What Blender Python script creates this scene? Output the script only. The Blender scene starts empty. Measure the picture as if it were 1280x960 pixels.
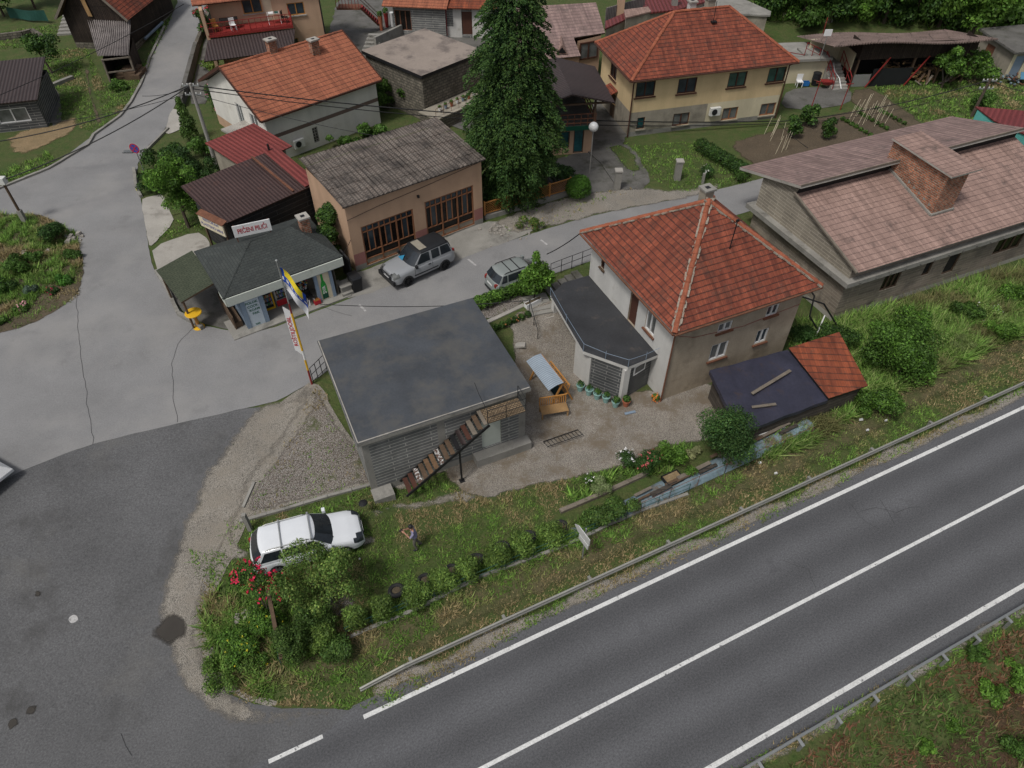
import bpy, bmesh, math, random
import numpy as np
from mathutils import Vector, Matrix, noise as mnoise
from mathutils.geometry import delaunay_2d_cdt
R = math.radians
random.seed(7); RNG = np.random.default_rng(7)
sc = bpy.context.scene
C = sc.collection
# ------------------------------------------------------------------ camera, sky, sun, exposure
FPX, PITCH, CAMH = 887.0, R(45.6), 27.0
cd = bpy.data.cameras.new('camera'); cam = bpy.data.objects.new('camera', cd); C.objects.link(cam)
cam.location = (0, 0, CAMH); cam.rotation_euler = (R(90) - PITCH, 0, 0)
cd.sensor_width = 36; cd.lens = FPX / 1280 * 36; cd.clip_start = .5; cd.clip_end = 2000
sc.camera = cam
SUN_EL, SUN_AZ = R(60), R(222)          # azimuth the light comes from, clockwise from +Y
w = bpy.data.worlds.new('World'); sc.world = w; w.use_nodes = True
nt = w.node_tree; nt.nodes.clear()
sky = nt.nodes.new('ShaderNodeTexSky'); sky.sky_type = 'NISHITA'; sky.sun_disc = False
sky.sun_elevation = SUN_EL; sky.sun_rotation = SUN_AZ; sky.dust_density = 4.0; sky.air_density = 1.0
hs = nt.nodes.new('ShaderNodeHueSaturation'); hs.inputs['Saturation'].default_value = .48
bg = nt.nodes.new('ShaderNodeBackground'); bg.inputs['Strength'].default_value = .075
wo = nt.nodes.new('ShaderNodeOutputWorld')
nt.links.new(sky.outputs[0], hs.inputs['Color']); nt.links.new(hs.outputs[0], bg.inputs[0]); nt.links.new(bg.outputs[0], wo.inputs[0])
sd = bpy.data.lights.new('sun', 'SUN'); sd.energy = 1.5; sd.angle = R(10); sd.color = (1, .975, .94)
sun = bpy.data.objects.new('sun', sd); C.objects.link(sun); sun.location = (0, 0, 60)
sun.rotation_euler = (math.pi/2 - SUN_EL, 0, math.pi - SUN_AZ)
sc.view_settings.view_transform = 'Standard'; sc.view_settings.look = 'None'
sc.view_settings.gamma = 1; sc.view_settings.exposure = 0.36
sc.render.engine = 'CYCLES'
sc.cycles.max_bounces = 5; sc.cycles.diffuse_bounces = 3; sc.cycles.glossy_bounces = 2
sc.cycles.transparent_max_bounces = 6; sc.cycles.use_denoising = True
sc.cycles.caustics_reflective = False; sc.cycles.caustics_refractive = False

# ------------------------------------------------------------------ terrain height and picking points on it
NU, NV = (.901, .434), (-.434, .901)         # along / across the main road
STREET = 1.5
def sst(t):
    t = np.clip(t, 0, 1); return t*t*(3-2*t)
def h(x, y):
    x = np.asarray(x, float); y = np.asarray(y, float)
    u = NU[0]*x + NU[1]*y; v = NV[0]*x + NV[1]*y
    k = sst((u - 1) / 5)
    a = 15 + 8.5*k
    z = STREET * sst((v - a) / (27.5 - a))
    z = z + .42*np.clip(y - 73, 0, 60) * sst((x - 16) / 14)
    z = z + .06*np.clip(y - 62, 0, 60) * sst((-x - 20) / 14)
    z = z - .28*np.clip(2.2 - v, 0, 40)
    return z
def hz(x, y): return float(h(x, y))
def ray(px, py):
    a = (px - 640)/FPX; b = (480 - py)/FPX
    return Vector((a, math.cos(PITCH) + b*math.sin(PITCH), -math.sin(PITCH) + b*math.cos(PITCH)))
def P(px, py, z):
    d = ray(px, py); return d*((z - CAMH)/d.z) + Vector((0, 0, CAMH))
def G(px, py, dz=0.0):
    z = 1.0
    for _ in range(25):
        p = P(px, py, z); z += .6*(hz(p.x, p.y) + dz - z)
    return P(px, py, z)
def uvr(u, v): return Vector((NU[0]*u + NV[0]*v, NU[1]*u + NV[1]*v, 0)) / (NU[0]**2 + NU[1]**2)

# ------------------------------------------------------------------ materials
class NT:
    def __init__(s, name):
        s.m = bpy.data.materials.new(name); s.m.use_nodes = True; s.t = s.m.node_tree; s.t.nodes.clear()
        s.out = s.t.nodes.new('ShaderNodeOutputMaterial'); s.b = s.n('BsdfPrincipled'); s.l(s.b.outputs[0], s.out.inputs[0])
        s.tc = s.n('TexCoord')
    def n(s, typ, props=None, **inp):
        nd = s.t.nodes.new('ShaderNode' + typ)
        for k, v in (props or {}).items(): setattr(nd, k, v)
        for k, v in inp.items(): s.set(nd, k, v)
        return nd
    def set(s, nd, k, v):
        k = k.replace('_', ' ') if isinstance(k, str) else k
        i = nd.inputs[k]
        if isinstance(v, bpy.types.NodeSocket): s.l(v, i)
        elif isinstance(v, (tuple, list)) and len(v) == 3 and i.type == 'RGBA': i.default_value = (*v, 1)
        else: i.default_value = v
    def l(s, a, b): s.t.links.new(a, b)
    def noise(s, scale, detail=4, vec=None, rough=.6, dist=0.0):
        return s.n('TexNoise', Vector=vec or s.tc.outputs['Object'], Scale=scale, Detail=detail, Roughness=rough, Distortion=dist).outputs[0]
    def ramp(s, f, lo, hi, a=0.0, b=1.0):
        nd = s.n('MapRange', Value=f)
        for i, v in zip((1, 2, 3, 4), (lo, hi, a, b)): nd.inputs[i].default_value = v
        return nd.outputs[0]
    def mix(s, f, a, b, mode='MIX'):
        nd = s.n('Mix', {'data_type': 'RGBA', 'blend_type': mode})
        for k, v in ((0, f), (6, a), (7, b)):
            i = nd.inputs[k]
            if isinstance(v, bpy.types.NodeSocket): s.l(v, i)
            elif isinstance(v, (tuple, list)): i.default_value = (*v[:3], 1)
            else: i.default_value = v
        return nd.outputs[2]
    def math(s, op, a, b=0.0):
        nd = s.n('Math', {'operation': op})
        for k, v in ((0, a), (1, b)):
            if isinstance(v, bpy.types.NodeSocket): s.l(v, nd.inputs[k])
            else: nd.inputs[k].default_value = v
        return nd.outputs[0]
    def vary(s, col, amp, scale, detail=4, vec=None):
        f = s.ramp(s.noise(scale, detail, vec), .25, .75, 1-amp, 1+amp)
        return s.mix(1.0, col, s.n('CombineColor', Red=f, Green=f, Blue=f).outputs[0], 'MULTIPLY')
    def bump(s, hgt, strength=.4, dist=.02):
        s.set(s.b, 'Normal', s.n('Bump', Height=hgt, Strength=strength, Distance=dist).outputs[0])
    def fin(s, col, rough=.85, metal=0.0, spec=.3):
        s.set(s.b, 'Base Color', col); s.set(s.b, 'Roughness', rough); s.set(s.b, 'Metallic', metal)
        s.set(s.b, 'Specular IOR Level', spec); return s.m

def m_plain(name, col, rough=.8, var=.15, vs=1.5, fine=.1, fs=25, metal=0, spec=.3, bump=0, stain=None):
    t = NT(name); c = t.vary(col, var, vs) if var else col
    if 'render' in name or 'whitewash' in name:               # rain streaks running down the wall, splash dirt in patches
        mp = t.n('Mapping', Vector=t.tc.outputs['Object']); mp.inputs['Scale'].default_value = (1.1, 1.1, .2)
        s_ = t.ramp(t.noise(1.0, 7, mp.outputs[0], .6), .30, .62, .87, 1.03); c = t.mix(1.0, c, t.n('CombineColor', Red=s_, Green=s_, Blue=s_).outputs[0], 'MULTIPLY')
    if fine: c = t.vary(c, fine, fs)
    if stain:
        sc_, s_scale, lo, hi = stain
        c = t.mix(t.ramp(t.noise(s_scale, 6, rough=.7), lo, hi), c, sc_)
    if bump: t.bump(t.noise(fs, 5), bump)
    return t.fin(c, rough, metal, spec)
def m_brick(name, c1, c2, mortar, bw, bh, ms=.012, off=.5, bump=.5, var=.2, vs=.8, stain=None, rough=.88, bias=0, smooth=.3):
    t = NT(name)
    b = t.n('TexBrick', {'offset': off, 'offset_frequency': 2}, Vector=t.tc.outputs['UV'], Color1=c1, Color2=c2, Mortar=mortar,
            Scale=1.0, Mortar_Size=ms, Mortar_Smooth=smooth, Bias=bias, Brick_Width=bw, Row_Height=bh)
    c = t.vary(b.outputs[0], var, vs); c = t.vary(c, .12, 9)
    if stain:
        sc_, s_scale, lo, hi = stain
        c = t.mix(t.ramp(t.noise(s_scale, 6, rough=.7), lo, hi), c, sc_)
    t.bump(t.math('SUBTRACT', 1.0, b.outputs[1]), bump, .03)
    return t.fin(c, rough)
def m_tiles(name, c1, c2, dark, bw=.22, bh=.33, line=.05, var=.22, stain=None, vert=.5, ridge=None):
    """interlocking roof tiles: dark line under every course, soft roll across every tile, tone changing from tile to tile"""
    t = NT(name); uv = t.tc.outputs['UV']
    sep = t.n('SeparateXYZ', Vector=uv)
    v = t.math('DIVIDE', sep.outputs[1], bh); u = t.math('DIVIDE', sep.outputs[0], bw)
    fv = t.math('FRACT', v); fu = t.math('FRACT', u)
    cell = t.n('CombineXYZ', X=t.math('FLOOR', u), Y=t.math('FLOOR', v))
    wn = t.n('TexWhiteNoise', Vector=cell.outputs[0])
    c = t.mix(t.ramp(wn.outputs[0], .1, 1.0), c1, c2)
    c = t.vary(c, var, .7, 6); c = t.vary(c, .10, 12)
    if stain:
        sc_, s_scale, lo, hi = stain
        c = t.mix(t.ramp(t.noise(s_scale, 6, rough=.72), lo, hi), c, sc_)
    mp = t.n('Mapping', Vector=uv); mp.inputs['Scale'].default_value = (3.2, .22, 1)
    st = t.ramp(t.noise(1.0, 5, mp.outputs[0], .65), .34, .68, .62, 1.12)
    c = t.mix(1.0, c, t.n('CombineColor', Red=st, Green=st, Blue=st).outputs[0], 'MULTIPLY')
    c = t.mix(t.math('MULTIPLY', t.ramp(t.noise(9, 3), .66, .72), .5), c, (.20, .17, .12))
    jit = t.ramp(t.noise(3.1, 3), .3, .7, .6, 1.35)
    ln = t.math('LESS_THAN', fv, t.math('MULTIPLY', jit, line/bh))
    ln = t.math('MULTIPLY', ln, .8)
    vl = t.math('LESS_THAN', fu, .16)
    c = t.mix(t.math('MULTIPLY', vl, vert*.55), c, dark)
    c = t.mix(ln, c, dark)
    hh = t.math('ADD', t.math('SUBTRACT', 1.0, fv), t.math('MULTIPLY', t.math('SINE', t.math('MULTIPLY', fu, 6.283)), .35))
    t.bump(hh, .6, .03)
    return t.fin(c, .85)
def m_corr(name, col, period=.18, amp=.25, var=.25, vs=.8, stain=None, rough=.8, axis='X', rows=0, metal=0, col2=None):
    t = NT(name)
    wv = t.n('TexWave', {'wave_type': 'BANDS', 'bands_direction': axis}, Vector=t.tc.outputs['UV'], Scale=.3142/period, Distortion=0.0)
    c = t.vary(col, var, vs, 6)
    if col2: c = t.mix(t.ramp(t.noise(1.7, 6, rough=.75), .42, .62), c, col2)
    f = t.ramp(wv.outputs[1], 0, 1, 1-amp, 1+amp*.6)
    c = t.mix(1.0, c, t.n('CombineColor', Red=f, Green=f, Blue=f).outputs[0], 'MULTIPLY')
    if rows:
        sep = t.n('SeparateXYZ', Vector=t.tc.outputs['UV'])
        ln = t.math('LESS_THAN', t.math('FRACT', t.math('DIVIDE', sep.outputs[1], rows)), .07)
        c = t.mix(t.math('MULTIPLY', ln, .55), c, (.02, .018, .016))
    if stain:
        sc_, s_scale, lo, hi = stain
        c = t.mix(t.ramp(t.noise(s_scale, 6, rough=.7), lo, hi), c, sc_)
    t.bump(wv.outputs[1], .5, period*.3)
    return t.fin(c, rough, metal)
def m_asphalt(name, col, fine=.25, patch=.12, bands=None, stain=None, vs=.35):
    t = NT(name); c = t.vary(col, patch, vs, 6); c = t.vary(c, fine, 14, 3); c = t.vary(c, fine*.8, 45, 2)
    if bands:
        sep = t.n('SeparateXYZ', Vector=t.tc.outputs['Object'])
        wob = t.ramp(t.noise(.15, 3), 0, 1, -.35, .35)
        y = t.math('ADD', sep.outputs[1], wob)
        s = t.math('SINE', t.math('ADD', t.math('MULTIPLY', y, 6.283/bands[0]), bands[1]))
        f = t.ramp(s, -1, 1, 1-bands[2], 1+bands[2])
        c = t.mix(1.0, c, t.n('CombineColor', Red=f, Green=f, Blue=f).outputs[0], 'MULTIPLY')
    if stain:
        for (sc_, s_scale, lo, hi, k) in stain:
            c = t.mix(t.math('MULTIPLY', t.ramp(t.noise(s_scale, 6, rough=.65), lo, hi), k), c, sc_)
    sp = t.ramp(t.noise(60, 1), .66, .74)
    c = t.mix(t.math('MULTIPLY', sp, .35), c, (.42, .41, .39))
    t.bump(t.noise(60, 3), .25, .01)
    return t.fin(c, .9, 0, .25)
def m_gravel(name, c1, c2, c3, scale=9, patch=None):
    t = NT(name)
    vo = t.n('TexVoronoi', {'feature': 'F1'}, Vector=t.tc.outputs['Object'], Scale=scale, Randomness=1.0)
    sepc = t.n('SeparateColor', Color=vo.outputs[1])
    c = t.mix(sepc.outputs[0], c1, c2); c = t.mix(t.ramp(sepc.outputs[1], .6, .9), c, c3)
    c = t.mix(t.ramp(vo.outputs[0], .35, .75), c, tuple(k*.35 for k in c1))
    c = t.vary(c, .2, .6, 6)
    if patch:
        pc, ps, lo, hi = patch
        c = t.mix(t.ramp(t.noise(ps, 7, rough=.75), lo, hi), c, pc)
    t.bump(t.math('SUBTRACT', 1.0, vo.outputs[0]), .8, .03)
    return t.fin(c, .95)
def m_mix(name, cols, scale=1.0, rough=.95, bump=.6, fine=.35):
    """soil and turf: three tones in uneven patches"""
    t = NT(name)
    c = t.mix(t.ramp(t.noise(scale, 8, rough=.72, dist=.6), .38, .62), cols[0], cols[1])
    c = t.mix(t.ramp(t.noise(scale*2.7, 8, rough=.75), .56, .68), c, cols[2])
    c = t.vary(c, fine, 12, 5); c = t.vary(c, fine, 40, 3)
    t.bump(t.noise(18, 6), bump, .05)
    return t.fin(c, rough)
def m_leaf(name, trans=.25, rough=.6):
    t = NT(name)
    a = t.n('Attribute', {'attribute_name': 'Col'})
    t.set(t.b, 'Base Color', a.outputs[0]); t.set(t.b, 'Roughness', rough); t.set(t.b, 'Specular IOR Level', .25)
    tr = t.n('BsdfTranslucent', Color=a.outputs[0]); mx = t.n('MixShader'); mx.inputs[0].default_value = trans
    t.l(t.b.outputs[0], mx.inputs[1]); t.l(tr.outputs[0], mx.inputs[2]); t.l(mx.outputs[0], t.out.inputs[0])
    return t.m
def m_glass(name, col=(.012, .016, .02), rough=.06, spec=.5):
    t = NT(name); return t.fin(t.vary(col, .5, 1.3), rough, 0, spec)
def m_paint(name, col, rough=.28, coat=.6):
    t = NT(name); t.set(t.b, 'Coat Weight', coat); t.set(t.b, 'Coat Roughness', .06)
    return t.fin(t.vary(t.vary(col, .04, 1.2), .03, 30), rough, 0, .5)

# ------------------------------------------------------------------ mesh helpers
class MB:
    def __init__(s): s.v = []; s.f = []; s.m = []
    def poly(s, pts, m=0):
        k = len(s.v); s.v += [tuple(p) for p in pts]; s.f.append(tuple(range(k, k+len(pts)))); s.m.append(m)
    def box(s, x0, x1, y0, y1, z0, z1, m=0): s.hexa([(x0,y0,z0),(x1,y0,z0),(x1,y1,z0),(x0,y1,z0),(x0,y0,z1),(x1,y0,z1),(x1,y1,z1),(x0,y1,z1)], m)
    def hexa(s, p, m=0):
        k = len(s.v); s.v += [tuple(q) for q in p]
        for q in ((0,3,2,1),(4,5,6,7),(0,1,5,4),(1,2,6,5),(2,3,7,6),(3,0,4,7)):
            s.f.append(tuple(k+i for i in q)); s.m.append(m)
    def bar(s, a, b, w, t=None, m=0, up=(0,0,1)):
        a, b = Vector(a), Vector(b); t = t or w; d = (b-a).normalized(); up = Vector(up)
        if abs(d.dot(up)) > .98: up = Vector((0,1,0)) if abs(d.y) < .9 else Vector((1,0,0))
        x = d.cross(up).normalized()*w/2; y = x.cross(d).normalized()*t/2
        s.hexa([a-x-y, a+x-y, a+x+y, a-x+y, b-x-y, b+x-y, b+x+y, b-x+y], m)
    def tube(s, path, r, n=6, m=0, cap=True):
        path = [Vector(p) for p in path]; rs = r if isinstance(r, (list, tuple)) else [r]*len(path)
        k = len(s.v); prev = None
        for i, p in enumerate(path):
            d = (path[min(i+1, len(path)-1)] - path[max(i-1, 0)]).normalized()
            ref = prev if prev is not None else (Vector((0,0,1)) if abs(d.z) < .9 else Vector((1,0,0)))
            x = (ref - d*ref.dot(d)); x = x.normalized() if x.length > 1e-6 else d.orthogonal().normalized(); prev = x
            y = d.cross(x)
            for j in range(n):
                a = 2*math.pi*j/n; s.v.append(tuple(p + (x*math.cos(a) + y*math.sin(a))*rs[i]))
        for i in range(len(path)-1):
            for j in range(n):
                a = k+i*n+j; b = k+i*n+(j+1) % n; s.f.append((a, b, b+n, a+n)); s.m.append(m)
        if cap:
            s.f.append(tuple(k+j for j in reversed(range(n)))); s.m.append(m)
            s.f.append(tuple(k+(len(path)-1)*n+j for j in range(n))); s.m.append(m)
    def lathe(s, prof, n=16, m=0, c=(0,0,0)):
        k = len(s.v); c = Vector(c)
        for r, z in prof:
            for j in range(n):
                a = 2*math.pi*j/n; s.v.append((c.x+r*math.cos(a), c.y+r*math.sin(a), c.z+z))
        for i in range(len(prof)-1):
            for j in range(n):
                a = k+i*n+j; b = k+i*n+(j+1) % n; s.f.append((a, b, b+n, a+n)); s.m.append(m)
        s.f.append(tuple(k+j for j in reversed(range(n)))); s.m.append(m)
        s.f.append(tuple(k+(len(prof)-1)*n+j for j in range(n))); s.m.append(m)
    def slab(s, pts, t, m=0, ms=None):
        pts = [Vector(p) for p in pts]
        nn = Vector((0,0,0))
        for i in range(len(pts)):
            a, b = pts[i], pts[(i+1) % len(pts)]; nn += Vector(((a.y-b.y)*(a.z+b.z), (a.z-b.z)*(a.x+b.x), (a.x-b.x)*(a.y+b.y)))
        nn.normalize()
        if nn.z < 0: pts.reverse(); nn = -nn
        lo = [p - nn*t for p in pts]; ms = m if ms is None else ms
        s.poly(pts, m); s.poly(list(reversed(lo)), ms)
        for i in range(len(pts)):
            j = (i+1) % len(pts); s.poly([lo[i], lo[j], pts[j], pts[i]], ms)
    def prism(s, poly, z0, z1, m=0, mt=None):
        n = len(poly); mt = m if mt is None else mt
        s.poly([(x, y, z1) for x, y in poly], mt); s.poly([(x, y, z0) for x, y in reversed(poly)], m)
        for i in range(n):
            a, b = poly[i], poly[(i+1) % n]; s.poly([(a[0],a[1],z0),(b[0],b[1],z0),(b[0],b[1],z1),(a[0],a[1],z1)], m)
    def build(s, name, mats, parent=None, loc=(0,0,0), rot=0.0, smooth=False, merge=False):
        me = bpy.data.meshes.new(name); me.from_pydata(s.v, [], s.f)
        mats = mats if isinstance(mats, (list, tuple)) else [mats]
        for mm in mats: me.materials.append(mm)
        me.polygons.foreach_set('material_index', s.m)
        if smooth: me.polygons.foreach_set('use_smooth', [True]*len(s.f))
        me.update()
        if merge:
            bm = bmesh.new(); bm.from_mesh(me); bmesh.ops.remove_doubles(bm, verts=bm.verts, dist=1e-4)
            bmesh.ops.recalc_face_normals(bm, faces=bm.faces); bm.to_mesh(me); bm.free()
            if smooth: me.set_sharp_from_angle(angle=R(38))
        uv = me.uv_layers.new(name='UVMap'); co = me.vertices
        dat = np.zeros(len(me.loops)*2, dtype=np.float32)
        for p in me.polygons:
            nn = p.normal
            if abs(nn.z) > .985: ax, ay = Vector((1,0,0)), Vector((0,1,0))
            else:
                ax = Vector((-nn.y, nn.x, 0)).normalized(); ay = nn.cross(ax)
                if ay.z < 0: ay = -ay
            for li in p.loop_indices:
                q = co[me.loops[li].vertex_index].co; dat[2*li] = q.dot(ax); dat[2*li+1] = q.dot(ay)
        uv.data.foreach_set('uv', dat)
        o = bpy.data.objects.new(name, me); C.objects.link(o); o.location = loc; o.rotation_euler = (0, 0, rot)
        if parent: o.parent = parent
        return o
def tag(o, label=None, cat=None, group=None, kind=None):
    for k, v in (('label', label), ('category', cat), ('group', group), ('kind', kind)):
        if v: o[k] = v
    return o
def thing(name, label, cat, loc=(0,0,0), rot=0.0, group=None):
    o = bpy.data.objects.new(name, None); C.objects.link(o); o.empty_display_size = .3
    o.location = loc; o.rotation_euler = (0, 0, rot); return tag(o, label, cat, group)
def children(o): return [c for c in bpy.data.objects if c.parent == o]
def dup(o, loc=None, rot=None, label=None, parent=None, scale=None):
    c = o.copy(); C.objects.link(c)
    if parent: c.parent = parent
    if loc is not None: c.location = loc
    if rot is not None: c.rotation_euler = (0, 0, rot)
    if scale is not None: c.scale = (scale,)*3
    if label: c['label'] = label
    for ch in children(o): dup(ch, parent=c)
    return c
class Fr:
    """a building's own frame: origin at its front left base corner, x along the front, y into the depth"""
    def __init__(s, o, ang): s.o = Vector(o); s.a = ang; s.c = math.cos(ang); s.s = math.sin(ang)
    def L(s, p):
        d = Vector(p) - s.o; return Vector((d.x*s.c + d.y*s.s, -d.x*s.s + d.y*s.c, d.z))
    def W(s, p): return s.o + Vector((p[0]*s.c - p[1]*s.s, p[0]*s.s + p[1]*s.c, p[2]))
    def y(s, px, py, y0=0.0):
        d = ray(px, py); dl = Vector((d.x*s.c + d.y*s.s, -d.x*s.s + d.y*s.c, d.z)); o = s.L((0, 0, CAMH))
        return o + dl*((y0 - o.y)/dl.y)
    def x(s, px, py, x0=0.0):
        d = ray(px, py); dl = Vector((d.x*s.c + d.y*s.s, -d.x*s.s + d.y*s.c, d.z)); o = s.L((0, 0, CAMH))
        return o + dl*((x0 - o.x)/dl.x)
    def z(s, px, py, zw): return s.L(P(px, py, zw))
def rect(A, B, Cc, z0):
    """front edge A-B and back corner C as (px, py, height): frame, width, depth"""
    a, b, c = P(*A), P(*B), P(*Cc); d = b - a; ang = math.atan2(d.y, d.x)
    f = Fr((a.x, a.y, z0), ang); return f, math.hypot(d.x, d.y), f.L(c).y
def smap(side, s, d, z, W, D):
    return {'f': (s, d, z), 'b': (s, D-d, z), 'l': (d, s, z), 'r': (W-d, s, z)}[side]
def walls(mb, W, D, z0, z1, op={}, bands={}, base=0, rev=.14, sides='flbr'):
    for sd_ in sides:
        Ln = W if sd_ in 'fb' else D
        ops = op.get(sd_, []); bs = bands.get(sd_, [])
        xs = sorted({0.0, Ln, *[q for o in ops + bs for q in o[:2] if 0 < q < Ln]}); zs = sorted({z0, z1, *[q for o in ops + bs for q in o[2:4] if z0 < q < z1]})
        for i in range(len(xs)-1):
            for j in range(len(zs)-1):
                cx, cz = (xs[i]+xs[i+1])/2, (zs[j]+zs[j+1])/2
                if any(o[0] < cx < o[1] and o[2] < cz < o[3] for o in ops): continue
                m = base
                for b in bs:
                    if b[0] < cx < b[1] and b[2] < cz < b[3]: m = b[4]
                mb.poly([smap(sd_, a, 0, b_, W, D) for a, b_ in ((xs[i], zs[j]), (xs[i+1], zs[j]), (xs[i+1], zs[j+1]), (xs[i], zs[j+1]))], m)
        for o in ops:
            a0, a1, b0, b1 = o[:4]
            for (p, q) in (((a0,b0),(a1,b0)), ((a1,b0),(a1,b1)), ((a1,b1),(a0,b1)), ((a0,b1),(a0,b0))):
                mb.poly([smap(sd_, p[0], 0, p[1], W, D), smap(sd_, q[0], 0, q[1], W, D), smap(sd_, q[0], rev, q[1], W, D), smap(sd_, p[0], rev, p[1], W, D)], base)
def window(parent, side, o, W, D, mf, mg, n=2, sill=None, name='window', label=None, split=None, msill=None, fw=.07, dep=.1):
    a0, a1, b0, b1 = o[:4]; mb = MB()
    def bx(mbx, s0, s1, z0, z1, d0, d1, m=0):
        p = smap(side, s0, d0, z0, W, D); q = smap(side, s1, d1, z1, W, D)
        mbx.box(min(p[0],q[0]), max(p[0],q[0]), min(p[1],q[1]), max(p[1],q[1]), z0, z1, m)
    d0, d1 = dep-.06, dep+.02
    bx(mb, a0, a1, b0, b0+fw, d0, d1); bx(mb, a0, a1, b1-fw, b1, d0, d1); bx(mb, a0, a0+fw, b0+fw, b1-fw, d0, d1); bx(mb, a1-fw, a1, b0+fw, b1-fw, d0, d1)
    for k in range(1, n):
        x = a0 + (a1-a0)*(k/n if split is None else split); bx(mb, x-fw*.6, x+fw*.6, b0+fw, b1-fw, d0, d1)
    wo_ = mb.build(name, mf, parent)
    g = MB(); bx(g, a0+.01, a1-.01, b0+.01, b1-.01, dep, dep+.015); g.build('pane', mg, wo_)
    if sill: 
        s_ = MB(); bx(s_, a0-.1, a1+.1, b0-.09, b0-.005, -.1, .1); s_.build('sill', msill or sill, wo_)
    if label: wo_['label'] = label
    return wo_
def caps(mb, a, b, r=.11, L=.42, m=0, jit=.01):
    a, b = Vector(a), Vector(b); n = max(1, int((b-a).length/L)); d = (b-a)/n
    x = d.normalized().cross(Vector((0,0,1))).normalized(); up = x.cross(d.normalized())
    for i in range(n):
        p = a + d*i; q = a + d*(i+1.06); o = up*random.uniform(-jit, jit) + x*random.uniform(-jit, jit)
        k = len(mb.v)
        for c_, rr in ((p, r*1.08), (q, r*.92)):
            for t in range(6):
                al = math.pi*t/5; mb.v.append(tuple(c_ + o + x*math.cos(al)*rr + up*(math.sin(al)*rr*.8 - .03)))
        for t in range(5): mb.f.append((k+t, k+t+1, k+7+t, k+6+t)); mb.m.append(m)
        mb.f.append(tuple(k+t for t in range(6))); mb.m.append(m)
def ptsmesh(name, co, faces_n, cols, mat, parent=None, loc=(0,0,0)):
    """co (N*k,3): N faces of k own corners; one colour for each face"""
    co = np.asarray(co, np.float32); k = faces_n; N = len(co)//k
    me = bpy.data.meshes.new(name); me.vertices.add(len(co)); me.vertices.foreach_set('co', co.ravel())
    me.loops.add(len(co)); me.loops.foreach_set('vertex_index', np.arange(len(co), dtype=np.int32))
    me.polygons.add(N); me.polygons.foreach_set('loop_start', np.arange(0, len(co), k, dtype=np.int32))
    me.update(calc_edges=True); me.materials.append(mat)
    at = me.attributes.new('Col', 'FLOAT_COLOR', 'POINT')
    cc = np.ones((len(co), 4), np.float32); cc[:, :3] = np.repeat(np.asarray(cols, np.float32), k, axis=0); at.data.foreach_set('color', cc.ravel())
    o = bpy.data.objects.new(name, me); C.objects.link(o); o.location = loc
    if parent: o.parent = parent
    return o
def rdir(n):
    a = RNG.normal(size=(n, 3)); return a/np.linalg.norm(a, axis=1)[:, None]
def leaves(pts, size, cols, nrm=None, flat=.5, asp=.6):
    n = len(pts); d = rdir(n)
    if nrm is not None: d = d*flat + nrm; d /= np.linalg.norm(d, axis=1)[:, None]
    r = rdir(n); x = np.cross(d, r); x /= np.linalg.norm(x, axis=1)[:, None]; y = np.cross(d, x)
    s = (size*RNG.uniform(.45, 1.6, n))[:, None]
    x = x*s*.5; y = y*s*asp*.5
    return np.stack([pts-x, pts-y*.9+x*.1, pts+x, pts+y*.9+x*.1], 1).reshape(-1, 3)
def blobs(n, bl, shell=.55, gap=.0):
    """points in a cloud of ellipsoids (x,y,z,rx,ry,rz); also outward normals and the index of the ellipsoid"""
    bl = np.asarray(bl, float); wgt = (bl[:, 3]*bl[:, 4] + bl[:, 4]*bl[:, 5]); i = RNG.choice(len(bl), n, p=wgt/wgt.sum())
    d = rdir(n); d[:, 2] = np.where(d[:, 2] < -.5, -d[:, 2], d[:, 2])
    r = RNG.uniform(shell**3, 1, n)**(1/3)*RNG.uniform(.9, 1.1, n)
    return bl[i, :3] + d*bl[i, 3:6]*r[:, None], d, i
def greens(n, base, i=None, amp=.45, clump=.32):
    base = np.asarray(base, float); c = base[RNG.integers(0, len(base), n)]
    f = RNG.uniform(1-amp, 1+amp, n)
    if i is not None: f = f*RNG.uniform(1-clump, 1+clump, i.max()+1)[i]
    return np.clip(c*f[:, None]*LEAFGAIN, 0, 1)
LEAFGAIN = 1.55
def inpoly(x, y, poly):
    inside = np.zeros(len(x), bool); n = len(poly)
    for i in range(n):
        x0, y0 = poly[i][:2]; x1, y1 = poly[(i+1) % n][:2]
        c = ((y0 > y) != (y1 > y)); 
        with np.errstate(divide='ignore', invalid='ignore'): inside ^= c & (x < (x1-x0)*(y-y0)/(y1-y0+1e-12) + x0)
    return inside
# ------------------------------------------------------------------ material library
M = {}
M['grass'] = m_mix('turf', [(.048, .080, .018), (.078, .086, .030), (.034, .062, .014)], 1.2)
M['dry'] = m_mix('dry_turf', [(.105, .088, .046), (.060, .072, .024), (.14, .108, .056)], .9)
M['soil'] = m_mix('soil', [(.11, .085, .055), (.075, .06, .038), (.05, .05, .02)], .9)
M['garden'] = m_mix('garden_soil', [(.10, .076, .050), (.078, .06, .04), (.12, .095, .065)], .5)
M['sand'] = m_mix('sand', [(.25, .18, .10), (.19, .14, .075), (.28, .22, .14)], 1.4, fine=.25)
M['road'] = m_asphalt('main_road_asphalt', (.091, .092, .096), .36, .12, bands=(1.82, .6, .15), stain=[((.05, .05, .052), .7, .6, .75, .5)])
M['street'] = m_asphalt('street_asphalt', (.208, .206, .204), .14, .14, stain=[((.27, .262, .25), .22, .48, .66, .6), ((.13, .128, .125), .5, .6, .74, .5)])
M['junction'] = m_asphalt('junction_asphalt', (.102, .102, .103), .36, .18, stain=[((.055, .054, .052), .45, .55, .72, .7), ((.14, .135, .125), .3, .56, .72, .5)])
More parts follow.
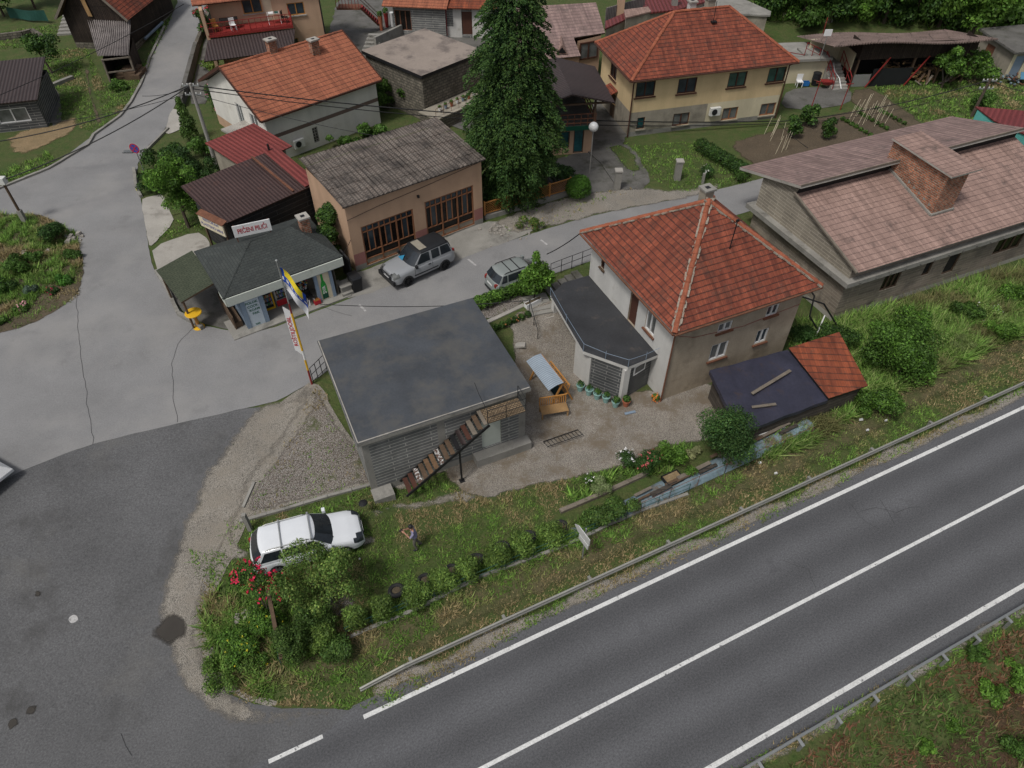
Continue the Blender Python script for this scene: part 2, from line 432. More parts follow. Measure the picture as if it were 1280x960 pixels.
M['dust'] = m_gravel('dusty_gravel', (.33, .30, .255), (.38, .35, .305), (.27, .245, .205), 30, patch=((.25, .222, .182), .8, .46, .68))
M['pebble'] = m_gravel('pebbles', (.225, .19, .16), (.27, .245, .215), (.36, .34, .31), 24, patch=((.075, .085, .034), .6, .54, .66))
M['yard'] = m_gravel('yard_gravel_concrete', (.34, .305, .26), (.40, .365, .315), (.25, .22, .18), 34, patch=((.175, .142, .104), .5, .47, .60))
M['concrete'] = m_plain('concrete', (.25, .24, .215), .9, .22, .7, .15, 20, bump=.3, stain=((.13, .125, .11), .9, .52, .72))
M['pale_concrete'] = m_plain('pale_concrete', (.34, .32, .285), .9, .18, .6, .12, 18, bump=.3, stain=((.19, .175, .15), .7, .54, .72))
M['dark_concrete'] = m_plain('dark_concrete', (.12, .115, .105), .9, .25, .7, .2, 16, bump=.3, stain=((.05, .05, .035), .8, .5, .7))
M['white_line'] = m_plain('road_paint', (.60, .60, .58), .7, .12, 2, .25, 22, stain=((.17, .17, .17), 3.5, .60, .66))
M['worn_line'] = m_plain('worn_road_paint', (.42, .41, .4), .8, .2, 2, .25, 20, stain=((.2, .2, .19), 4, .5, .66))
M['crack'] = m_plain('crack_tar', (.03, .03, .03), .8, .2, 3)
M['rooftile'] = m_tiles('orange_roof_tiles', (.275, .074, .040), (.175, .047, .029), (.04, .018, .015), .21, .29, .055, .22, stain=((.085, .05, .038), .9, .52, .74))
M['rooftile_new'] = m_tiles('new_orange_tiles', (.38, .135, .072), (.33, .112, .062), (.085, .034, .024), .22, .37, .055, .12, vert=.6, stain=((.25, .075, .04), .8, .6, .8))
M['rooftile_old'] = m_tiles('old_red_tiles', (.29, .076, .034), (.19, .052, .028), (.05, .022, .016), .25, .40, .06, .28, stain=((.09, .055, .04), 1.2, .56, .74))
M['rooftile_pink'] = m_tiles('pink_concrete_tiles', (.36, .24, .20), (.315, .208, .173), (.12, .078, .068), .26, .36, .045, .12, vert=.45, stain=((.11, .085, .075), .9, .56, .74))
M['rooftile_grey'] = m_tiles('greyed_pink_tiles', (.31, .215, .19), (.25, .17, .155), (.11, .08, .075), .24, .36, .06, .2, stain=((.13, .10, .09), 1.1, .54, .72))
M['ridge'] = m_plain('ridge_tile', (.27, .085, .045), .85, .35, 2, .2, 12)
M['mortar'] = m_plain('ridge_mortar', (.27, .235, .19), .95, .3, 2.5, .25, 14, bump=.5, stain=((.24, .09, .05), 3, .55, .68))
M['felt'] = m_plain('roof_felt', (.056, .062, .070), .62, .3, .5, .15, 10, spec=.45, bump=.2, stain=((.088, .086, .080), .6, .46, .66))
M['terrace'] = m_plain('bitumen_terrace', (.034, .035, .038), .6, .3, .7, .2, 9, spec=.45, stain=((.095, .08, .068), .75, .56, .74))
M['block'] = m_brick('concrete_block', (.17, .172, .165), (.13, .133, .13), (.38, .37, .34), 1.9, .2, .022, .37, .6, .3, 1.4)
M['block_dark'] = m_brick('dark_block', (.085, .088, .088), (.062, .065, .066), (.27, .265, .25), 1.4, .2, .018, .5, .6, .3)
M['block_brown'] = m_brick('weathered_block', (.26, .215, .17), (.18, .152, .122), (.31, .275, .225), 1.3, .2, .018, .5, .7, .35, .5, stain=((.115, .10, .085), .6, .52, .72))
M['block_grey'] = m_brick('grey_block_upper', (.29, .258, .205), (.225, .20, .16), (.43, .39, .32), 1.2, .2, .02, .5, .7, .25, .5)
M['brick'] = m_brick('rough_brick', (.42, .15, .075), (.22, .085, .05), (.30, .245, .19), .30, .12, .024, .5, .9, .5, 3.5, stain=((.10, .07, .05), 3, .56, .7))
M['stone'] = m_brick('rubble_stone', (.20, .178, .14), (.13, .115, .092), (.08, .072, .06), .42, .22, .03, .37, .9, .4, 1.5, stain=((.075, .07, .055), 1.1, .5, .7))
M['plaster_brown'] = m_plain('bare_brown_render', (.36, .30, .225), .95, .2, .6, .14, 14, bump=.25, stain=((.22, .178, .13), .55, .5, .68))
M['plaster_white'] = m_plain('whitewash', (.52, .51, .48), .9, .1, .8, .07, 15, stain=((.34, .32, .28), .8, .58, .78))
M['plaster_house'] = m_plain('pale_render', (.70, .675, .62), .9, .1, .6, .06, 15, stain=((.52, .49, .43), .6, .55, .75))
M['plaster_yellow'] = m_plain('yellow_render', (.62, .475, .27), .9, .08, .6, .06, 15, stain=((.50, .375, .21), .5, .56, .75))
M['plaster_cream'] = m_plain('cream_render', (.58, .515, .36), .9, .1, .6, .06, 15, stain=((.44, .385, .28), .6, .56, .75))
M['plaster_grey'] = m_plain('grey_render', (.30, .27, .215), .92, .2, .7, .1, 15, stain=((.19, .17, .135), .6, .5, .68))
M['plaster_peach'] = m_plain('peach_render', (.49, .325, .215), .9, .08, .5, .05, 15, stain=((.41, .265, .175), .45, .5, .75))
M['plaster_salmon'] = m_plain('salmon_render', (.50, .335, .225), .9, .06, .5, .05, 15)
M['pinkish'] = m_plain('pink_render', (.33, .15, .13), .9, .12, .8, .1, 15)
M['brownband'] = m_plain('brown_band', (.17, .12, .10), .9, .1, .8)
M['corr_grey'] = m_corr('fibre_cement_corrugated', (.125, .102, .086), .19, .35, .3, .6, stain=((.045, .038, .033), .8, .46, .66), rows=1.1, col2=(.165, .142, .122))
M['corr_barn'] = m_corr('barn_corrugated', (.20, .145, .125), .2, .4, .3, .7, stain=((.09, .07, .06), .8, .54, .7), rows=1.1)
M['corr_pale'] = m_corr('pale_corrugated', (.22, .195, .185), .2, .45, .25, .9, stain=((.11, .095, .09), 1.2, .5, .7))
M['metal_brown'] = m_corr('brown_sheet_metal', (.062, .036, .032), .22, .3, .2, .5, stain=((.10, .045, .032), .6, .56, .74), rough=.5)
M['metal_dark'] = m_corr('dark_sheet_metal', (.050, .036, .034), .25, .35, .12, .6, rough=.5)
M['metal_red'] = m_corr('red_sheet_metal', (.19, .042, .036), .3, .2, .15, .5, rough=.5)
M['metal_maroon'] = m_corr('maroon_sheet_metal', (.15, .035, .035), .35, .2, .1, .5, rough=.45)
M['shingle'] = m_brick('dark_shingle', (.040, .046, .044), (.052, .058, .054), (.024, .027, .026), .3, .16, .012, .5, .35, .2, .6)
M['shingle_green'] = m_brick('green_shingle', (.048, .058, .036), (.060, .070, .044), (.026, .032, .02), .3, .16, .014, .5, .4, .15, .6)
M['plank_black'] = m_brick('black_planks', (.018, .018, .019), (.026, .025, .025), (.06, .06, .058), 3.0, .3, .02, .3, .6, .3)
M['plank_dark'] = m_brick('dark_old_boards', (.026, .018, .014), (.042, .030, .022), (.008, .006, .005), .16, 4.0, .014, 0, .8, .4, 1.2, stain=((.06, .046, .035), 1.5, .6, .72))
M['plank_grey'] = m_brick('grey_old_boards', (.075, .064, .052), (.05, .042, .035), (.018, .015, .012), 2.0, .22, .012, .4, .7, .3, 1.2)
M['wood'] = m_plain('old_timber', (.10, .066, .042), .85, .3, 2, .25, 20)
M['wood_pale'] = m_plain('pale_timber', (.34, .21, .095), .8, .2, 2, .15, 20)
M['wood_orange'] = m_plain('varnished_pine', (.42, .20, .055), .55, .15, 2, .1, 20)
M['wood_grey'] = m_plain('weathered_timber', (.17, .145, .115), .9, .3, 1.5, .25, 20)
M['lattice'] = m_plain('orange_lattice_paint', (.42, .19, .055), .7, .15, 2)
M['steel'] = m_plain('galvanised_steel', (.36, .37, .36), .45, .12, 1, .08, 20, metal=.6)
M['rail_old'] = m_plain('dull_guardrail', (.30, .295, .265), .6, .14, .8, .1, 18, metal=.35)
M['pole'] = m_plain('grey_pole', (.30, .285, .26), .85, .15, 1, .12, 15)
M['black'] = m_plain('black_metal', (.015, .015, .016), .5, .2, 2)
M['blackplastic'] = m_plain('black_plastic', (.018, .019, .021), .45, .15, 2)
M['rubber'] = m_plain('tyre_rubber', (.022, .022, .023), .8, .2, 4)
M['rust'] = m_plain('rusty_iron', (.15, .065, .038), .85, .3, 3)
M['redpaint'] = m_plain('red_paint', (.24, .028, .025), .55, .15, 2)
M['reddoor'] = m_plain('red_door_paint', (.40, .018, .02), .5, .1, 2)
M['brownpaint'] = m_plain('brown_paint', (.075, .032, .022), .6, .15, 2)
M['doorframe'] = m_plain('orange_brown_frame', (.235, .105, .052), .7, .2, 2)
M['whitepaint'] = m_plain('white_paint', (.70, .70, .69), .5, .05, 2)
M['fascia'] = m_plain('pale_fascia', (.50, .53, .47), .7, .08, .8, .06, 15, stain=((.38, .38, .32), .9, .56, .75))
M['bluegrey'] = m_plain('blue_grey_paint', (.20, .26, .33), .6, .1, 1)
M['paleblue'] = m_plain('pale_blue_panel', (.48, .55, .60), .6, .08, 1)
M['yellow'] = m_plain('yellow_paint', (.66, .38, .02), .5, .1, 2)
M['green_sign'] = m_plain('dark_green_sign', (.006, .07, .04), .5, .1, 2)
M['greentext'] = m_plain('green_letters', (.02, .12, .065), .6, 0)
M['redtext'] = m_plain('red_letters', (.42, .02, .03), .6, 0)
M['bluetext'] = m_plain('faded_blue_letters', (.16, .16, .28), .7, .1, 2)
M['cream'] = m_plain('cream_board', (.62, .55, .40), .7, .1, 2)
M['splash'] = m_plain('white_splashed_wood', (.6, .6, .58), .7, .1, 4, .1, 20, stain=((.10, .06, .045), 7, .44, .50)); M['tread_tan'] = m_plain('tan_tread', (.15, .09, .05), .8, .3, 4, .2, 20)
M['glass'] = m_glass('window_glass', (.022, .027, .032), .04, .6); M['glass_green'] = m_glass('green_curtain_glass', (.055, .12, .095), .12)
M['glass_grey'] = m_glass('net_curtain_glass', (.13, .135, .13), .12); M['glass_teal'] = m_glass('teal_glass', (.02, .10, .11), .12)
M['glass_dark'] = m_glass('dark_garage_glass', (.012, .010, .009), .25, .3); M['glass_blue'] = m_glass('blue_glass', (.035, .05, .06), .1)
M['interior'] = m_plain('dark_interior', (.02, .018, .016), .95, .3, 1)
M['tarp_blue'] = m_plain('dark_blue_tarp', (.030, .030, .048), .5, .25, 1.2, .2, 8, spec=.45, bump=.4, stain=((.05, .036, .034), 1.3, .56, .7))
M['tarp_light'] = m_plain('pale_blue_tarp', (.165, .225, .255), .6, .3, 1.2, .25, 8, bump=.6, stain=((.13, .10, .072), 1.3, .50, .60))
M['tarp_green'] = m_plain('green_tarp', (.02, .075, .06), .6, .2, 1.5, .2, 8, bump=.5)
M['bark'] = m_plain('bark', (.085, .066, .05), .95, .3, 3, .3, 15, bump=.6)
M['leaf'] = m_leaf('foliage'); M['needle'] = m_leaf('needles', .12, .7); M['blade'] = m_leaf('grass_blades', .3, .7)
M['petal'] = m_leaf('petals', .2, .6)
M['cable'] = m_plain('cable_rubber', (.012, .012, .013), .6, 0)
M['alu'] = m_plain('aluminium_frame', (.66, .66, .65), .4, .05, 2)
M['ac'] = m_plain('ac_casing', (.60, .60, .57), .5, .06, 2)
M['globe'] = m_plain('opal_globe', (.72, .72, .70), .3, .04, 2, spec=.5)
M['pot_teal'] = m_plain('mint_pot', (.24, .40, .37), .6, .1, 2); M['pot_terra'] = m_plain('terracotta', (.38, .13, .07), .8, .15, 3)
M['rock'] = m_plain('rock', (.27, .25, .22), .95, .3, 2, .25, 10, bump=.6)

# ------------------------------------------------------------------ ground
def ground():
    xs = np.concatenate([np.arange(-150, -44, 3.0), np.arange(-44, 52, .45), np.arange(52, 151, 3.0)])
    ys = np.concatenate([np.arange(-30, 4, 3.0), np.arange(4, 72, .45), np.arange(72, 240, 3.0)])
    X, Y = np.meshgrid(xs, ys); Z = h(X, Y) - .022
    n, m = len(xs), len(ys); co = np.stack([X.ravel(), Y.ravel(), Z.ravel()], 1)
    idx = np.arange(n*m).reshape(m, n)
    q = np.stack([idx[:-1, :-1].ravel(), idx[:-1, 1:].ravel(), idx[1:, 1:].ravel(), idx[1:, :-1].ravel()], 1)
    me = bpy.data.meshes.new('ground'); me.from_pydata(co.tolist(), [], q.tolist()); me.materials.append(M['grass'])
    me.polygons.foreach_set('use_smooth', [True]*len(q)); me.update()
    o = bpy.data.objects.new('ground', me); C.objects.link(o); tag(o, kind='structure')
ground()
def wpoly(px): return [tuple(G(*p)[:2]) for p in px]
def densify(poly, step, jit, closed=True):
    out = []; n = len(poly)
    for i in range(n if closed else n-1):
        a, b = Vector(poly[i]), Vector(poly[(i+1) % n]); L = (b-a).length; k = max(1, int(L/step)); nn = Vector((-(b-a).y, (b-a).x))/max(L, 1e-6)
        for j in range(k):
            p = a + (b-a)*(j/k)
            if jit: p = p + nn*jit*(mnoise.noise(Vector((p.x*1.3, p.y*1.3, 3.1))) + .6*mnoise.noise(Vector((p.x*4, p.y*4, 9.1))))
            out.append(p)
    if not closed: out.append(Vector(poly[-1]))
    return out
FADED = {}
def faded(mat):
    """the same loose surface thinning out towards its edge, where the ground below shows between the grains"""
    if mat.name in FADED: return FADED[mat.name]
    m = mat.copy(); t = m.node_tree; n = t.nodes; out = [k for k in n if k.type == 'OUTPUT_MATERIAL'][0]; src = out.inputs[0].links[0].from_socket
    at_ = n.new('ShaderNodeAttribute'); at_.attribute_name = 'Edge'; tc = n.new('ShaderNodeTexCoord'); no = n.new('ShaderNodeTexNoise'); no.inputs['Scale'].default_value = 2.2; no.inputs['Detail'].default_value = 8; no.inputs['Roughness'].default_value = .75
    t.links.new(tc.outputs['Object'], no.inputs['Vector']); ad = n.new('ShaderNodeMath'); ad.operation = 'ADD'; t.links.new(at_.outputs['Fac'], ad.inputs[0]); t.links.new(no.outputs[0], ad.inputs[1])
    mr_ = n.new('ShaderNodeMapRange'); mr_.inputs[1].default_value = .78; mr_.inputs[2].default_value = 1.12; t.links.new(ad.outputs[0], mr_.inputs[0])
    tr = n.new('ShaderNodeBsdfTransparent'); mx = n.new('ShaderNodeMixShader'); t.links.new(mr_.outputs[0], mx.inputs[0]); t.links.new(tr.outputs[0], mx.inputs[1]); t.links.new(src, mx.inputs[2]); t.links.new(mx.outputs[0], out.inputs[0])
    FADED[mat.name] = m; return m
def sheet(name, poly, mat, dz=0.0, jit=.12, step=.4, grid=.55, kind='structure', label=None, cat=None, world=False, smooth=1, fade=0):
    if fade: grid = min(grid, max(.12, fade*.4)); step = min(step, .3); mat = faded(mat)
    w_ = list(poly) if world else wpoly(poly)
    for _ in range(smooth):                                          # round the corners of the outline
        q = []
        for i in range(len(w_)):
            a, b = Vector(w_[i]), Vector(w_[(i+1) % len(w_)]); q += [a*.8 + b*.2, a*.2 + b*.8]
        w_ = q
    b = densify(w_, step, jit); n = len(b)
    bx = np.array([p.x for p in b]); by = np.array([p.y for p in b])
    gx, gy = np.meshgrid(np.arange(bx.min(), bx.max(), grid), np.arange(by.min(), by.max(), grid)); gx = gx.ravel(); gy = gy.ravel()
    k = inpoly(gx, gy, list(zip(bx, by))); pts = b + [Vector((x, y)) for x, y in zip(gx[k], gy[k])]
    vv, ee, ff, *_ = delaunay_2d_cdt(pts, [(i, (i+1) % n) for i in range(n)], [], 1, 1e-4)
    va = np.array([(p.x, p.y) for p in vv]); z = h(va[:, 0], va[:, 1]) + dz*.4
    me = bpy.data.meshes.new(name); me.from_pydata(np.column_stack([va, z]).tolist(), [], [list(f) for f in ff])
    me.materials.append(mat); me.polygons.foreach_set('use_smooth', [True]*len(me.polygons)); me.update()
    if fade:
        B = np.array([(p.x, p.y) for p in b]); dd = np.full(len(va), 9.0)
        A0, A1 = B, np.roll(B, -1, 0); sg = A1-A0; l2 = (sg**2).sum(1)+1e-9
        for k0 in range(0, len(va), 400):
            q = va[k0:k0+400, None, :]; tt = np.clip(((q-A0)*sg).sum(2)/l2, 0, 1); dd[k0:k0+400] = np.sqrt(((q-(A0+sg*tt[..., None]))**2).sum(2)).min(1)
        at_ = me.attributes.new('Edge', 'FLOAT', 'POINT'); at_.data.foreach_set('value', np.clip(dd/fade, 0, 1).astype(np.float32))
    o = bpy.data.objects.new(name, me); C.objects.link(o); tag(o, label, cat, None, kind); return o
def strip(name, path, width, mat, dz, jit=.0, kind='structure', step=.4):
    """a narrow band on the ground along a world path"""
    p = densify(path, step, jit, closed=False); mb = MB(); L, Rr = [], []
    for i, q in enumerate(p):
        d = (p[min(i+1, len(p)-1)] - p[max(i-1, 0)]).normalized(); nn = Vector((-d.y, d.x))*width/2
        for lst, s_ in ((L, nn), (Rr, -nn)): e = q+s_; lst.append((e.x, e.y, hz(e.x, e.y)+dz*.42))
    for i in range(len(p)-1): mb.poly([L[i], Rr[i], Rr[i+1], L[i+1]])
    return tag(mb.build(name, mat, merge=True), kind=kind)
def kerb(px, wd=.16, ht=.12, mat='concrete', name='kerb', world=False, jit=.03):
    p = densify(px if world else wpoly(px), .8, jit, closed=False); mb = MB()
    for i in range(len(p)-1):
        a, b = p[i], p[i+1]; c = b - (b-a)*.015; hh = ht + random.uniform(-.012, .012)
        mb.bar((a.x, a.y, hz(a.x, a.y)+hh/2-.05), (c.x, c.y, hz(c.x, c.y)+hh/2-.05), wd, hh+.1)
    return mb.build(name, M[mat])
def skerb(*a, **k): return tag(kerb(*a, **k), kind='structure')

# roads
RU = lambda px, py: (lambda p: NU[0]*p.x + NU[1]*p.y)(P(px, py, 0))
RV = lambda px, py: (lambda p: NV[0]*p.x + NV[1]*p.y)(P(px, py, 0))
rang = math.atan2(NU[1], NU[0])
V1 = (RV(455, 898) + RV(1280, 508))/2; V2 = (RV(605, 960) + RV(1280, 608))/2; V3 = (RV(880, 960) + RV(1280, 735))/2
sheet('junction_road', [(-90, 625), (0, 603), (30, 587), (110, 556), (215, 531), (327, 506), (322, 520), (290, 555), (262, 605), (245, 640), (236, 690), (236, 800), (270, 860), (330, 885), (440, 886), (470, 900), (620, 1020), (500, 1300), (-400, 1300)], M['junction'], .0, .06)
sheet('street', [(198, -40), (225, -4), (208, 34), (190, 70), (176, 108), (165, 127), (150, 145), (118, 168), (62, 210), (0, 235), (-60, 255), (-90, 420), (-90, 625), (0, 603), (30, 587), (110, 556), (215, 531), (327, 506), (350, 500), (395, 474), (420, 455), (560, 386), (600, 372), (690, 343), (745, 324), (940, 262), (1000, 250), (1100, 210), (1080, 175), (1000, 208), (950, 224), (860, 246), (760, 265), (700, 281), (640, 300), (600, 314), (520, 345), (440, 372), (320, 418), (285, 413), (250, 406), (222, 386), (205, 352), (190, 334), (186, 308), (176, 250), (170, 210), (181, 186), (205, 164), (218, 135), (232, 92), (248, 40), (270, -4), (285, -40)], M['street'], .015, .05)
mr = bpy.data.objects.new('main_road', bpy.data.meshes.new('main_road')); C.objects.link(mr); tag(mr, kind='structure')
def road_mesh():
    mb = MB(); us = [x*1.0 for x in range(-40, 90)]
    def edge(u, v, k): return v + .10*mnoise.noise(Vector((u*.9, k, 0))) + .05*mnoise.noise(Vector((u*3, k, 5)))
    for i in range(len(us)-1):
        a, b = us[i], us[i+1]
        vs0 = [edge(a, V3-.62, 1), V3, V2, V1, edge(a, V1+.55, 2) if a > RU(440, 905) else V1+.12]
        vs1 = [edge(b, V3-.62, 1), V3, V2, V1, edge(b, V1+.55, 2) if b > RU(440, 905) else V1+.12]
        for j in range(4): mb.poly([(a, vs0[j], 0), (b, vs1[j], 0), (b, vs1[j+1], 0), (a, vs0[j+1], 0)])
    o = mb.build('main_road_surface', M['road'], merge=True); mr.data = o.data; bpy.data.objects.remove(o)
    mr.rotation_euler = (0, 0, rang); mr.location = (0, 0, .012)
road_mesh()
def rline(u0, u1, v, wd, name='road_marking', mat='white_line'):
    n = max(2, int((u1-u0)/1.2)); return strip(name, [tuple(uvr(u0+(u1-u0)*i/n, v)[:2]) for i in range(n+1)], wd, M[mat], .036)
rline(RU(455, 898), 90, V1, .17); rline(RU(337, 958), RU(405, 926), V1, .15); rline(-20, 90, V2, .145); rline(-20, 90, V3, .17)
for a, b in (((449, 381), (457, 389)), ((585, 324), (595, 332)), ((676, 300), (684, 306))): strip('parking_mark', wpoly([a, b]), .12, M['worn_line'], .03)
for pth in ([(97, 358), (96, 385), (99, 430), (108, 490), (116, 556)], [(246, 404), (222, 430), (215, 455), (217, 490), (222, 528)], [(400, 384), (440, 395)], [(1075, 640), (1095, 634), (1120, 640), (1150, 634)], [(1100, 625), (1112, 642), (1118, 655)]):
    strip('road_crack', wpoly(pth), .019, M['crack'], .034, .12)
OIL = m_plain('oil', (.042, .037, .031), .8)
for (x, y, r_) in ((212, 785, .95), (48, 741, .22), (38, 888, .3), (16, 905, .25), (54, 737, .12)):
    c = G(x, y); sheet('oil_stain', [(c.x + r_*math.cos(a)*random.uniform(.7, 1.2), c.y + r_*math.sin(a)*random.uniform(.7, 1.1)) for a in np.arange(0, 6.28, .6)], OIL, .055, .08, .1, .2, world=True, fade=r_*.55)
for k_, (va_, vb_) in enumerate(((V1+.30, V1+1.05), (V3-.95, V3-.42))):
    n_ = 40; u0_, u1_ = (RU(470, 895), 62) if k_ == 0 else (-5, 50); lo = [tuple(uvr(u0_+(u1_-u0_)*i/n_, va_ + .08*math.sin(i*1.7))[:2]) for i in range(n_+1)]; hi = [tuple(uvr(u0_+(u1_-u0_)*i/n_, vb_ + .22*math.sin(i*2.3))[:2]) for i in range(n_+1)]
    sheet('road_grit', lo + hi[::-1], M['dust'], .035, .06, fade=.4, world=True)
for (pa, sd__) in (([(150, 918), (165, 945)], 4), ([(980, 700), (1010, 712), (1020, 735)], 5), ([(1060, 628), (1085, 655), (1100, 662)], 6)):
    strip('road_crack', wpoly(pa), .014, M['crack'], .036, .15)
c = G(91, 774); sheet('paint_spill', [(c.x + .18*math.cos(a)*random.uniform(.6, 1.2), c.y + .16*math.sin(a)) for a in np.arange(0, 6.28, .8)], M['worn_line'], .022, .04, .1, .2, world=True)
sheet('bare_ground', [(332, 512), (352, 502), (395, 472), (420, 520), (446, 556), (474, 604), (440, 612), (310, 645), (306, 660), (290, 700), (266, 745), (262, 790), (272, 830), (306, 866), (345, 876), (345, 882), (300, 876), (262, 845), (238, 800), (228, 752), (240, 690), (250, 640), (270, 600), (300, 552)], M['dust'], .02, .15)
sheet('gravel_shoulder', [(326, 500), (310, 515), (284, 545), (252, 590), (226, 640), (206, 700), (186, 758), (200, 826), (238, 892), (300, 918), (380, 912), (440, 900), (430, 880), (345, 880), (300, 868), (268, 832), (256, 790), (262, 742), (290, 690), (310, 640), (318, 605), (356, 558), (398, 496), (395, 474), (350, 500)], M['dust'], .034, .25, fade=.9)
sheet('pebble_lot', [(395, 480), (418, 520), (446, 556), (470, 590), (474, 604), (440, 612), (380, 628), (310, 645), (302, 638), (318, 605), (352, 560), (385, 515)], M['pebble'], .045, .12, fade=.45)
sheet('yard_paving', [(480, 606), (560, 560), (640, 500), (640, 420), (625, 400), (690, 372), (700, 380), (735, 435), (780, 488), (842, 484), (890, 474), (920, 520), (900, 548), (866, 556), (822, 562), (792, 578), (738, 596), (655, 611), (612, 626), (578, 620), (556, 600), (555, 590), (505, 618)], M['yard'], .03, .16, fade=.35)
sheet('worn_track', [(452, 640), (480, 628), (540, 622), (575, 606), (612, 626), (560, 634), (500, 640), (470, 652)], M['dust'], .04, .35, fade=.55)
sheet('worn_track', [(440, 668), (470, 668), (478, 680), (452, 684)], M['dust'], .04, .3, fade=.3)
sheet('bare_track', [(285, 655), (300, 680), (320, 690), (310, 705), (285, 700), (262, 730), (250, 720)], M['dust'], .038, .3, fade=.4)
sheet('garage_apron', [(438, 342), (458, 338), (606, 276), (630, 278), (660, 280), (672, 288), (600, 315), (520, 346), (440, 374), (420, 368)], M['concrete'], .03, .1)
sheet('dirt_verge', [(606, 276), (700, 246), (742, 238), (800, 232), (845, 238), (905, 226), (905, 236), (860, 250), (760, 268), (690, 286), (640, 296)], M['dust'], .04, .2, fade=.7)
sheet('pavement_slab', [(176, 250), (186, 246), (204, 243), (212, 262), (218, 278), (190, 308), (186, 306)], M['pale_concrete'], .06, .06)
sheet('pavement_slab', [(190, 309), (245, 289), (262, 300), (262, 318), (205, 350), (195, 334)], M['pale_concrete'], .06, .05)
sheet('pavement_slab', [(206, 166), (214, 136), (226, 138), (230, 160), (212, 168)], M['pale_concrete'], .06, .05)
sheet('driveway', [(680, 205), (735, 186), (760, 178), (790, 182), (815, 225), (800, 240), (742, 242), (715, 240), (690, 250)], M['dark_concrete'], .03, .15)
sheet('driveway_grass_strip', [(752, 180), (782, 178), (808, 214), (790, 220)], M['grass'], .05, .25, fade=.5)
sheet('vegetable_bed', [(905, 178), (970, 160), (1045, 140), (1110, 128), (1150, 150), (1180, 190), (1000, 235), (935, 205)], M['garden'], .02, .2, fade=.6)
sheet('courtyard_slab', [(984, 112), (1030, 108), (1065, 112), (1062, 130), (1010, 138), (975, 134)], M['dark_concrete'], .05, .06)
sheet('earth_path', [(1062, 112), (1092, 108), (1150, 150), (1165, 165), (1140, 172), (1105, 145), (1062, 132)], M['soil'], .04, .25, fade=.5)
sheet('sand_heap_ground', [(8, 190), (10, 166), (60, 155), (95, 143), (104, 150), (96, 166), (60, 182), (30, 196)], M['sand'], .03, .45, fade=.8)
sheet('foot_path', [(107, 74), (110, 80), (113, 112), (128, 150), (121, 156), (111, 118), (105, 82)], M['soil'], .03, .2, fade=.2)
sheet('traffic_island', [(-40, 262), (0, 268), (36, 266), (62, 272), (85, 285), (99, 300), (106, 325), (104, 350), (96, 372), (60, 396), (20, 414), (-40, 425)], M['soil'], .06, .15, fade=.15)
sheet('pebble_patch', [(383, 748), (440, 733), (452, 758), (425, 776), (392, 772)], M['pebble'], .05, .2, fade=.4)
sheet('cottage_path', [(58, 118), (72, 108), (79, 150), (64, 160)], M['dark_concrete'], .05, .1)
sheet('canopy_shade_paving', [(207, 352), (240, 328), (290, 360), (318, 416), (285, 412), (250, 404), (223, 385)], M['dark_concrete'], .045, .05)  # paving under the side canopy, its dark tone standing in for canopy shade
sheet('planted_lawn', [(207, 190), (215, 168), (262, 150), (300, 165), (290, 240), (262, 285), (215, 262), (188, 308), (180, 250), (172, 215)], M['grass'], .045, .1)
sheet('paved_yard', [(405, 66), (424, -10), (520, -10), (650, -10), (650, 60), (560, 60), (480, 92), (440, 62)], M['dark_concrete'], .03, .2)
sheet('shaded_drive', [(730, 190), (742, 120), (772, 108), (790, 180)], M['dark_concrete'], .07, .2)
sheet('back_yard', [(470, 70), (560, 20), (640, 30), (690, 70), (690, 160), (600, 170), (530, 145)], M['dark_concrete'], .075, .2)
sheet('dry_verge', [(300, 850), (420, 790), (560, 740), (700, 672), (860, 600), (1060, 510), (1300, 400), (1300, 440), (1150, 520), (1000, 600), (860, 662), (700, 742), (560, 806), (440, 862), (380, 872)], M['dry'], .03, .3, fade=1.1)
sheet('rusty_bank', [(1120, 1000), (1150, 930), (1215, 880), (1290, 830), (1400, 800), (1400, 1100)], m_mix('rusty_weeds', [(.075, .04, .026), (.05, .045, .018), (.10, .05, .03)], 1.3), .03, .4, fade=1.2)
skerb([(206, 34), (188, 72), (175, 108), (164, 128), (150, 146), (118, 169), (110, 182), (62, 211), (0, 236), (-30, 246)], .2, .14)
skerb([(168, 212), (171, 236), (177, 247)], .2, .2); skerb([(182, 190), (204, 168), (211, 161)], .15, .14, 'concrete')
skerb([(196, 341), (206, 356), (214, 372), (224, 394), (240, 403), (254, 412)], .2, .25)
skerb([(300, 652), (310, 650), (380, 630), (440, 613), (474, 604)], .14, .1, 'concrete'); skerb([(318, 603), (304, 635)], .12, .08)
skerb([(700, 640), (760, 615), (810, 592)], .2, .16, 'wood_grey', 'timber_edging')
skerb([(434, 798), (520, 762), (600, 722), (700, 685), (785, 645), (860, 618)], .14, .1, 'concrete')
skerb([(735, 190), (752, 205), (770, 232)], .12, .1, 'dark_concrete')
skerb([(58, 112), (76, 104), (92, 98)], .35, .25)
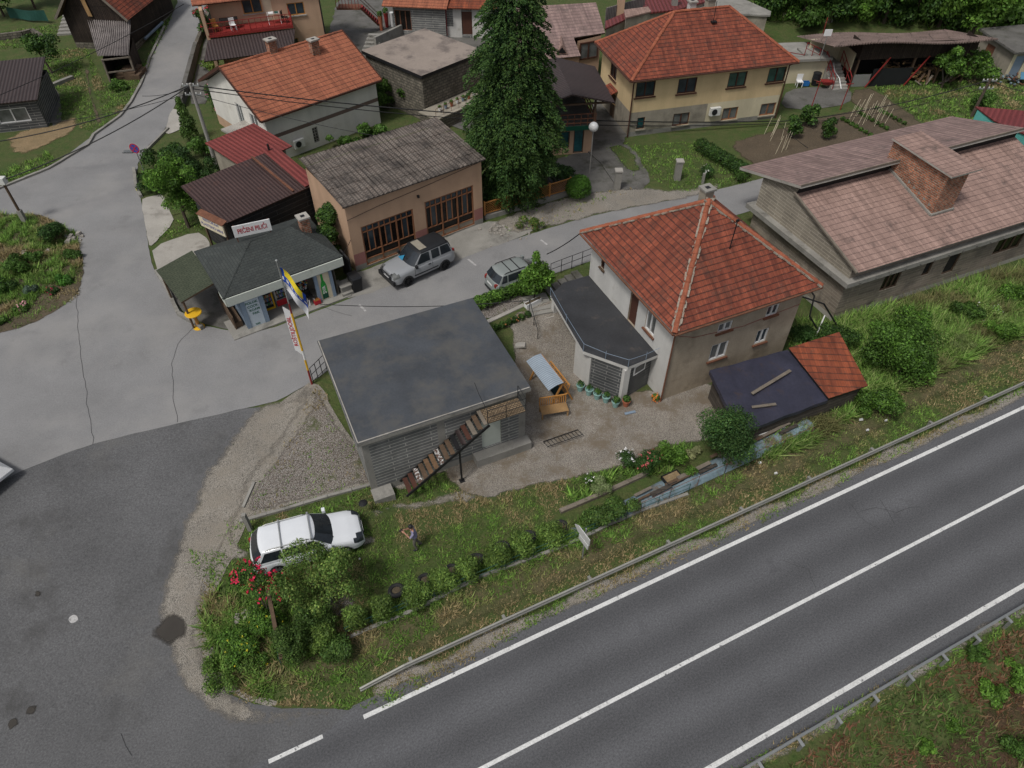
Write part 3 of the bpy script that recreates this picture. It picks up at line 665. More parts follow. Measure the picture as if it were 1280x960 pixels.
# ------------------------------------------------------------------ grass and weeds (nobody could count the blades)
def grass(name, poly, dens, hgt, cols, dry=None, wide=.024, kind='stuff', world=False, holes=(), lean=.6, ds=.35, dlim=0.0, mat='blade'):
    w_ = poly if world else wpoly(poly); a = np.array(w_); x0, y0 = a.min(0); x1, y1 = a.max(0)
    n = int((x1-x0)*(y1-y0)*dens*1.35); x = RNG.uniform(x0, x1, n); y = RNG.uniform(y0, y1, n); k = inpoly(x, y, w_)
    for hp in holes: k &= ~inpoly(x, y, hp if world else wpoly(hp))
    x = x[k]; y = y[k]; n = len(x)
    nz = np.array([mnoise.fractal(Vector((p*ds, q*ds, 2.0)), 1.0, 2.0, 4) for p, q in zip(x, y)])
    tuft = np.array([mnoise.noise(Vector((p*1.9, q*1.9, 7.0))) for p, q in zip(x, y)])
    keep = RNG.uniform(0, 1, n) < np.clip(.75 + 1.1*tuft, .12, 1); x, y, nz, tuft = x[keep], y[keep], nz[keep], tuft[keep]; n = len(x)
    z = h(x, y); base = np.stack([x, y, z - .02], 1)
    c = greens(n, cols, None, .45)*np.clip(1.15 + .9*tuft, .65, 1.7)[:, None]
    if dry is not None:
        f = np.clip((nz - dlim)*4 + .5 + RNG.normal(0, .2, n), 0, 1)[:, None]
        c = c*(1-f) + greens(n, dry, None, .35)*f
    H = hgt*RNG.uniform(.4, 1.3, n)*(1 + .6*np.clip(tuft, -.6, 1)); ang = RNG.uniform(0, 6.283, n); le = RNG.uniform(.3, 1.0+lean, n)*H
    ax = np.stack([np.cos(ang), np.sin(ang), np.zeros(n)], 1); pr = np.stack([-np.sin(ang), np.cos(ang), np.zeros(n)], 1)*(wide*RNG.uniform(.6, 1.5, n))[:, None]
    tip = base + ax*le[:, None] + np.stack([np.zeros(n), np.zeros(n), H], 1)
    co = np.stack([base-pr, base+pr, tip], 1).reshape(-1, 3)
    return tag(ptsmesh(name, co, 3, c, M[mat]), kind=kind)
GR = [(.084, .15, .026), (.062, .118, .021), (.108, .162, .036), (.05, .096, .018)]
GD = [(.21, .165, .082), (.155, .132, .06), (.25, .195, .105)]
GM = [(.085, .155, .028), (.064, .124, .023), (.118, .178, .042), (.145, .18, .062)]
grass('lawn_grass', [(300, 690), (330, 640), (470, 604), (500, 612), (560, 588), (580, 620), (615, 628), (655, 612), (740, 598), (790, 580), (800, 592), (700, 640), (600, 722), (520, 762), (434, 798), (380, 800), (350, 740)], 260, .10, GR, GD, .02, holes=[[(452, 640), (540, 622), (575, 606), (612, 626), (500, 640), (470, 652)]], dlim=.22)
grass('lawn_grass', [(270, 660), (300, 640), (330, 640), (318, 690), (290, 690)], 150, .09, GR, GD, dlim=.1)
grass('verge_grass', [(250, 760), (300, 700), (350, 730), (380, 800), (434, 798), (520, 762), (700, 685), (860, 618), (1010, 548), (1010, 560), (860, 640), (700, 712), (540, 790), (450, 845), (380, 870), (330, 878), (280, 850), (255, 810)], 300, .16, GR, GD, .025, dlim=.12)
grass('verge_grass', [(450, 845), (700, 712), (860, 640), (1010, 560), (1090, 500), (1300, 400), (1300, 470), (1150, 545), (860, 690), (720, 755), (560, 835), (500, 875), (450, 885), (340, 882), (380, 868)], 260, .09, GR, GD, .022, dlim=-.06, ds=.28)
grass('verge_grass', [(905, 968), (1100, 856), (1300, 752), (1300, 772), (1100, 880), (940, 965), (930, 990)], 320, .10, GR, GD, .022, dlim=.25)
grass('bank_weeds', [(940, 990), (1100, 880), (1300, 772), (1420, 760), (1420, 1060), (1000, 1060)], 150, .2, [(.05, .09, .018), (.04, .07, .016), (.07, .10, .03), (.085, .062, .032)], [(.12, .055, .03), (.10, .075, .04), (.15, .09, .05)], .03, dlim=.12, ds=.3)
grass('meadow_grass', [(1005, 470), (1030, 425), (1046, 404), (1110, 384), (1290, 335), (1330, 320), (1330, 395), (1090, 505), (1010, 560), (950, 575), (960, 540)], 430, .48, GM, [(.13, .12, .05), (.10, .105, .04)], .03, dlim=.3, lean=.8)
grass('meadow_grass', [(1000, 400), (1045, 410), (1060, 440), (1010, 470), (985, 430)], 260, .4, GM, None, .03)
grass('house_lawn', [(784, 182), (870, 176), (905, 186), (930, 205), (940, 228), (850, 242), (820, 226)], 120, .08, GR, None, .03)
grass('house_lawn', [(752, 180), (782, 178), (812, 214), (790, 222)], 70, .08, GR, None, .03)
grass('orchard_grass', [(1092, 108), (1180, 96), (1290, 110), (1290, 130), (1225, 150), (1180, 172), (1150, 150)], 90, .14, GR, GD, .04, dlim=.3)
grass('slope_grass', [(950, 30), (1000, 25), (1290, 45), (1290, -20), (930, -20)], 30, .5, GM, None, .1)
grass('left_lawn', [(45, 100), (60, 62), (108, 60), (130, 104), (172, 100), (164, 126), (150, 145), (120, 166), (100, 160), (95, 142), (70, 150), (78, 116)], 110, .11, GR, GD, .035, dlim=.25, holes=[[(106, 70), (112, 78), (116, 112), (132, 150), (122, 158), (112, 120), (102, 80)]])
grass('left_lawn', [(0, 40), (70, 30), (72, 45), (40, 58), (0, 62)], 60, .12, GR, None, .04)
grass('roadside_grass', [(0, 215), (60, 190), (68, 200), (60, 210), (0, 232)], 130, .16, GR, None, .035)
grass('roadside_grass', [(190, 62), (196, 40), (216, 20), (208, 38), (188, 76), (176, 106), (170, 100)], 60, .2, GR, None, .05)
grass('island_grass', [(-10, 268), (50, 270), (95, 292), (104, 330), (92, 350), (60, 362), (30, 390), (-10, 412)], 430, .24, GR, GD, .03, dlim=.1)
grass('shrubbery_grass', [(188, 305), (214, 275), (262, 270), (262, 285), (232, 292)], 120, .09, GR, None, .035)
grass('driveway_weeds', [(610, 290), (700, 250), (745, 240), (800, 234), (700, 278), (640, 292)], 25, .12, GR, GD, .05, dlim=0)
grass('lot_weeds', [(318, 605), (352, 560), (395, 485), (410, 520), (440, 556), (474, 600), (380, 628), (310, 645)], 60, .10, GR, GD, .03, dlim=.1)
grass('kerbside_weeds', [(258, 690), (300, 655), (262, 730), (252, 800), (262, 838), (248, 800), (244, 740)], 45, .07, GR, GD, .025, dlim=.0)
grass('kerbside_weeds', [(380, 505), (398, 482), (412, 500), (395, 515)], 160, .12, GR, GD, .025)
grass('track_weeds', [(452, 640), (480, 628), (540, 622), (575, 606), (612, 626), (560, 634), (500, 640), (470, 652)], 90, .08, GR, GD, .022, dlim=.2)
for nm, pl in (('edge_tufts', [(236, 690), (250, 742), (246, 800), (268, 850), (310, 880), (440, 886), (440, 876), (330, 872), (285, 845), (262, 800), (268, 742), (300, 690)]), ('edge_tufts', [(555, 594), (580, 618), (612, 624), (655, 609), (738, 594), (792, 576), (796, 586), (740, 604), (655, 622), (605, 636), (570, 628)]), ('edge_tufts', [(450, 884), (700, 752), (900, 668), (1300, 470), (1300, 482), (900, 680), (700, 766), (480, 886)]), ('edge_tufts', [(60, 360), (104, 330), (98, 372), (60, 394), (20, 412), (10, 404)])):
    grass(nm, pl, 190, .13, GR, GD, .025, dlim=.05)
grass('row_weeds', [(390, 800), (440, 778), (520, 740), (600, 704), (690, 664), (730, 648), (760, 640), (770, 652), (700, 686), (600, 724), (520, 764), (434, 800)], 330, .28, GR, GD, .028, dlim=.3)
grass('corner_weeds', [(248, 765), (290, 715), (340, 745), (350, 820), (330, 872), (285, 850), (256, 812)], 260, .32, GM + GR, GD, .03, dlim=.3)
grass('bed_plants', [(700, 610), (740, 598), (790, 580), (830, 562), (850, 556), (870, 560), (840, 590), (800, 596), (720, 630)], 160, .25, GR, None, .04)

# ------------------------------------------------------------------ shrubs, trees
LG = [(.042, .088, .014), (.030, .066, .011), (.056, .108, .02)]
LDK = [(.022, .052, .012), (.032, .066, .014), (.017, .041, .009)]
LY = [(.085, .13, .022), (.06, .105, .02), (.11, .145, .03)]
LB = [(.06, .125, .016), (.08, .15, .022), (.045, .10, .014)]
def shrub(name, label, cat, base, bl, n, size, cols, group=None, flowers=None, stems=3, flat=.7, asp=.6, parent=None, shell=.5):
    if base[1] < 30: n = int(n*2.1); size *= .66
    elif base[1] < 46: n = int(n*1.6); size *= .78
    """base = world point; ellipsoids relative to it"""
    o = thing(name, label, cat, base, 0, group)
    p, d, i = blobs(n, bl, shell); mx = max(b[2]+b[5] for b in bl); k = p[:, 2] > .02; p, d, i = p[k], d[k], i[k]
    ptsmesh('foliage', leaves(p, size, None, d, flat, asp), 4, greens(len(p), cols, i), M['leaf'], o)
    mb = MB()
    for s in range(stems):
        b = bl[s % len(bl)]; a = random.uniform(0, 6.28)
        mb.tube([(.04*math.cos(a), .04*math.sin(a), -.05), (b[0]*.5, b[1]*.5, b[2]*.5), (b[0], b[1], b[2] + b[5]*.4)], [.03, .022, .01], 5)
    mb.build('stem', M['bark'], o)
    if flowers:
        fc, fn, fs = flowers; p, d, i = blobs(fn, bl, .93); k = p[:, 2] > .1; p = p[k] + d[k]*.04; m = len(p); rep = 7
        pp = np.repeat(p, rep, 0) + RNG.normal(0, fs*.6, (m*rep, 3))
        ptsmesh('flowers', leaves(pp, fs, None, np.repeat(d[k], rep, 0), .8, .9), 4, greens(m*rep, fc, None, .25), M['petal'], o)
    return o
def rblobs(n, rx, ry, z0, z1, r0, r1, taper=.0):
    out = []
    for _ in range(n):
        a = random.uniform(0, 6.28); q = math.sqrt(random.random()); t = random.random(); f = 1 - taper*t; rr = random.uniform(r0, r1)
        out.append((rx*q*f*math.cos(a), ry*q*f*math.sin(a), z0+(z1-z0)*t, rr, rr, rr*random.uniform(.75, 1)))
    return out
def tree(name, label, base, H, tr, bl, n, size, cols, group=None, cat='tree', flat=.8, asp=.6, lean=(0, 0), limbs=5, shell=.35):
    if 1 < base[1] < 30: n = int(n*2.0); size *= .68
    elif 1 < base[1] < 46: n = int(n*1.5); size *= .8
    o = thing(name, label, cat, base, 0, group)
    mb = MB(); top = Vector((lean[0], lean[1], H))
    mb.tube([(0, 0, -.2), Vector((lean[0]*.2, lean[1]*.2, H*.3)), Vector((lean[0]*.6, lean[1]*.6, H*.65)), top], [tr*1.3, tr, tr*.7, tr*.25], 7)
    for k in range(limbs):
        b = bl[k % len(bl)]; t = random.uniform(.35, .75); s = Vector((lean[0]*t, lean[1]*t, H*t)); e = Vector(b[:3])
        mb.tube([s, s*.5+e*.5+Vector((0, 0, -.1)), e], [tr*.5, tr*.35, tr*.12], 5)
    mb.build('trunk', M['bark'], o)
    p, d, i = blobs(n, bl, shell)
    ptsmesh('crown', leaves(p, size, None, d, flat, asp), 4, greens(len(p), cols, i), M['leaf'], o)
    return o
def spruce():
    b = G(641, 250); b.z -= .1; o = thing('spruce_tree', 'tall dark green spruce tree towering beside the peach garage', 'tree', b)
    H = 19.5; mb = MB(); mb.tube([(0, 0, -.3), (0, 0, H*.5), (0, 0, H)], [.32, .2, .03], 8); mb.build('trunk', M['bark'], o)
    co, cols = [], []
    z = .9
    while z < H - .15:
        f = 1 - z/H; Rm = 3.72*min(1, (f*1.2)**.8)*random.uniform(.86, 1.1)*min(1, .34+.66*z/5.0); nb = int(8 + 15*f)
        for k in range(nb):
            a = 6.283*k/nb + random.uniform(-.25, .25) + z*2.1; L = Rm*random.uniform(.78, 1.1); droop = .30*L*(.6+f)
            da = np.array([math.cos(a), math.sin(a), 0]); pa = np.array([-math.sin(a), math.cos(a), 0]); m = int(36 + 95*L)
            t = RNG.uniform(.12, 1, m)**.75; wdt = .42*L*(1-t*.75)*RNG.uniform(-1, 1, m)*.8
            base = da*(t*L)[:, None] + pa*wdt[:, None]
            zz = z + .18*L*np.sin(t*2.6) - droop*t**2 - np.abs(wdt)*.25 + RNG.normal(0, .05, m)
            base[:, 2] = zz
            # hanging spray: a narrow kite drooping outwards
            out = da[None]*RNG.uniform(.3, .9, m)[:, None] + pa[None]*(np.sign(wdt)*RNG.uniform(.0, .8, m))[:, None] + np.array([0, 0, -1])*RNG.uniform(-.05, .6, m)[:, None]
            out /= np.linalg.norm(out, axis=1)[:, None]; ln = RNG.uniform(.10, .21, m)[:, None]
            sd_ = np.cross(out, rdir(m)); sd_ /= np.linalg.norm(sd_, axis=1)[:, None]; sd_ *= .034*RNG.uniform(.7, 1.4, m)[:, None]
            co.append(np.stack([base, base+out*ln*.5+sd_, base+out*ln, base+out*ln*.5-sd_], 1).reshape(-1, 3))
            cc = np.array([.021, .054, .0165])*random.uniform(.5, 1.5); tipf = (t > .66)*RNG.uniform(0, 1, m)
            cols.append(cc[None]*RNG.uniform(.65, 1.35, m)[:, None]*(1-tipf[:, None]*.5) + np.array([.085, .15, .026])[None]*tipf[:, None]*.75)
        z += random.uniform(.34, .5)*(1 if z < H*.8 else .7)
    ptsmesh('crown', np.concatenate(co), 4, np.concatenate(cols), M['needle'], o)
spruce()

def at(px, py, dz=0): return G(px, py) + Vector((0, 0, dz))
# by the utility pole and the sheds
tree('round_tree', 'dense bright green round tree left of the brown metal roof', at(236, 284), 3.0, .1, rblobs(30, 1.25, 1.1, 1.1, 4.2, .45, .8), 10000, .16, LB, cat='tree', shell=.5)
shrub('dark_shrub', 'dark green bush behind the round tree at the pole foot', 'bush', at(258, 232), rblobs(12, 1.1, .9, .5, 2.2, .4, .7), 3500, .16, LDK)
tree('thuja_tree', 'upright feathery thuja standing left of the utility pole', at(240, 176), 2.6, .07, [(0, 0, .7, .65, .65, .7), (.1, 0, 1.4, .55, .55, .7), (0, .1, 2.2, .4, .4, .7), (0, 0, 2.9, .22, .22, .5)], 4200, .15, [(.055, .095, .02), (.04, .075, .016)])
shrub('roadside_hedge', 'loose green hedge bushes along the street behind the round sign', 'hedge', at(215, 210), rblobs(16, 1.5, 1.2, .3, 1.3, .35, .6), 4200, .15, LDK + LG[:1])
shrub('roadside_hedge', 'low dark bush with yellow flowers below the no stopping sign', 'bush', at(188, 238), rblobs(9, .8, 1.1, .3, .9, .3, .5), 2400, .14, LDK, flowers=([(.6, .5, .03)], 3, .06))
shrub('roadside_hedge', 'pale green shrub between the thuja and the pole', 'bush', at(258, 196), rblobs(9, 1.0, .8, .4, 1.4, .35, .6), 2600, .15, LG)
shrub('flowering_climber', 'climbing rose with pink flowers at the orange house gable', 'climber', at(279, 142), rblobs(14, .9, .8, .5, 2.6, .35, .55), 3400, .16, LDK + LG, flowers=([(.5, .14, .2), (.55, .25, .28)], 40, .09))
shrub('flowering_climber', 'rose bush with dark red flowers beside the salmon balcony house', 'rose bush', at(262, 48), rblobs(12, .9, 1.4, .4, 2.4, .4, .6), 2600, .19, LDK + LG, flowers=([(.34, .02, .04)], 30, .12))
shrub('garden_bush', 'yellow green bush at the foot of the rose beside the stream', 'bush', at(268, 85), rblobs(7, .7, 1.0, .3, 1.0, .35, .5), 1500, .17, LY)
for (x, y, lb, cs) in ((486, 138, 'leafy bush filling the gap between white house and stone block', LG), (470, 170, 'ivy bush along the white house wall above the garage roof', LG), (430, 185, 'low creeper along the white wall behind the garage', LG)):
    shrub('wall_bush', lb, 'bush', at(x, y), rblobs(10, 1.4, .9, .4, 1.9, .4, .7) if x > 480 else rblobs(10, 1.3, .35, .2, .9, .25, .4), 2600, .18, cs)
shrub('wall_creeper', 'ivy covering the side wall between kiosk and garage', 'climber', at(424, 318), rblobs(26, .45, 2.0, .3, 3.3, .35, .55), 8500, .15, LDK + LG)
shrub('ball_shrub', 'bright green clipped ball shrub at the lattice fence end', 'bush', at(722, 248), [(0, 0, .75, .85, .8, .8), (.1, .1, .9, .7, .7, .7)], 5200, .11, [(.05, .12, .012), (.04, .10, .012)], shell=.85)
shrub('fence_bush', 'dark bush under the spruce behind the lattice fence', 'bush', at(622, 262), rblobs(10, 1.2, .6, .5, 1.4, .4, .6), 2800, .16, LDK)
shrub('fence_bush', 'dark leafy bush between spruce and ball shrub', 'bush', at(690, 232), rblobs(12, 1.4, .8, .5, 1.9, .45, .7), 3000, .17, LDK)
shrub('verge_weed', 'scrubby weeds and yellow stems on the verge by the lattice fence', 'weeds', at(665, 284), rblobs(8, 1.1, .5, .15, .5, .2, .35), 1200, .11, LG + LY + [(.16, .12, .04)])
shrub('box_hedge', 'long clipped hedge beside the yellow house lawn', 'hedge', at(906, 202), [(-1.5+.38*k, 1.5-.6*k, .4, .55, .6, .6) for k in range(7)], 4500, .12, LDK + LG[:1], shell=.8)
shrub('garden_shrub', 'small white flowering shrub at the lawn post', 'bush', at(882, 222), rblobs(6, .35, .3, .25, .6, .2, .3), 900, .12, LDK, flowers=([(.6, .6, .55)], 14, .06))
shrub('garden_shrub', 'spiky pale green plant at the hedge corner', 'plant', at(920, 226), rblobs(5, .5, .4, .2, .45, .2, .3), 700, .2, LG, asp=.25)
for (x, y, lb) in ((990, 172, 'leafy bush at the right corner of the yellow house'), (1008, 158, 'bushy young plant on bare soil right of the yellow house'), (1030, 172, 'small upright bush in the middle of the vegetable bed')):
    shrub('soil_bush', lb, 'bush', at(x, y), rblobs(7, .45, .4, .4, 1.5, .3, .45), 1500, .16, LDK + LG)
# hillside wood: each tree with its own crown
def wood_tree(kind):
    c = [LG, LDK + LG, LB][kind]; return tree('woodland_tree', ['mid green leafy tree in the wood on the slope behind the barn', 'dark leafy tree in the wood on the slope behind the barn', 'pale green feathery tree in the wood on the slope behind the barn'][kind],
        (0, 0, 0), 5.5, .16, rblobs(34, 2.4, 2.2, .8, 6.3, .8, 1.4, .3), 8000, .34, c, 'trees of the wood behind the barn', shell=.5)
protos = [wood_tree(k) for k in range(3)]
first = [True]*3
WT = [(968, 20, 1), (1000, 34, 0), (1036, 30, 1), (1070, 26, 2), (1104, 30, 1), (1140, 28, 0), (1172, 36, 1), (1240, 40, 0), (1270, 30, 1), (960, -4, 0), (996, 2, 1), (1032, -2, 0), (1066, -4, 1), (1100, 0, 0), (1136, -6, 1), (1170, 4, 0), (1206, 8, 1), (1242, 2, 0), (1278, 4, 1), (1300, 34, 0), (1320, 0, 1), (1010, -26, 1), (1080, -30, 0), (1150, -30, 1), (1220, -28, 0), (1290, -30, 1), (940, -28, 0)]
for (x, y, k) in WT:
    p = G(x, y); s = random.uniform(.75, 1.15)
    o = protos[k] if first[k] else dup(protos[k]); first[k] = False
    o.location = p; o.rotation_euler = (0, 0, random.uniform(0, 6.28)); o.scale = (s, s, s*random.uniform(.85, 1.1))
tree('locust_tree', 'large pale green feathery tree overhanging the barn end', at(1205, 66), 5.2, .16, rblobs(30, 2.6, 2.0, 2.6, 6.6, .8, 1.3), 9000, .3, LB, shell=.5)
tree('garden_tree', 'young tree with a thin bare trunk on the orchard grass', at(1176, 110), 2.9, .06, rblobs(14, .95, .9, 1.6, 3.4, .4, .7), 2800, .22, LG + LB, lean=(.5, .3), shell=.45)
shrub('orchard_bush', 'spreading green bush right of the young orchard tree', 'bush', at(1212, 104), rblobs(14, 1.6, 1.3, .6, 2.3, .5, .85), 3600, .2, LB + LG)
shrub('orchard_bush', 'low bush by the leaning pole on the orchard grass', 'bush', at(1222, 138), rblobs(8, .9, .8, .3, 1.2, .35, .5), 1600, .18, LG)
for (x, y, lb) in ((5, 20, 'fruit tree at the far left edge behind the green tarp'), (44, 10, 'dark tree above the green tarp at the top left')):
    tree('hill_tree', lb, at(x, y), 3.2, .1, rblobs(14, 1.6, 1.4, 1.4, 3.6, .6, 1.0), 3400, .27, LDK + LG, shell=.45)
tree('apple_tree', 'small leaning fruit tree on the lawn behind the slate house', at(66, 92), 2.3, .08, rblobs(14, 1.5, 1.0, 1.7, 2.7, .45, .75), 2800, .2, LDK + LG, lean=(-1.2, .9), shell=.45)
shrub('lawn_bush', 'patch of taller green plants before the wooden shed', 'plants', at(150, 112), rblobs(8, 1.0, .9, .1, .4, .25, .4), 1300, .18, LG)
# bushes on the traffic island
for (x, y, r_, zz, n, cs, lb, fl) in ((72, 300, .95, 1.2, 3200, LDK, 'big dark bush at the tip of the road island', None), (92, 322, .55, .5, 1300, LG, 'low green bush right on the island kerb', None), (22, 340, .8, .9, 2200, LG, 'leafy bush on the left part of the island', None), (8, 365, .7, .7, 1500, LDK + LG, 'bush at the left picture edge on the island', None),
    (45, 325, .6, .5, 1200, LG, 'loose weeds in the middle of the island', None), (82, 353, .45, .4, 1400, [(.04, .11, .014)], 'rounded bright green perennial on the bare island soil', None), (40, 366, .42, .35, 800, [(.06, .09, .06)], 'grey green agave like plant on the island', None), (66, 366, .35, .3, 700, LDK, 'small red flowering plant on the island soil', ([(.3, .03, .06)], 12, .06)), (28, 388, .45, .3, 900, LG, 'pink flowering cushion plant at the island edge', ([(.5, .25, .28)], 26, .05)), (2, 405, .4, .35, 600, LG, 'green tuft at the bottom left tip of the island', None)):
    shrub('island_plant', lb, 'plant', at(x, y), rblobs(7, r_*.7, r_*.6, zz*.25, zz*.7, r_*.35, r_*.6), n, .13, cs, flowers=fl)
# shrub over the parked wagon, rose arch, corner weeds
tree('fruit_tree', 'light green bushy tree standing before the white station wagon', at(408, 755), 2.3, .06, rblobs(34, 1.5, 1.05, 1.0, 3.1, .32, .6), 6500, .125, [(.075, .13, .026), (.058, .105, .023), (.13, .175, .042)], lean=(.1, .2), shell=.3)
rs = shrub('red_rose', 'rambling rose with crimson flowers on top of the timber rail', 'rose bush', at(336, 770), [(-.3, .55, 2.5, .55, .5, .35), (.2, .3, 2.35, .45, .45, .35), (.75, .35, 2.0, .5, .4, .5), (-.7, .3, 2.3, .35, .35, .3), (.9, -.1, 1.7, .3, .3, .35), (.1, -.1, 2.1, .35, .3, .3)], 1500, .13, LDK + LG, flowers=([(.42, .015, .05), (.5, .02, .07)], 60, .09))
shrub('conifer_bush', 'dense dark green conifer bush right of the timber rail', 'bush', at(372, 815), rblobs(14, .6, .5, .4, 1.5, .35, .5), 3800, .12, [(.03, .06, .012), (.045, .075, .016)])
shrub('conifer_bush', 'loose dark shrub between the conifer bush and the first row shrub', 'shrub', at(395, 785), rblobs(12, .7, .5, .35, 1.2, .35, .5), 3000, .13, [(.04, .08, .018), (.06, .105, .022)])
shrub('conifer_bush', 'low shrub at the kerb below the conifer bush', 'shrub', at(420, 815), rblobs(10, .6, .45, .2, .8, .3, .45), 2200, .12, [(.04, .08, .018), (.055, .095, .02)])
shrub('weed_clump', 'tall green weeds with yellow flowers left of the timber rail', 'weeds', at(318, 800), rblobs(18, 1.1, 1.1, .15, .6, .3, .5), 4200, .12, LG + LB, flowers=([(.5, .42, .03)], 30, .035))
shrub('weed_clump', 'trampled green weeds at the corner of the road verge', 'weeds', at(290, 845), rblobs(14, 1.1, .8, .08, .3, .25, .4), 2200, .11, GR)
HL = ['leftmost clipped yellow green shrub of the tyre row beside the conifer', 'second shrub from the left in the row of tyres', 'third shrub from the left in the row of tyres', 'fourth shrub from the left in the row of tyres, between two black tyres', 'fifth shrub from the left along the tyre row', 'sixth shrub from the left along the tyre row', 'seventh shrub of the tyre row, just below the lawn middle', 'eighth shrub of the tyre row, tall and bushy', 'shrub of the tyre row nearest the road sign on its left']
for k, (x, y) in enumerate(((408, 806), (448, 782), (480, 770), (520, 752), (552, 736), (586, 722), (622, 705), (652, 692), (688, 678))):
    shrub('row_shrub', HL[k], 'shrub', at(x, y), rblobs(5, .45, .35, .3, .8+.3*random.random(), .22, .42) + [(0, 0, .5, .52, .48, .55), (.15, .05, 1.0, .36, .34, .45), (-.2, .08, .85, .36, .34, .4), (.0, -.2, .7, .3, .3, .35)], 2100, .14, [(.078, .13, .025), (.11, .165, .034), (.052, .095, .02)], 'shrubs in the row of tyres', asp=.4, shell=.4)
for (x, y, lb) in ((745, 655, 'leafy shrub right of the road sign by the timber edging'), (775, 643, 'shrub beside the left end of the blue covered timber pile')):
    shrub('row_shrub', lb, 'shrub', at(x, y), rblobs(8, .6, .4, .35, .9, .3, .45), 1900, .13, [(.04, .08, .018), (.06, .10, .02)])
# flower bed
shrub('flower_bush', 'bush covered in small white flowers at the yard edge', 'flowers', at(780, 586), rblobs(6, .4, .35, .3, .8, .25, .35), 900, .1, LDK, flowers=([(.7, .7, .66)], 38, .05))
shrub('flower_bush', 'rose bush with pink red flowers at the yard edge', 'rose bush', at(806, 590), rblobs(7, .45, .4, .4, 1.1, .3, .4), 1500, .11, LDK, flowers=([(.4, .06, .07), (.45, .15, .14)], 34, .06))
shrub('flower_bush', 'variegated pale green plant in the bed below the yard', 'plant', at(752, 612), rblobs(6, .4, .35, .2, .55, .22, .32), 1300, .14, [(.16, .19, .09), (.10, .14, .05)], asp=.25)
shrub('flower_bush', 'bright green feathery bush at the yard edge before the round tree', 'bush', at(836, 578), rblobs(7, .5, .4, .3, 1.0, .28, .4), 1700, .12, LB)
shrub('flower_bush', 'low white flowers left of the variegated plant', 'flowers', at(738, 606), rblobs(4, .25, .2, .2, .5, .15, .25), 500, .1, LG, flowers=([(.7, .7, .66)], 14, .05))
shrub('flower_bush', 'pale cream leaved plant under the round tree', 'plant', at(868, 572), rblobs(4, .35, .3, .15, .4, .18, .25), 700, .14, [(.20, .21, .10)], asp=.25)
tree('yard_tree', 'round dark green tree in the yard before the blue tarp roof', at(900, 576), 2.4, .08, rblobs(30, 1.0, .8, .8, 3.1, .5, .75), 9500, .13, [(.022, .055, .014), (.032, .07, .018), (.045, .085, .02)], shell=.55)
# right meadow
tree('meadow_tree', 'light green bushy tree right of the tiled shed roof', at(1120, 470), 2.2, .09, rblobs(24, 1.6, 1.1, .8, 2.6, .5, .85), 7500, .17, LG + LB[:1], shell=.4)
tree('meadow_tree', 'spreading bush against the plinth of the big block building', at(1112, 432), 1.9, .08, rblobs(16, 1.4, .8, .7, 2.1, .4, .7), 4600, .17, LG + LB, shell=.4)
shrub('meadow_bush', 'dark bush between the block building and the tiled shed', 'bush', at(1040, 438), rblobs(12, 1.4, .9, .4, 1.3, .4, .65), 2800, .15, LDK + LG)
shrub('meadow_bush', 'dark shrub squeezed between the brown house and the block building', 'bush', at(1000, 424), rblobs(7, .6, .6, .3, .9, .3, .5), 1500, .14, LDK)
shrub('meadow_bush', 'green bush below the tiled shed at the plank pile end', 'bush', at(1095, 515), rblobs(12, 1.2, .6, .3, 1.1, .35, .55), 2800, .15, LG + LB)
shrub('white_umbel', 'tall grass clump with white umbels on the meadow', 'weeds', at(1232, 400), rblobs(5, .6, .4, .3, .6, .25, .4), 700, .12, GM, flowers=([(.7, .7, .66)], 14, .05))
shrub('white_umbel', 'seeding yellowish grass clump in the middle of the meadow', 'weeds', at(1190, 432), rblobs(8, 1.2, .6, .2, .5, .3, .45), 900, .2, [(.12, .15, .05), (.09, .12, .04)], asp=.15)
for (x, y, r_, n, cs, lb) in ((1165, 430, .8, 2000, GM, 'pale green leafy clump right of the two meadow bushes'), (1205, 398, .7, 1700, LG, 'low leafy clump below the narrow windows of the block building'), (1262, 372, .9, 2200, LG + LB, 'bushy weeds at the right end of the block building plinth'), (1150, 478, .6, 1500, GM, 'rounded weed clump near the dry strip of the meadow'), (1246, 420, .8, 1900, LB, 'bright nettle clump in the right part of the meadow')):
    shrub('meadow_clump', lb, 'weeds', at(x, y), rblobs(11, r_, r_*.7, .15, .75, r_*.35, r_*.6), n, .15, cs)
# sapling and hedge at the small car
tree('sapling', 'bright green sapling hiding the rear of the small silver car', at(668, 372), 2.2, .04, [(-.25, 0, .9, .85, .7, .6), (.45, .1, 1.2, .7, .6, .6), (0, 0, 1.7, .6, .5, .55), (.4, 0, 2.0, .42, .4, .45), (.05, 0, 2.6, .26, .26, .6), (-.5, 0, 1.5, .4, .4, .4), (.8, 0, 1.5, .35, .35, .35)], 3600, .17, LB, shell=.3)
shrub('street_hedge', 'leafy hedge along the street above the planter bed', 'hedge', at(620, 385), [(-.9+.42*k, -.1+.25*k, .45, .5, .4, .45) for k in range(9)], 4600, .14, LB + LG, shell=.55)
shrub('planter_plants', 'row of small plants in the bed under the planter wall', 'plants', at(636, 408), [(-.7+.35*k, -.3+.22*k, .15, .22, .2, .25) for k in range(6)], 900, .13, LG + LDK, flowers=([(.5, .2, .08)], 8, .05))
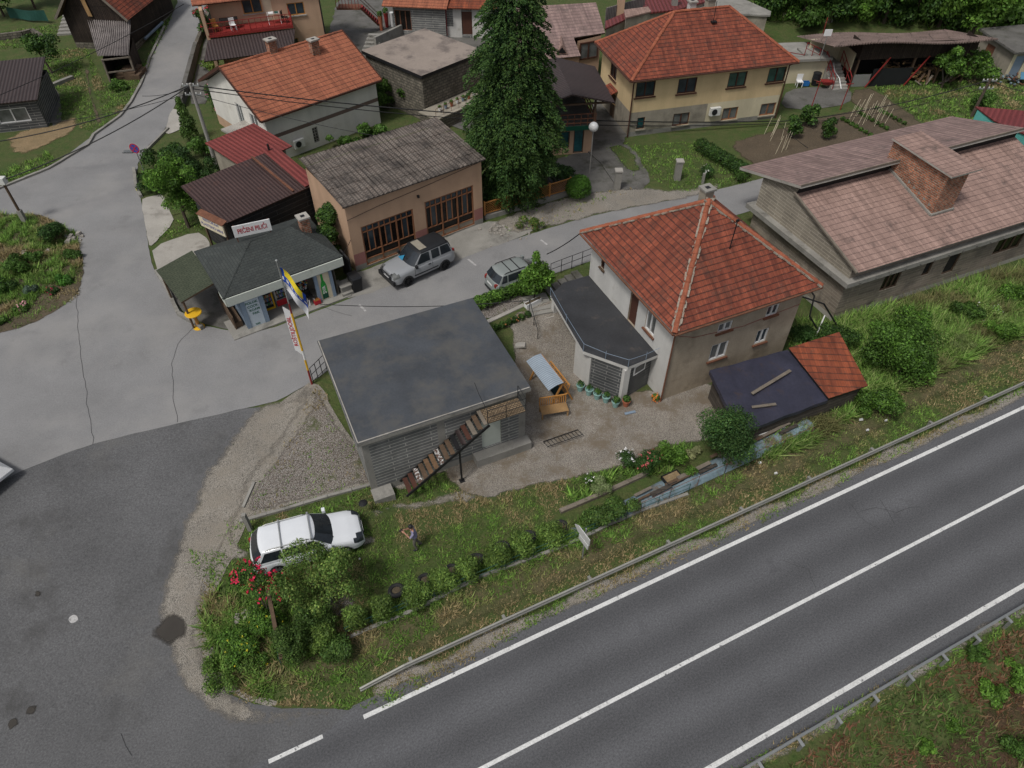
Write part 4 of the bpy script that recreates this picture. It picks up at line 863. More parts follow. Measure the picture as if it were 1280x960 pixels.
# bank plants lower right
for k, (x, y, r_, lb) in enumerate(((1265, 845, .75, 'bright green nettles high on the bank by the right picture edge'), (1238, 870, .6, 'bright green weed clump in the middle of the bank'), (1190, 912, .35, 'small light green weed on the rusty bank'), (1155, 935, .35, 'light green weed near the guard rail on the bank'), (1270, 935, .8, 'dark green bramble in the bottom right corner'), (1222, 820, .5, 'dark green weed clump near the lower guard rail'))):
    shrub('bank_plant', lb, 'weeds', at(x, y), rblobs(8, r_*.8, r_*.7, .08, .3, r_*.3, r_*.5), int(1500*r_), .13, LB if k != 4 and k != 5 else LG)
# ------------------------------------------------------------------ buildings
def hip(W, D, ze, zr, ra, rb, ov=0.0, t=.12, m=0, me=1):
    """hip roof: ra, rb = (x, y) of the two ridge ends; eave rectangle grown by ov"""
    mb = MB(); A, B, Cq, Dq = (-ov, -ov, ze), (W+ov, -ov, ze), (W+ov, D+ov, ze), (-ov, D+ov, ze); p, q = (*ra, zr), (*rb, zr)
    same = math.hypot(ra[0]-rb[0], ra[1]-rb[1]) < .05
    for pts in ([A, B, p] if same else [A, B, q, p], [B, Cq, q], [Cq, Dq, p] if same else [Cq, Dq, p, q], [Dq, A, p]): mb.slab(pts, t, m, me)
    return mb, (A, B, Cq, Dq, p, q)
def gutter(mb, a, b, r=.06, m=0): mb.tube([a, b], r, 6, m)
def chimney(parent, x, y, z0, z1, w_=.5, d_=.5, mat='brick', cap='pale_concrete', name='chimney'):
    mb = MB(); mb.box(x-w_/2, x+w_/2, y-d_/2, y+d_/2, z0, z1); o = mb.build(name, M[mat], parent)
    c = MB(); c.box(x-w_/2-.08, x+w_/2+.08, y-d_/2-.08, y+d_/2+.08, z1, z1+.1); c.box(x-.12, x+.12, y-.12, y+.12, z1+.1, z1+.104, 1)
    c.build('chimney_cap', [M[cap], M['black']], o); return o
def op(f, side, W, D, a, b):
    """opening from two picture points (lower left, upper right) on a wall"""
    if side == 'f': p, q = f.y(*a, 0.0), f.y(*b, 0.0); return (min(p.x, q.x), max(p.x, q.x), min(p.z, q.z), max(p.z, q.z))
    p, q = (f.x(*a, 0.0), f.x(*b, 0.0)) if side == 'l' else (f.x(*a, W), f.x(*b, W))
    return (min(p.y, q.y), max(p.y, q.y), min(p.z, q.z), max(p.z, q.z))
def textobj(s, size, mat, parent, loc, rot, name='lettering', ext=.004, align='CENTER', sx=1.0):
    cu = bpy.data.curves.new('t', 'FONT'); cu.body = s; cu.size = size; cu.extrude = ext; cu.align_x = align; cu.align_y = 'CENTER'; cu.offset = size*.012
    t = bpy.data.objects.new('t', cu); C.objects.link(t); dg = bpy.context.evaluated_depsgraph_get()
    me = bpy.data.meshes.new_from_object(t.evaluated_get(dg)); bpy.data.objects.remove(t); me.materials.clear(); me.materials.append(mat)
    o = bpy.data.objects.new(name, me); C.objects.link(o); o.parent = parent; o.location = loc; o.rotation_euler = rot; o.scale = (sx, 1, 1); return o
def wallobj(root, W, D, z0, z1, ops, bands, mats, rev=.14, sides='flbr', name='wall'):
    mb = MB(); walls(mb, W, D, z0, z1, ops, bands, 0, rev, sides); return mb.build(name, [M[k] for k in mats], root)
def inner(root, W, D, z0, z1, d=.2):
    mb = MB(); mb.box(d, W-d, d, D-d, z0, z1); return mb
def backdrop_room(root, side, o, W, D, dep=.14, mat='interior', name='doorway'):
    mb = MB(); s0, s1, z0, z1 = o; a = [smap(side, s, dep, z, W, D) for s, z in ((s0, z0), (s1, z0), (s1, z1), (s0, z1))]
    b = [smap(side, s, dep+.02, z, W, D) for s, z in ((s0, z0), (s1, z0), (s1, z1), (s0, z1))]; mb.hexa([a[0], a[1], b[1], b[0], a[3], a[2], b[2], b[3]]); return mb.build(name, M[mat], root)

# ---- flat roofed low building with the roof stair
def flat_house():
    f0, W0, D0 = rect((446, 556, 3.9), (664, 485, 3.9), (397, 426, 3.9), 0)
    i = .18; f = Fr(f0.W((i, i, 0)), f0.a); W, D = W0-2*i, D0-2*i
    r = thing('flat_roof_house', 'low grey block house with flat dark felt roof and outside stair', 'house', f.o, f.a)
    dr = (5.5, 6.5, .55, 2.5)
    wallobj(r, W, D, -.4, 3.69, {'f': [dr]}, {'f': [(0, 9, -1, .42, 1), (0, .3, .42, 4, 1), (W-.35, W, .42, 4, 1), (0, 9, 3.4, 4, 1), (3.4, 3.75, .42, 3.4, 1)], 'l': [(0, 9, -1, .5, 1), (0, .25, 0, 4, 1)]}, ['block', 'concrete'], .12)
    backdrop_room(r, 'f', dr, W, D, .08, 'fascia', 'door')
    mb = MB(); z = 3.9; e = -i
    mb.slab([(e, e, z), (W+i, e, z), (W+i, D+i, z), (e, D+i, z)], .2, 0, 1)
    for a, b in (((e+.06, e+.06, z+.02), (W+i-.06, e+.06, z+.02)), ((e+.06, e+.06, z+.02), (e+.06, D+i-.06, z+.02))): mb.bar(a, b, .05, .03, 2)
    mb.build('roof', [M['felt'], M['concrete'], M['pale_concrete']], r)
    for bx in ((5.0, W+.1, -.55, -.01, -.2, .5), (-.05, .9, -.7, -.01, -.3, .42)): mb = MB(); mb.box(*bx); mb.build('step', M['concrete'], r)
    # outside stair
    st = thing('outside_stair', 'steel stair of odd wood and stone treads climbing to the flat roof', 'stair', f.o, f.a)
    n = 15; x0, x1, z0, z1 = 1.55, 5.35, .55, 3.45; ms = ['brownpaint', 'brownpaint', 'splash', 'wood', 'tread_tan', 'tread_tan', 'splash', 'wood', 'wood', 'black', 'metal_dark', 'brownpaint', 'wood_grey', 'wood', 'wood_grey']
    for k in range(n):
        t = k/(n-1); x = x0+(x1-x0)*t; zz = z0+(z1-z0)*t; mb = MB(); mb.box(x-.10, x+.115, -1.02, -.12, zz, zz+.045, 0)
        o = mb.build('tread', M[ms[k]], st)
        if ms[k] != 'wood': o['label'] = {'splash': 'white splashed tread', 'brownpaint': 'dark brown tread', 'tread_tan': 'tan wooden tread', 'black': 'black tread', 'metal_dark': 'dark metal tread', 'wood_grey': 'grey weathered tread'}[ms[k]]
    mb = MB(); mb.bar((x0-.2, -.1, z0-.15), (x1+.15, -.1, z1-.08), .05, .14); mb.bar((x0-.2, -1.03, z0-.15), (x1+.15, -1.03, z1-.08), .05, .14); mb.build('stringer', M['black'], st)
    mb = MB(); mb.box(5.42, 7.25, -1.05, -.19, 3.5, 3.56); mb.build('landing', m_brick('woven_mat', (.26, .19, .12), (.16, .115, .07), (.07, .05, .03), .16, .09, .02, .5, .6), st)
    mb = MB()
    for a in ((5.42, -1.05), (6.3, -1.05), (7.25, -1.05), (7.25, -.2)): mb.tube([(*a, 3.5), (*a, 4.35)], .018, 5)
    for zz in (3.92, 4.35): mb.tube([(5.42, -1.05, zz), (7.25, -1.05, zz), (7.25, -.2, zz)], .016, 5)
    mb.tube([(5.42, -1.05, 4.35), (5.42, -.1, 4.5), (5.42, .4, 4.75)], .016, 5); mb.build('handrail', M['black'], st)
    mb = MB(); mb.tube([(4.05, -.95, 0), (4.05, -.95, 2.4)], .05, 6); mb.box(3.93, 4.17, -1.07, -.83, .0, .04); mb.bar((4.05, -.95, 2.35), (4.05, -.1, 2.35), .06); mb.build('post', M['black'], st)
    # roof leak patch
    return f, W, D, r
FH = flat_house()
# ---- brown house with pyramid roof and terrace
def brown_house():
    f0, W0, D0 = rect((843, 417, 5.2), (1028, 357, 5.2), (724, 290, 5.2), 0)
    i = .5; f = Fr(f0.W((i, i, 0)), f0.a); W, D = W0-2*i, D0-2*i
    r = thing('brown_house', 'two storey bare brown rendered house with red pyramid tile roof', 'house', f.o, f.a)
    of = [op(f, 'f', W, D, (896, 417), (917, 400)), op(f, 'f', W, D, (956, 397), (972, 380)), op(f, 'f', W, D, (885, 452), (912, 425)), op(f, 'f', W, D, (942, 431), (962, 409))]
    of = [(a, max(b, a+.75), c, d) for a, b, c, d in of]
    ol = [(3.2, 3.95, 2.42, 4.3), (1.55, 2.4, 3.1, 4.35), (6.7, 7.05, 3.8, 4.35)]
    wallobj(r, W, D, -.3, 5.15, {'f': of, 'l': ol}, {'l': [(0, 99, 2.0, 9, 1), (0, 99, -1, 2.0, 1)], 'f': [(0, .5, -1, 9, 0)], 'b': [(0, 99, 2, 9, 1)]}, ['plaster_brown', 'plaster_white'])
    for k, o in enumerate(of): window(r, 'f', o, W, D, M['alu'], M['glass_grey' if k % 2 == 0 else 'glass_blue'], 2, M['rust'] if k != 2 else M['plaster_white'], msill=M['rust'])
    window(r, 'l', ol[1], W, D, M['alu'], M['glass_grey'], 2, M['rust'], msill=M['rust']); window(r, 'l', ol[2], W, D, M['brownpaint'], M['glass'], 1, M['wood'])
    d = backdrop_room(r, 'l', ol[0], W, D, .1, 'brownpaint', 'door'); mb = MB(); mb.tube([(.08, 3.3, 3.3), (.08, 3.3, 3.42)], .02, 5); mb.build('handle', M['steel'], d)
    ax, ay, zr = W/2, D/2, 8.55
    mb, (A, B, Cq, Dq, p, q) = hip(W, D, 5.2, zr, (ax, ay), (ax, ay), i)
    ro = mb.build('roof', [M['rooftile'], M['wood']], r)
    mb = MB()
    for a in (A, B, Cq, Dq):
        a = Vector(a) + Vector((0, 0, .03)); caps(mb, a, Vector(p)+Vector((0, 0, .05)), .13, .36, 0)
        d_ = (Vector(p)-a)
        for k in range(230):                                  # crumbling mortar along the hips
            t = random.random(); c = a + d_*t; s = random.uniform(.03, .09); sd_ = random.choice((-1, 1))
            nn = d_.cross(Vector((0, 0, 1))).normalized(); c = c + nn*sd_*random.uniform(.07, .19) + Vector((0, 0, -.03)); mb.bar(c, c + d_.normalized()*s*3, s, s*.9, 1)
    mb.build('ridge_caps', [M['ridge'], M['mortar']], ro)
    chimney(r, ax+.3, ay+.6, 7.2, 8.78, .5, .5, 'plaster_grey', 'concrete')
    mb = MB(); b0 = f.y(862*1.0+47, 340, 2.2); b0 = Vector((ax+.1, 2.0, 6.7)); mb.tube([b0, b0+Vector((.05, 0, 1.9))], .03, 5); mb.tube([b0+Vector((-.25, 0, 1.8)), b0+Vector((.35, 0, 1.85))], .018, 4); mb.box(b0.x-.02, b0.x+.12, -.04+b0.y, .04+b0.y, b0.z+1.84, b0.z+1.95); mb.build('aerial_mast', M['black'], ro)
    mb = MB(); gutter(mb, (-i, -i-.04, 5.1), (W+i, -i-.04, 5.1)); gutter(mb, (-i-.04, -i, 5.1), (-i-.04, D+i, 5.1)); mb.tube([(-.42, -.5, 5.05), (-.06, -.07, 4.6), (-.06, -.07, 0)], .045, 6); mb.build('gutter', M['rust'], r)
    mb = MB(); mb.tube([(0.2, -.03, 4.4), (1.2, -.03, 3.95), (4.2, -.03, 3.6), (W+.02, -.03, 3.85)], .012, 4); mb.build('wall_cable', M['redpaint'], r)
    # terrace annex
    tp = [f.z(*p_, 2.45).to_2d() for p_ in ((688, 369), (729, 439), (785, 459), (829, 441))]
    tp = [tuple(p_) for p_ in tp] + [(-.02, tp[3][1]), (-.02, D*1.0), (tp[0][0]+1.2, D-.0)]
    tr = thing('terrace_annex', 'single storey annex with black bitumen terrace against the brown house', 'annex', f.o, f.a)
    mb = MB(); mb.slab([(x, y, 2.45) for x, y in tp], .2, 0, 1); mb.build('roof_slab', [M['terrace'], M['plaster_white']], tr)
    def wseg(a, b, z0, z1, th, mat, name='wall'):
        mb = MB(); a = Vector((*a, 0)); b = Vector((*b, 0)); mb.bar(a+Vector((0, 0, (z0+z1)/2)), b+Vector((0, 0, (z0+z1)/2)), th, z1-z0); return mb.build(name, M[mat], tr)
    P0, P1, P2, P3 = [Vector(q_) for q_ in tp[:4]]; ce = Vector((-1.0, 4.6)); ins = lambda p_: p_ + (ce-p_).normalized()*.18
    P0, P1, P2, P3 = ins(P0), ins(P1), ins(P2), ins(P3)
    s12 = (P2-P1).normalized(); wseg(P1+s12*.5, P2-s12*.0, -.3, 2.24, .2, 'block_dark'); wseg(P1-(P1-P0).normalized()*.9, P1+s12*.5, -.3, 2.24, .24, 'plaster_white')
    wseg(P2, Vector((-.05, P3.y+.3)), -.3, 2.24, .2, 'block_dark')
    mb = MB(); mb.box(P2.x-.17, P2.x+.17, P2.y-.17, P2.y+.17, -.3, 2.23); mb.box(P0.x+.0, P0.x+.28, P0.y-.14, P0.y+.14, -.3, 2.23); mb.build('corner_post', M['plaster_white'], tr)
    wn = MB(); c = (P2 + Vector((-.05, P3.y+.3)))/2; dd = (Vector((-.05, P3.y+.3))-P2).normalized(); n_ = Vector((dd.y, -dd.x)); base = c+n_*.11
    for s0, s1, z0, z1 in ((-.42, .42, 1.45, 1.52), (-.42, .42, 2.0, 2.07), (-.42, -.35, 1.52, 2.0), (.35, .42, 1.52, 2.0)):
        a, b = base+dd*s0, base+dd*s1; wn.bar((a.x, a.y, (z0+z1)/2), (b.x, b.y, (z0+z1)/2), .08, z1-z0)
    wo_ = wn.build('window', M['alu'], tr); g = MB(); a, b = base-dd*.35, base+dd*.35; g.bar((a.x, a.y, 1.76), (b.x, b.y, 1.76), .04, .48); g.build('pane', M['glass'], wo_)
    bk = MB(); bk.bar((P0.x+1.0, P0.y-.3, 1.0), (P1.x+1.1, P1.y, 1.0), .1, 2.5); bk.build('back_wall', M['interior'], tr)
    mb = MB(); pts = [tp[0], tp[1], tp[2], tp[3]]
    for k in range(3):
        a, b = Vector(pts[k]), Vector(pts[k+1])
        for t in (0, .5): q_ = a+(b-a)*t; mb.tube([(q_.x, q_.y, 2.45), (q_.x, q_.y, 3.0)], .015, 4)
        mb.tube([(a.x, a.y, 2.95), ((a.x+b.x)/2, (a.y+b.y)/2, 2.86), (b.x, b.y, 2.95)], .012, 4)
    mb.build('rope_rail', M['bluegrey'], tr)
    mb = MB()
    for k in range(5): mb.box(tp[0][0]+.5+.42*k, tp[0][0]+.92+.42*k, D+.05, D+1.0, 1.5+.14*(k), 1.62+.15*k)
    mb.build('entry_steps', M['dark_concrete'], tr)
    return f, W, D
BH = brown_house()
# ---- shed with tarp roof and tiles beside the brown house
def tarp_shed():
    pts = dict(a=(887, 463), b=(985, 437), c=(1035, 500), d=(925, 541), e=(1048, 417), g=(1084, 484)); z = 2.0; zl = 1.45
    hi = {k: P(*pts[k], z if k in 'abe' else zl) for k in pts}; o = hi['a'].copy(); o.z = 0
    r = thing('tarp_shed', 'low shed half covered in dark blue tarpaulin and half in red tiles', 'shed', o)
    L = lambda k, dz=0: hi[k]-o+Vector((0, 0, dz))
    mb = MB(); N = 14
    def gp(u, v): 
        q = (L('a')*(1-u)+L('b')*u)*(1-v) + (L('d')*(1-u)+L('c')*u)*v; q.z += .03*mnoise.noise(Vector((u*7, v*7, 1)))+.025*math.sin(u*16); return q
    g = [[gp(i/N, j/N) for j in range(N+1)] for i in range(N+1)]
    for i in range(N):
        for j in range(N): mb.poly([g[i][j], g[i][j+1], g[i+1][j+1], g[i+1][j]])
    for i in range(N):
        for (j, dr) in ((N, .22), (0, .1)): mb.poly([g[i][j], g[i+1][j], g[i+1][j]-Vector((0, 0, dr)), g[i][j]-Vector((0, 0, dr))])
        mb.poly([g[0][i], g[0][i+1], g[0][i+1]-Vector((0, 0, .25)), g[0][i]-Vector((0, 0, .25))])
    mb.build('tarpaulin', M['tarp_blue'], r, smooth=True, merge=True)
    mb = MB(); mb.slab([L('b', .12), L('e', .12), L('g', .12), L('c', .12)], .09, 0, 1); mb.build('tiled_roof', [M['rooftile_old'], M['black']], r)
    mb = MB(); c = (L('a')+L('g'))/2
    q = [L(k)+(c-L(k)).normalized()*.3 for k in 'aegd']
    for i in range(4):
        a, b = q[i], q[(i+1) % 4]; mb.poly([(a.x, a.y, -.5), (b.x, b.y, -.5), (b.x, b.y, b.z-.12), (a.x, a.y, a.z-.12)])
    mb.build('wall', M['plank_grey'], r)
    for a, b, w_, lb in (((940, 492), (988, 463), .16, 'long weathered plank lying diagonally on the blue tarpaulin'), ((940, 509), (970, 505), .14, 'short grey plank lying on the lower edge of the blue tarpaulin')):
        A_, B_ = P(*a, 1.86 if w_ == .16 else 1.66), P(*b, 1.95 if w_ == .16 else 1.68); t = MB(); m_ = (A_+B_)/2; t.bar(A_-m_, B_-m_, w_, .05); tag(t.build('plank', M['wood_grey'], None, m_), lb, 'plank')
tarp_shed()
# ---- big unfinished block building with pink roof
def block_building():
    f = Fr(P(1041, 396, .3)-Vector((0, 0, .3)), R(23.5)); D = 8.3; W = f.z(1279, 158, 6.16).x
    r = thing('block_building', 'big unplastered grey block building with pink tile roof and raised ridge', 'building', f.o, f.a)
    print('BLOCKW', W); wins = [(3.0, 4.3, 1.2, 2.35), (6.15, 6.75, 1.35, 2.3), (8.0, 8.95, .9, 2.3), (12.0, 14.3, 1.2, 2.4), (15.2, 16.4, 1.2, 2.4)]
    wallobj(r, W, D, -.4, 2.75, {'f': wins}, {'f': [(0, 99, -1, .32, 1)], 'l': [(0, 99, -1, .3, 1)]}, ['block_brown', 'pale_concrete'])
    for k, o in enumerate(wins): window(r, 'f', o, W, D, M['wood'], M['interior' if k in (1, 2) else 'glass_dark'], 3 if k in (0, 3, 4) else 1)
    mb = MB(); mb.box(-.42, W, -.4, D+.4, 2.75, 3.05); mb.build('floor_slab', M['concrete'], r)
    yr, zr = 5.5, 5.42
    mb = MB(); [mb.poly([(x_, 0, 3.05), (x_, D, 3.05), (x_, D, 4.9), (x_, 5.3, 5.85), (x_, yr, 5.3), (x_, 0, 3.72)], 0) for x_ in (0, W-.25)]; mb.poly([(0, 0, 3.05), (W, 0, 3.05), (W, 0, 3.7), (0, 0, 3.7)], 1); mb.poly([(0, D, 3.05), (W, D, 3.05), (W, D, 4.9), (0, D, 4.9)], 0); mb.poly([(0, 5.4, 5.3), (W, 5.4, 5.3), (W, 5.4, 5.9), (0, 5.4, 5.9)], 2)
    mb.build('upper_wall', [M['block_grey'], M['block_brown'], M['black']], r)
    mb = MB(); mb.slab([(-.12, -.42, 3.74), (W, -.42, 3.74), (W, yr, zr), (-.12, yr, zr)], .1, 0, 1); fr = mb.build('front_roof', [M['rooftile_pink'], M['concrete']], r)
    mb = MB(); mb.slab([(-.3, 5.0, 6.16), (W, 5.0, 6.16), (W, 10.2, 4.72), (-.3, 10.2, 4.72)], .16, 0, 1); mb.build('back_roof', [M['rooftile_grey'], M['pale_concrete']], r)
    mb = MB(); mb.bar((-.14, -.44, 3.78), (-.14, yr, zr+.04), .12, .1, 0); mb.build('verge_trim', M['wood_grey'], fr)
    mb = MB()
    mb.bar((-.32, 4.98, 6.2), (W, 4.98, 6.2), .05, .1, 0); mb.build('ridge_trim', M['wood_grey'], r)
    for k in range(int(W/1.1)): mb = MB(); mb.tube([(.5+k*1.1, -.45, 2.88), (.5+k*1.1, -.1, 2.88)], .05, 6); mb.build('joist_end', M['dark_concrete'], r)
    # brick dormer
    zf = lambda y: 3.74+(zr-3.74)*(y+.42)/(yr+.42)
    dc = [f.y(1174, 220, 0)]
    y0, y1, x0, x1 = 3.3, 5.9, 4.9, 6.4
    q = f.z(1160, 263, zf(3.2)); x1 = q.x+.05; y0 = q.y; x0 = f.z(1117, 211, zf(5.2)).x; 
    if x1 < x0+.9: x1 = x0+1.3
    x0 -= .35
    zt0 = max(zf(y0)+1.3, f.y(1172, 226, y0-.2).z); zt1 = max(6.3, zt0+.15)
    o = MB(); o.hexa([(x0, y0, zf(y0)-.2), (x1, y0, zf(y0)-.2), (x1, y1, 5.2), (x0, y1, 5.2), (x0, y0, zt0), (x1, y0, zt0), (x1, y1, zt1), (x0, y1, zt1)])
    do = o.build('dormer', M['brick'], r); o = MB(); o.slab([(x0-.25, y0-.35, zt0+.11), (x1+.4, y0-.35, zt0+.11), (x1+.4, y1, zt1+.14), (x0-.25, y1, zt1+.14)], .1, 0, 1); o.build('dormer_roof', [M['rooftile_pink'], M['pale_concrete']], do)
    o = MB(); 
    for k in range(5): yy = y0+.3+.45*k; o.box(x0-.012, x0+.02, yy, yy+.14, zf(yy)+.35, zf(yy)+.5)
    o.build('mortar_gap', M['concrete'], do)
    o = MB(); o.bar((x0-.04, y0-.05, zf(y0)+.06), (x0-.04, 5.4, zf(5.4)+.06), .14, .12); o.bar((x0-.06, y0-.05, zf(y0)+.06), (x1+.06, y0-.05, zf(y0)+.06), .14, .12); o.build('flashing', M['concrete'], do)
    mb = MB(); mb.tube([f.z(1001, 345, 1.2), f.z(1018, 370, 2.0), f.z(1012, 395, .9), f.z(1022, 412, .1)], .05, 6); mb.tube([f.z(1003, 371, 2.4), f.z(1030, 380, 1.8), f.z(1048, 410, .1)], .05, 6); 
    hs = mb.build('drain_hose', M['cable'], None, f.o, f.a); tag(hs, 'black plastic hoses looping down beside the block building corner', 'hose')
    mb = MB(); mb.tube([at(1019, 422)-at(1022, 418), at(1025, 409, .9)-at(1022, 418)], .04, 6); tag(mb.build('white_pipe', M['whitepaint'], None, at(1022, 418)), 'short white pipe standing behind the tiled shed roof', 'pipe')
block_building()
# ---- peach garage
def garage():
    f, W, D = rect((430, 257, 5.95), (603, 198, 5.95), (385, 205, 6.3), 1.5); D = 5.2; W -= .1
    r = thing('peach_garage', 'peach rendered garage with two wide glazed brown doors', 'garage', f.o, f.a)
    ops = [(.72, 4.15, .12, 2.78), (4.95, 8.4, .12, 2.92)]
    wallobj(r, W, D, -.3, 4.4, {'f': ops}, {'f': [(0, 99, -1, .35, 2), (0, .72, .35, 1.15, 1), (4.15, 4.95, .35, 1.15, 1), (8.4, 99, .35, 1.15, 1)]}, ['plaster_peach', 'pinkish', 'concrete'])
    for o in ops:
        a0, a1, b0, b1 = o; mb = MB(); fw = .08; d0, d1 = .03, .10
        for z0, z1 in ((b0, b0+fw), (b1-fw, b1), (b0+.32*(b1-b0), b0+.32*(b1-b0)+.05), (b0+.14*(b1-b0), b0+.14*(b1-b0)+.05), (b0+.83*(b1-b0), b0+.83*(b1-b0)+.06)): mb.box(a0, a1, d0, d1, z0, z1)
        for k in range(10):
            x = a0+(a1-a0-fw)*k/9
            if k % 3 == 0: mb.box(x, x+fw, d0-.01, d1, b0, b1)
            else: mb.box(x, x+.045, d0, d1, b0+.32*(b1-b0), b1)
        dr = mb.build('garage_door', M['doorframe'], r); mb = MB(); mb.box(a0+.02, a1-.02, .11, .13, b0, b1-.02)
        mb.build('glazing', M['glass_dark'], dr)
        mb = MB()
        for k in (1, 4, 7): mb.box(a0+(a1-a0)*k/9+.03, a0+(a1-a0)*(k+1)/9-.0, .095, .108, b0+.36*(b1-b0), b0+.81*(b1-b0))
        for k in range(9): mb.box(a0+(a1-a0)*k/9+.05, a0+(a1-a0)*(k+1)/9-.03, .095, .108, b0+.86*(b1-b0), b1-.1)
        mb.build('pane', M['glass_blue'], dr); mb = MB(); mb.box(a0+.05, a1-.05, .07, .095, b0+.05, b0+.14*(b1-b0)); mb.build('kick_panel', M['plaster_grey'], dr)
    mb = MB(); n = 64; xs = [-.2+(W+.4)*k/n for k in range(n+1)]; p0, p1 = Vector((0, -.22, 4.47)), Vector((0, D+.3, 4.92))
    for k in range(n):
        for j in range(6):
            q0, q1 = p0.lerp(p1, j/6), p0.lerp(p1, (j+1)/6); zz = lambda x: .035*math.sin(x*6.283/.28)
            mb.poly([(xs[k], q0.y, q0.z+zz(xs[k])+.02), (xs[k+1], q0.y, q0.z+zz(xs[k+1])+.02), (xs[k+1], q1.y, q1.z+zz(xs[k+1])), (xs[k], q1.y, q1.z+zz(xs[k]))])
    for k in range(n):
        for q in (p0, p1): mb.poly([(xs[k], q.y, q.z+.035*math.sin(xs[k]*22.4)+.02), (xs[k+1], q.y, q.z+.035*math.sin(xs[k+1]*22.4)+.02), (xs[k+1], q.y, q.z-.06), (xs[k], q.y, q.z-.06)])
    mb.build('roof', M['corr_grey'], r)
    mb = MB(); mb.tube([(0, -.03, 3.5), (2, -.05, 3.75), (5, -.03, 3.95), (W, -.03, 4.3)], .015, 4); mb.build('wall_cable', M['cable'], r)
    mb = MB(); mb.box(4.5, 4.62, -.12, 0, 3.4, 3.55); mb.build('wall_lamp', M['black'], r)
    return f
GF = garage()
# ---- kiosk
def kiosk():
    f, W, D = rect((280, 372, 4.0), (426, 320, 4.0), (243, 314, 4.0), 1.5); D = 4.9
    r = thing('kiosk', 'corner kiosk with dark shingle hip roof, pale fascia and open shop front', 'kiosk', f.o, f.a)
    x0, x1 = .62, W-.55; by = .0
    mb = MB(); B_ = (.5, W-.35, .12, D-.2)
    mb.poly([(x0, 1.3, -.1), (x1, 1.3, -.1), (x1, 1.3, 2.1), (x0, 1.3, 2.1)], 0)              # set-back shop wall
    for x in (x0, x1): mb.poly([(x, .0, -.1), (x, D-.3, -.1), (x, D-.3, 2.2), (x, 0, 2.2)], 1 if x == x0 else 0)
    mb.poly([(x0, D-.3, -.1), (x1, D-.3, -.1), (x1, D-.3, 2.2), (x0, D-.3, 2.2)], 0); mb.box(x0, x1, -.1, 1.3, 2.05, 2.1, 0)
    mb.build('wall', [M['plaster_grey'], M['bluegrey']], r)
    mb = MB(); mb.box(-.3, W+.0, -.45, 1.32, -.25, .06); mb.build('porch_floor', M['concrete'], r)
    mb, (A, B, Cq, Dq, p, q) = hip(W, D, 2.5, 3.45, (2.6, 2.7), (4.9, 2.9), .08, .1)
    ro = mb.build('roof', [M['shingle'], M['black']], r); mb = MB(); caps(mb, Vector(A), Vector(p), .07, .5); caps(mb, Vector(B), Vector(q), .07, .5); caps(mb, Vector(p), Vector(q), .07, .5); mb.build('ridge_caps', M['shingle'], ro)
    mb = MB(); mb.bar((.02, -.14, 2.22), (W+.02, -.14, 2.22), .06, .5); mb.bar((.1, -.03, 2.02), (W-.1, -.03, 2.02), .12, .26, 1); mb.bar((-.02, -.1, 2.22), (-.02, D*.2, 2.22), .06, .5); mb.build('fascia', [M['fascia'], M['bluegrey']], r)
    for a, b in ((.62, .85), (1.62, 1.85), (4.75, 4.92), (5.62, 5.8)): mb = MB(); mb.box(a, b, -.03, .18, -.05, 1.9); mb.build('pillar', M['bluegrey'], r)
    # left panel with green lettering
    mb = MB(); mb.box(.86, 1.61, .0, .05, .02, 1.88); pn = mb.build('menu_panel', M['paleblue'], r)
    for k, s in enumerate(('POLOK', 'COCK.', 'ROAM', 'PAK.')): textobj(s, .2, M['greentext'], pn, (1.2+.03*k, -.008, 1.62-.24*k), (R(90), 0, 0))
    textobj('KISS', .14, M['greentext'], pn, (1.2, -.008, .18), (R(90), 0, 0))
    for x in (1.05, 3.05, 5.15):
        mb = MB(); mb.box(x-.36, x+.36, -.12, -.085, 2.0, 2.17); s = mb.build('fascia_sign', M['green_sign'], r); textobj('PIVARA', .13, M['paleblue'], s, (x, -.126, 2.085), (R(90), 0, 0))
    # right panel with the bottle poster
    mb = MB(); mb.box(4.92, 5.62, .04, .08, .0, 1.88, 0); bp = mb.build('poster_panel', M['cream'], r)
    mb = MB(); xc = 5.2; prof = [(.17, .12), (.17, .95), (.14, 1.15), (.065, 1.35), (.06, 1.78)]
    mb.poly([(xc-w_, .03, z) for w_, z in prof] + [(xc+w_, .03, z) for w_, z in reversed(prof)]); bt = mb.build('bottle_print', m_plain('bottle_green', (.02, .30, .04), .4, .25, 3), bp)
    mb = MB(); mb.poly([(xc-.165, .026, .12), (xc+.165, .026, .12), (xc+.165, .026, .5), (xc-.165, .026, .42)]); mb.build('label_print', M['green_sign'], bp)
    textobj('SVA', .3, M['whitepaint'], bp, (xc, .02, .72), (R(90), R(-90), 0))
    # chimney and stain
    c = f.z(378, 285, 4.6); chimney(r, c.x+.1, c.y-.2, 2.7, 3.85, .5, .5, 'brick', 'pale_concrete')
    # side canopy
    pts = [f.z(195, 338, 3.55), f.z(240, 313, 3.9), f.z(270, 352, 3.9), f.z(226, 378, 3.55)]
    cn = thing('side_canopy', 'green shingled lean-to canopy on the left side of the kiosk', 'canopy', f.o, f.a)
    mb = MB(); mb.slab(pts, .1, 0, 1); mb.build('canopy_roof', [M['shingle_green'], M['wood']], cn)
    mb = MB()
    for k in (0, 3): q_ = pts[k]*.93+pts[(k+2) % 4]*.07; mb.tube([(q_.x, q_.y, -.1), (q_.x, q_.y, q_.z-.1)], .06, 6)
    mb.build('canopy_post', M['wood'], cn)
    mb = MB(); 
    mb.box(.1, .5, .4, 2.6, -.1, .42); mb.box(.05, .12, .3, 2.8, -.1, .9); mb.build('side_bench', M['wood'], cn)
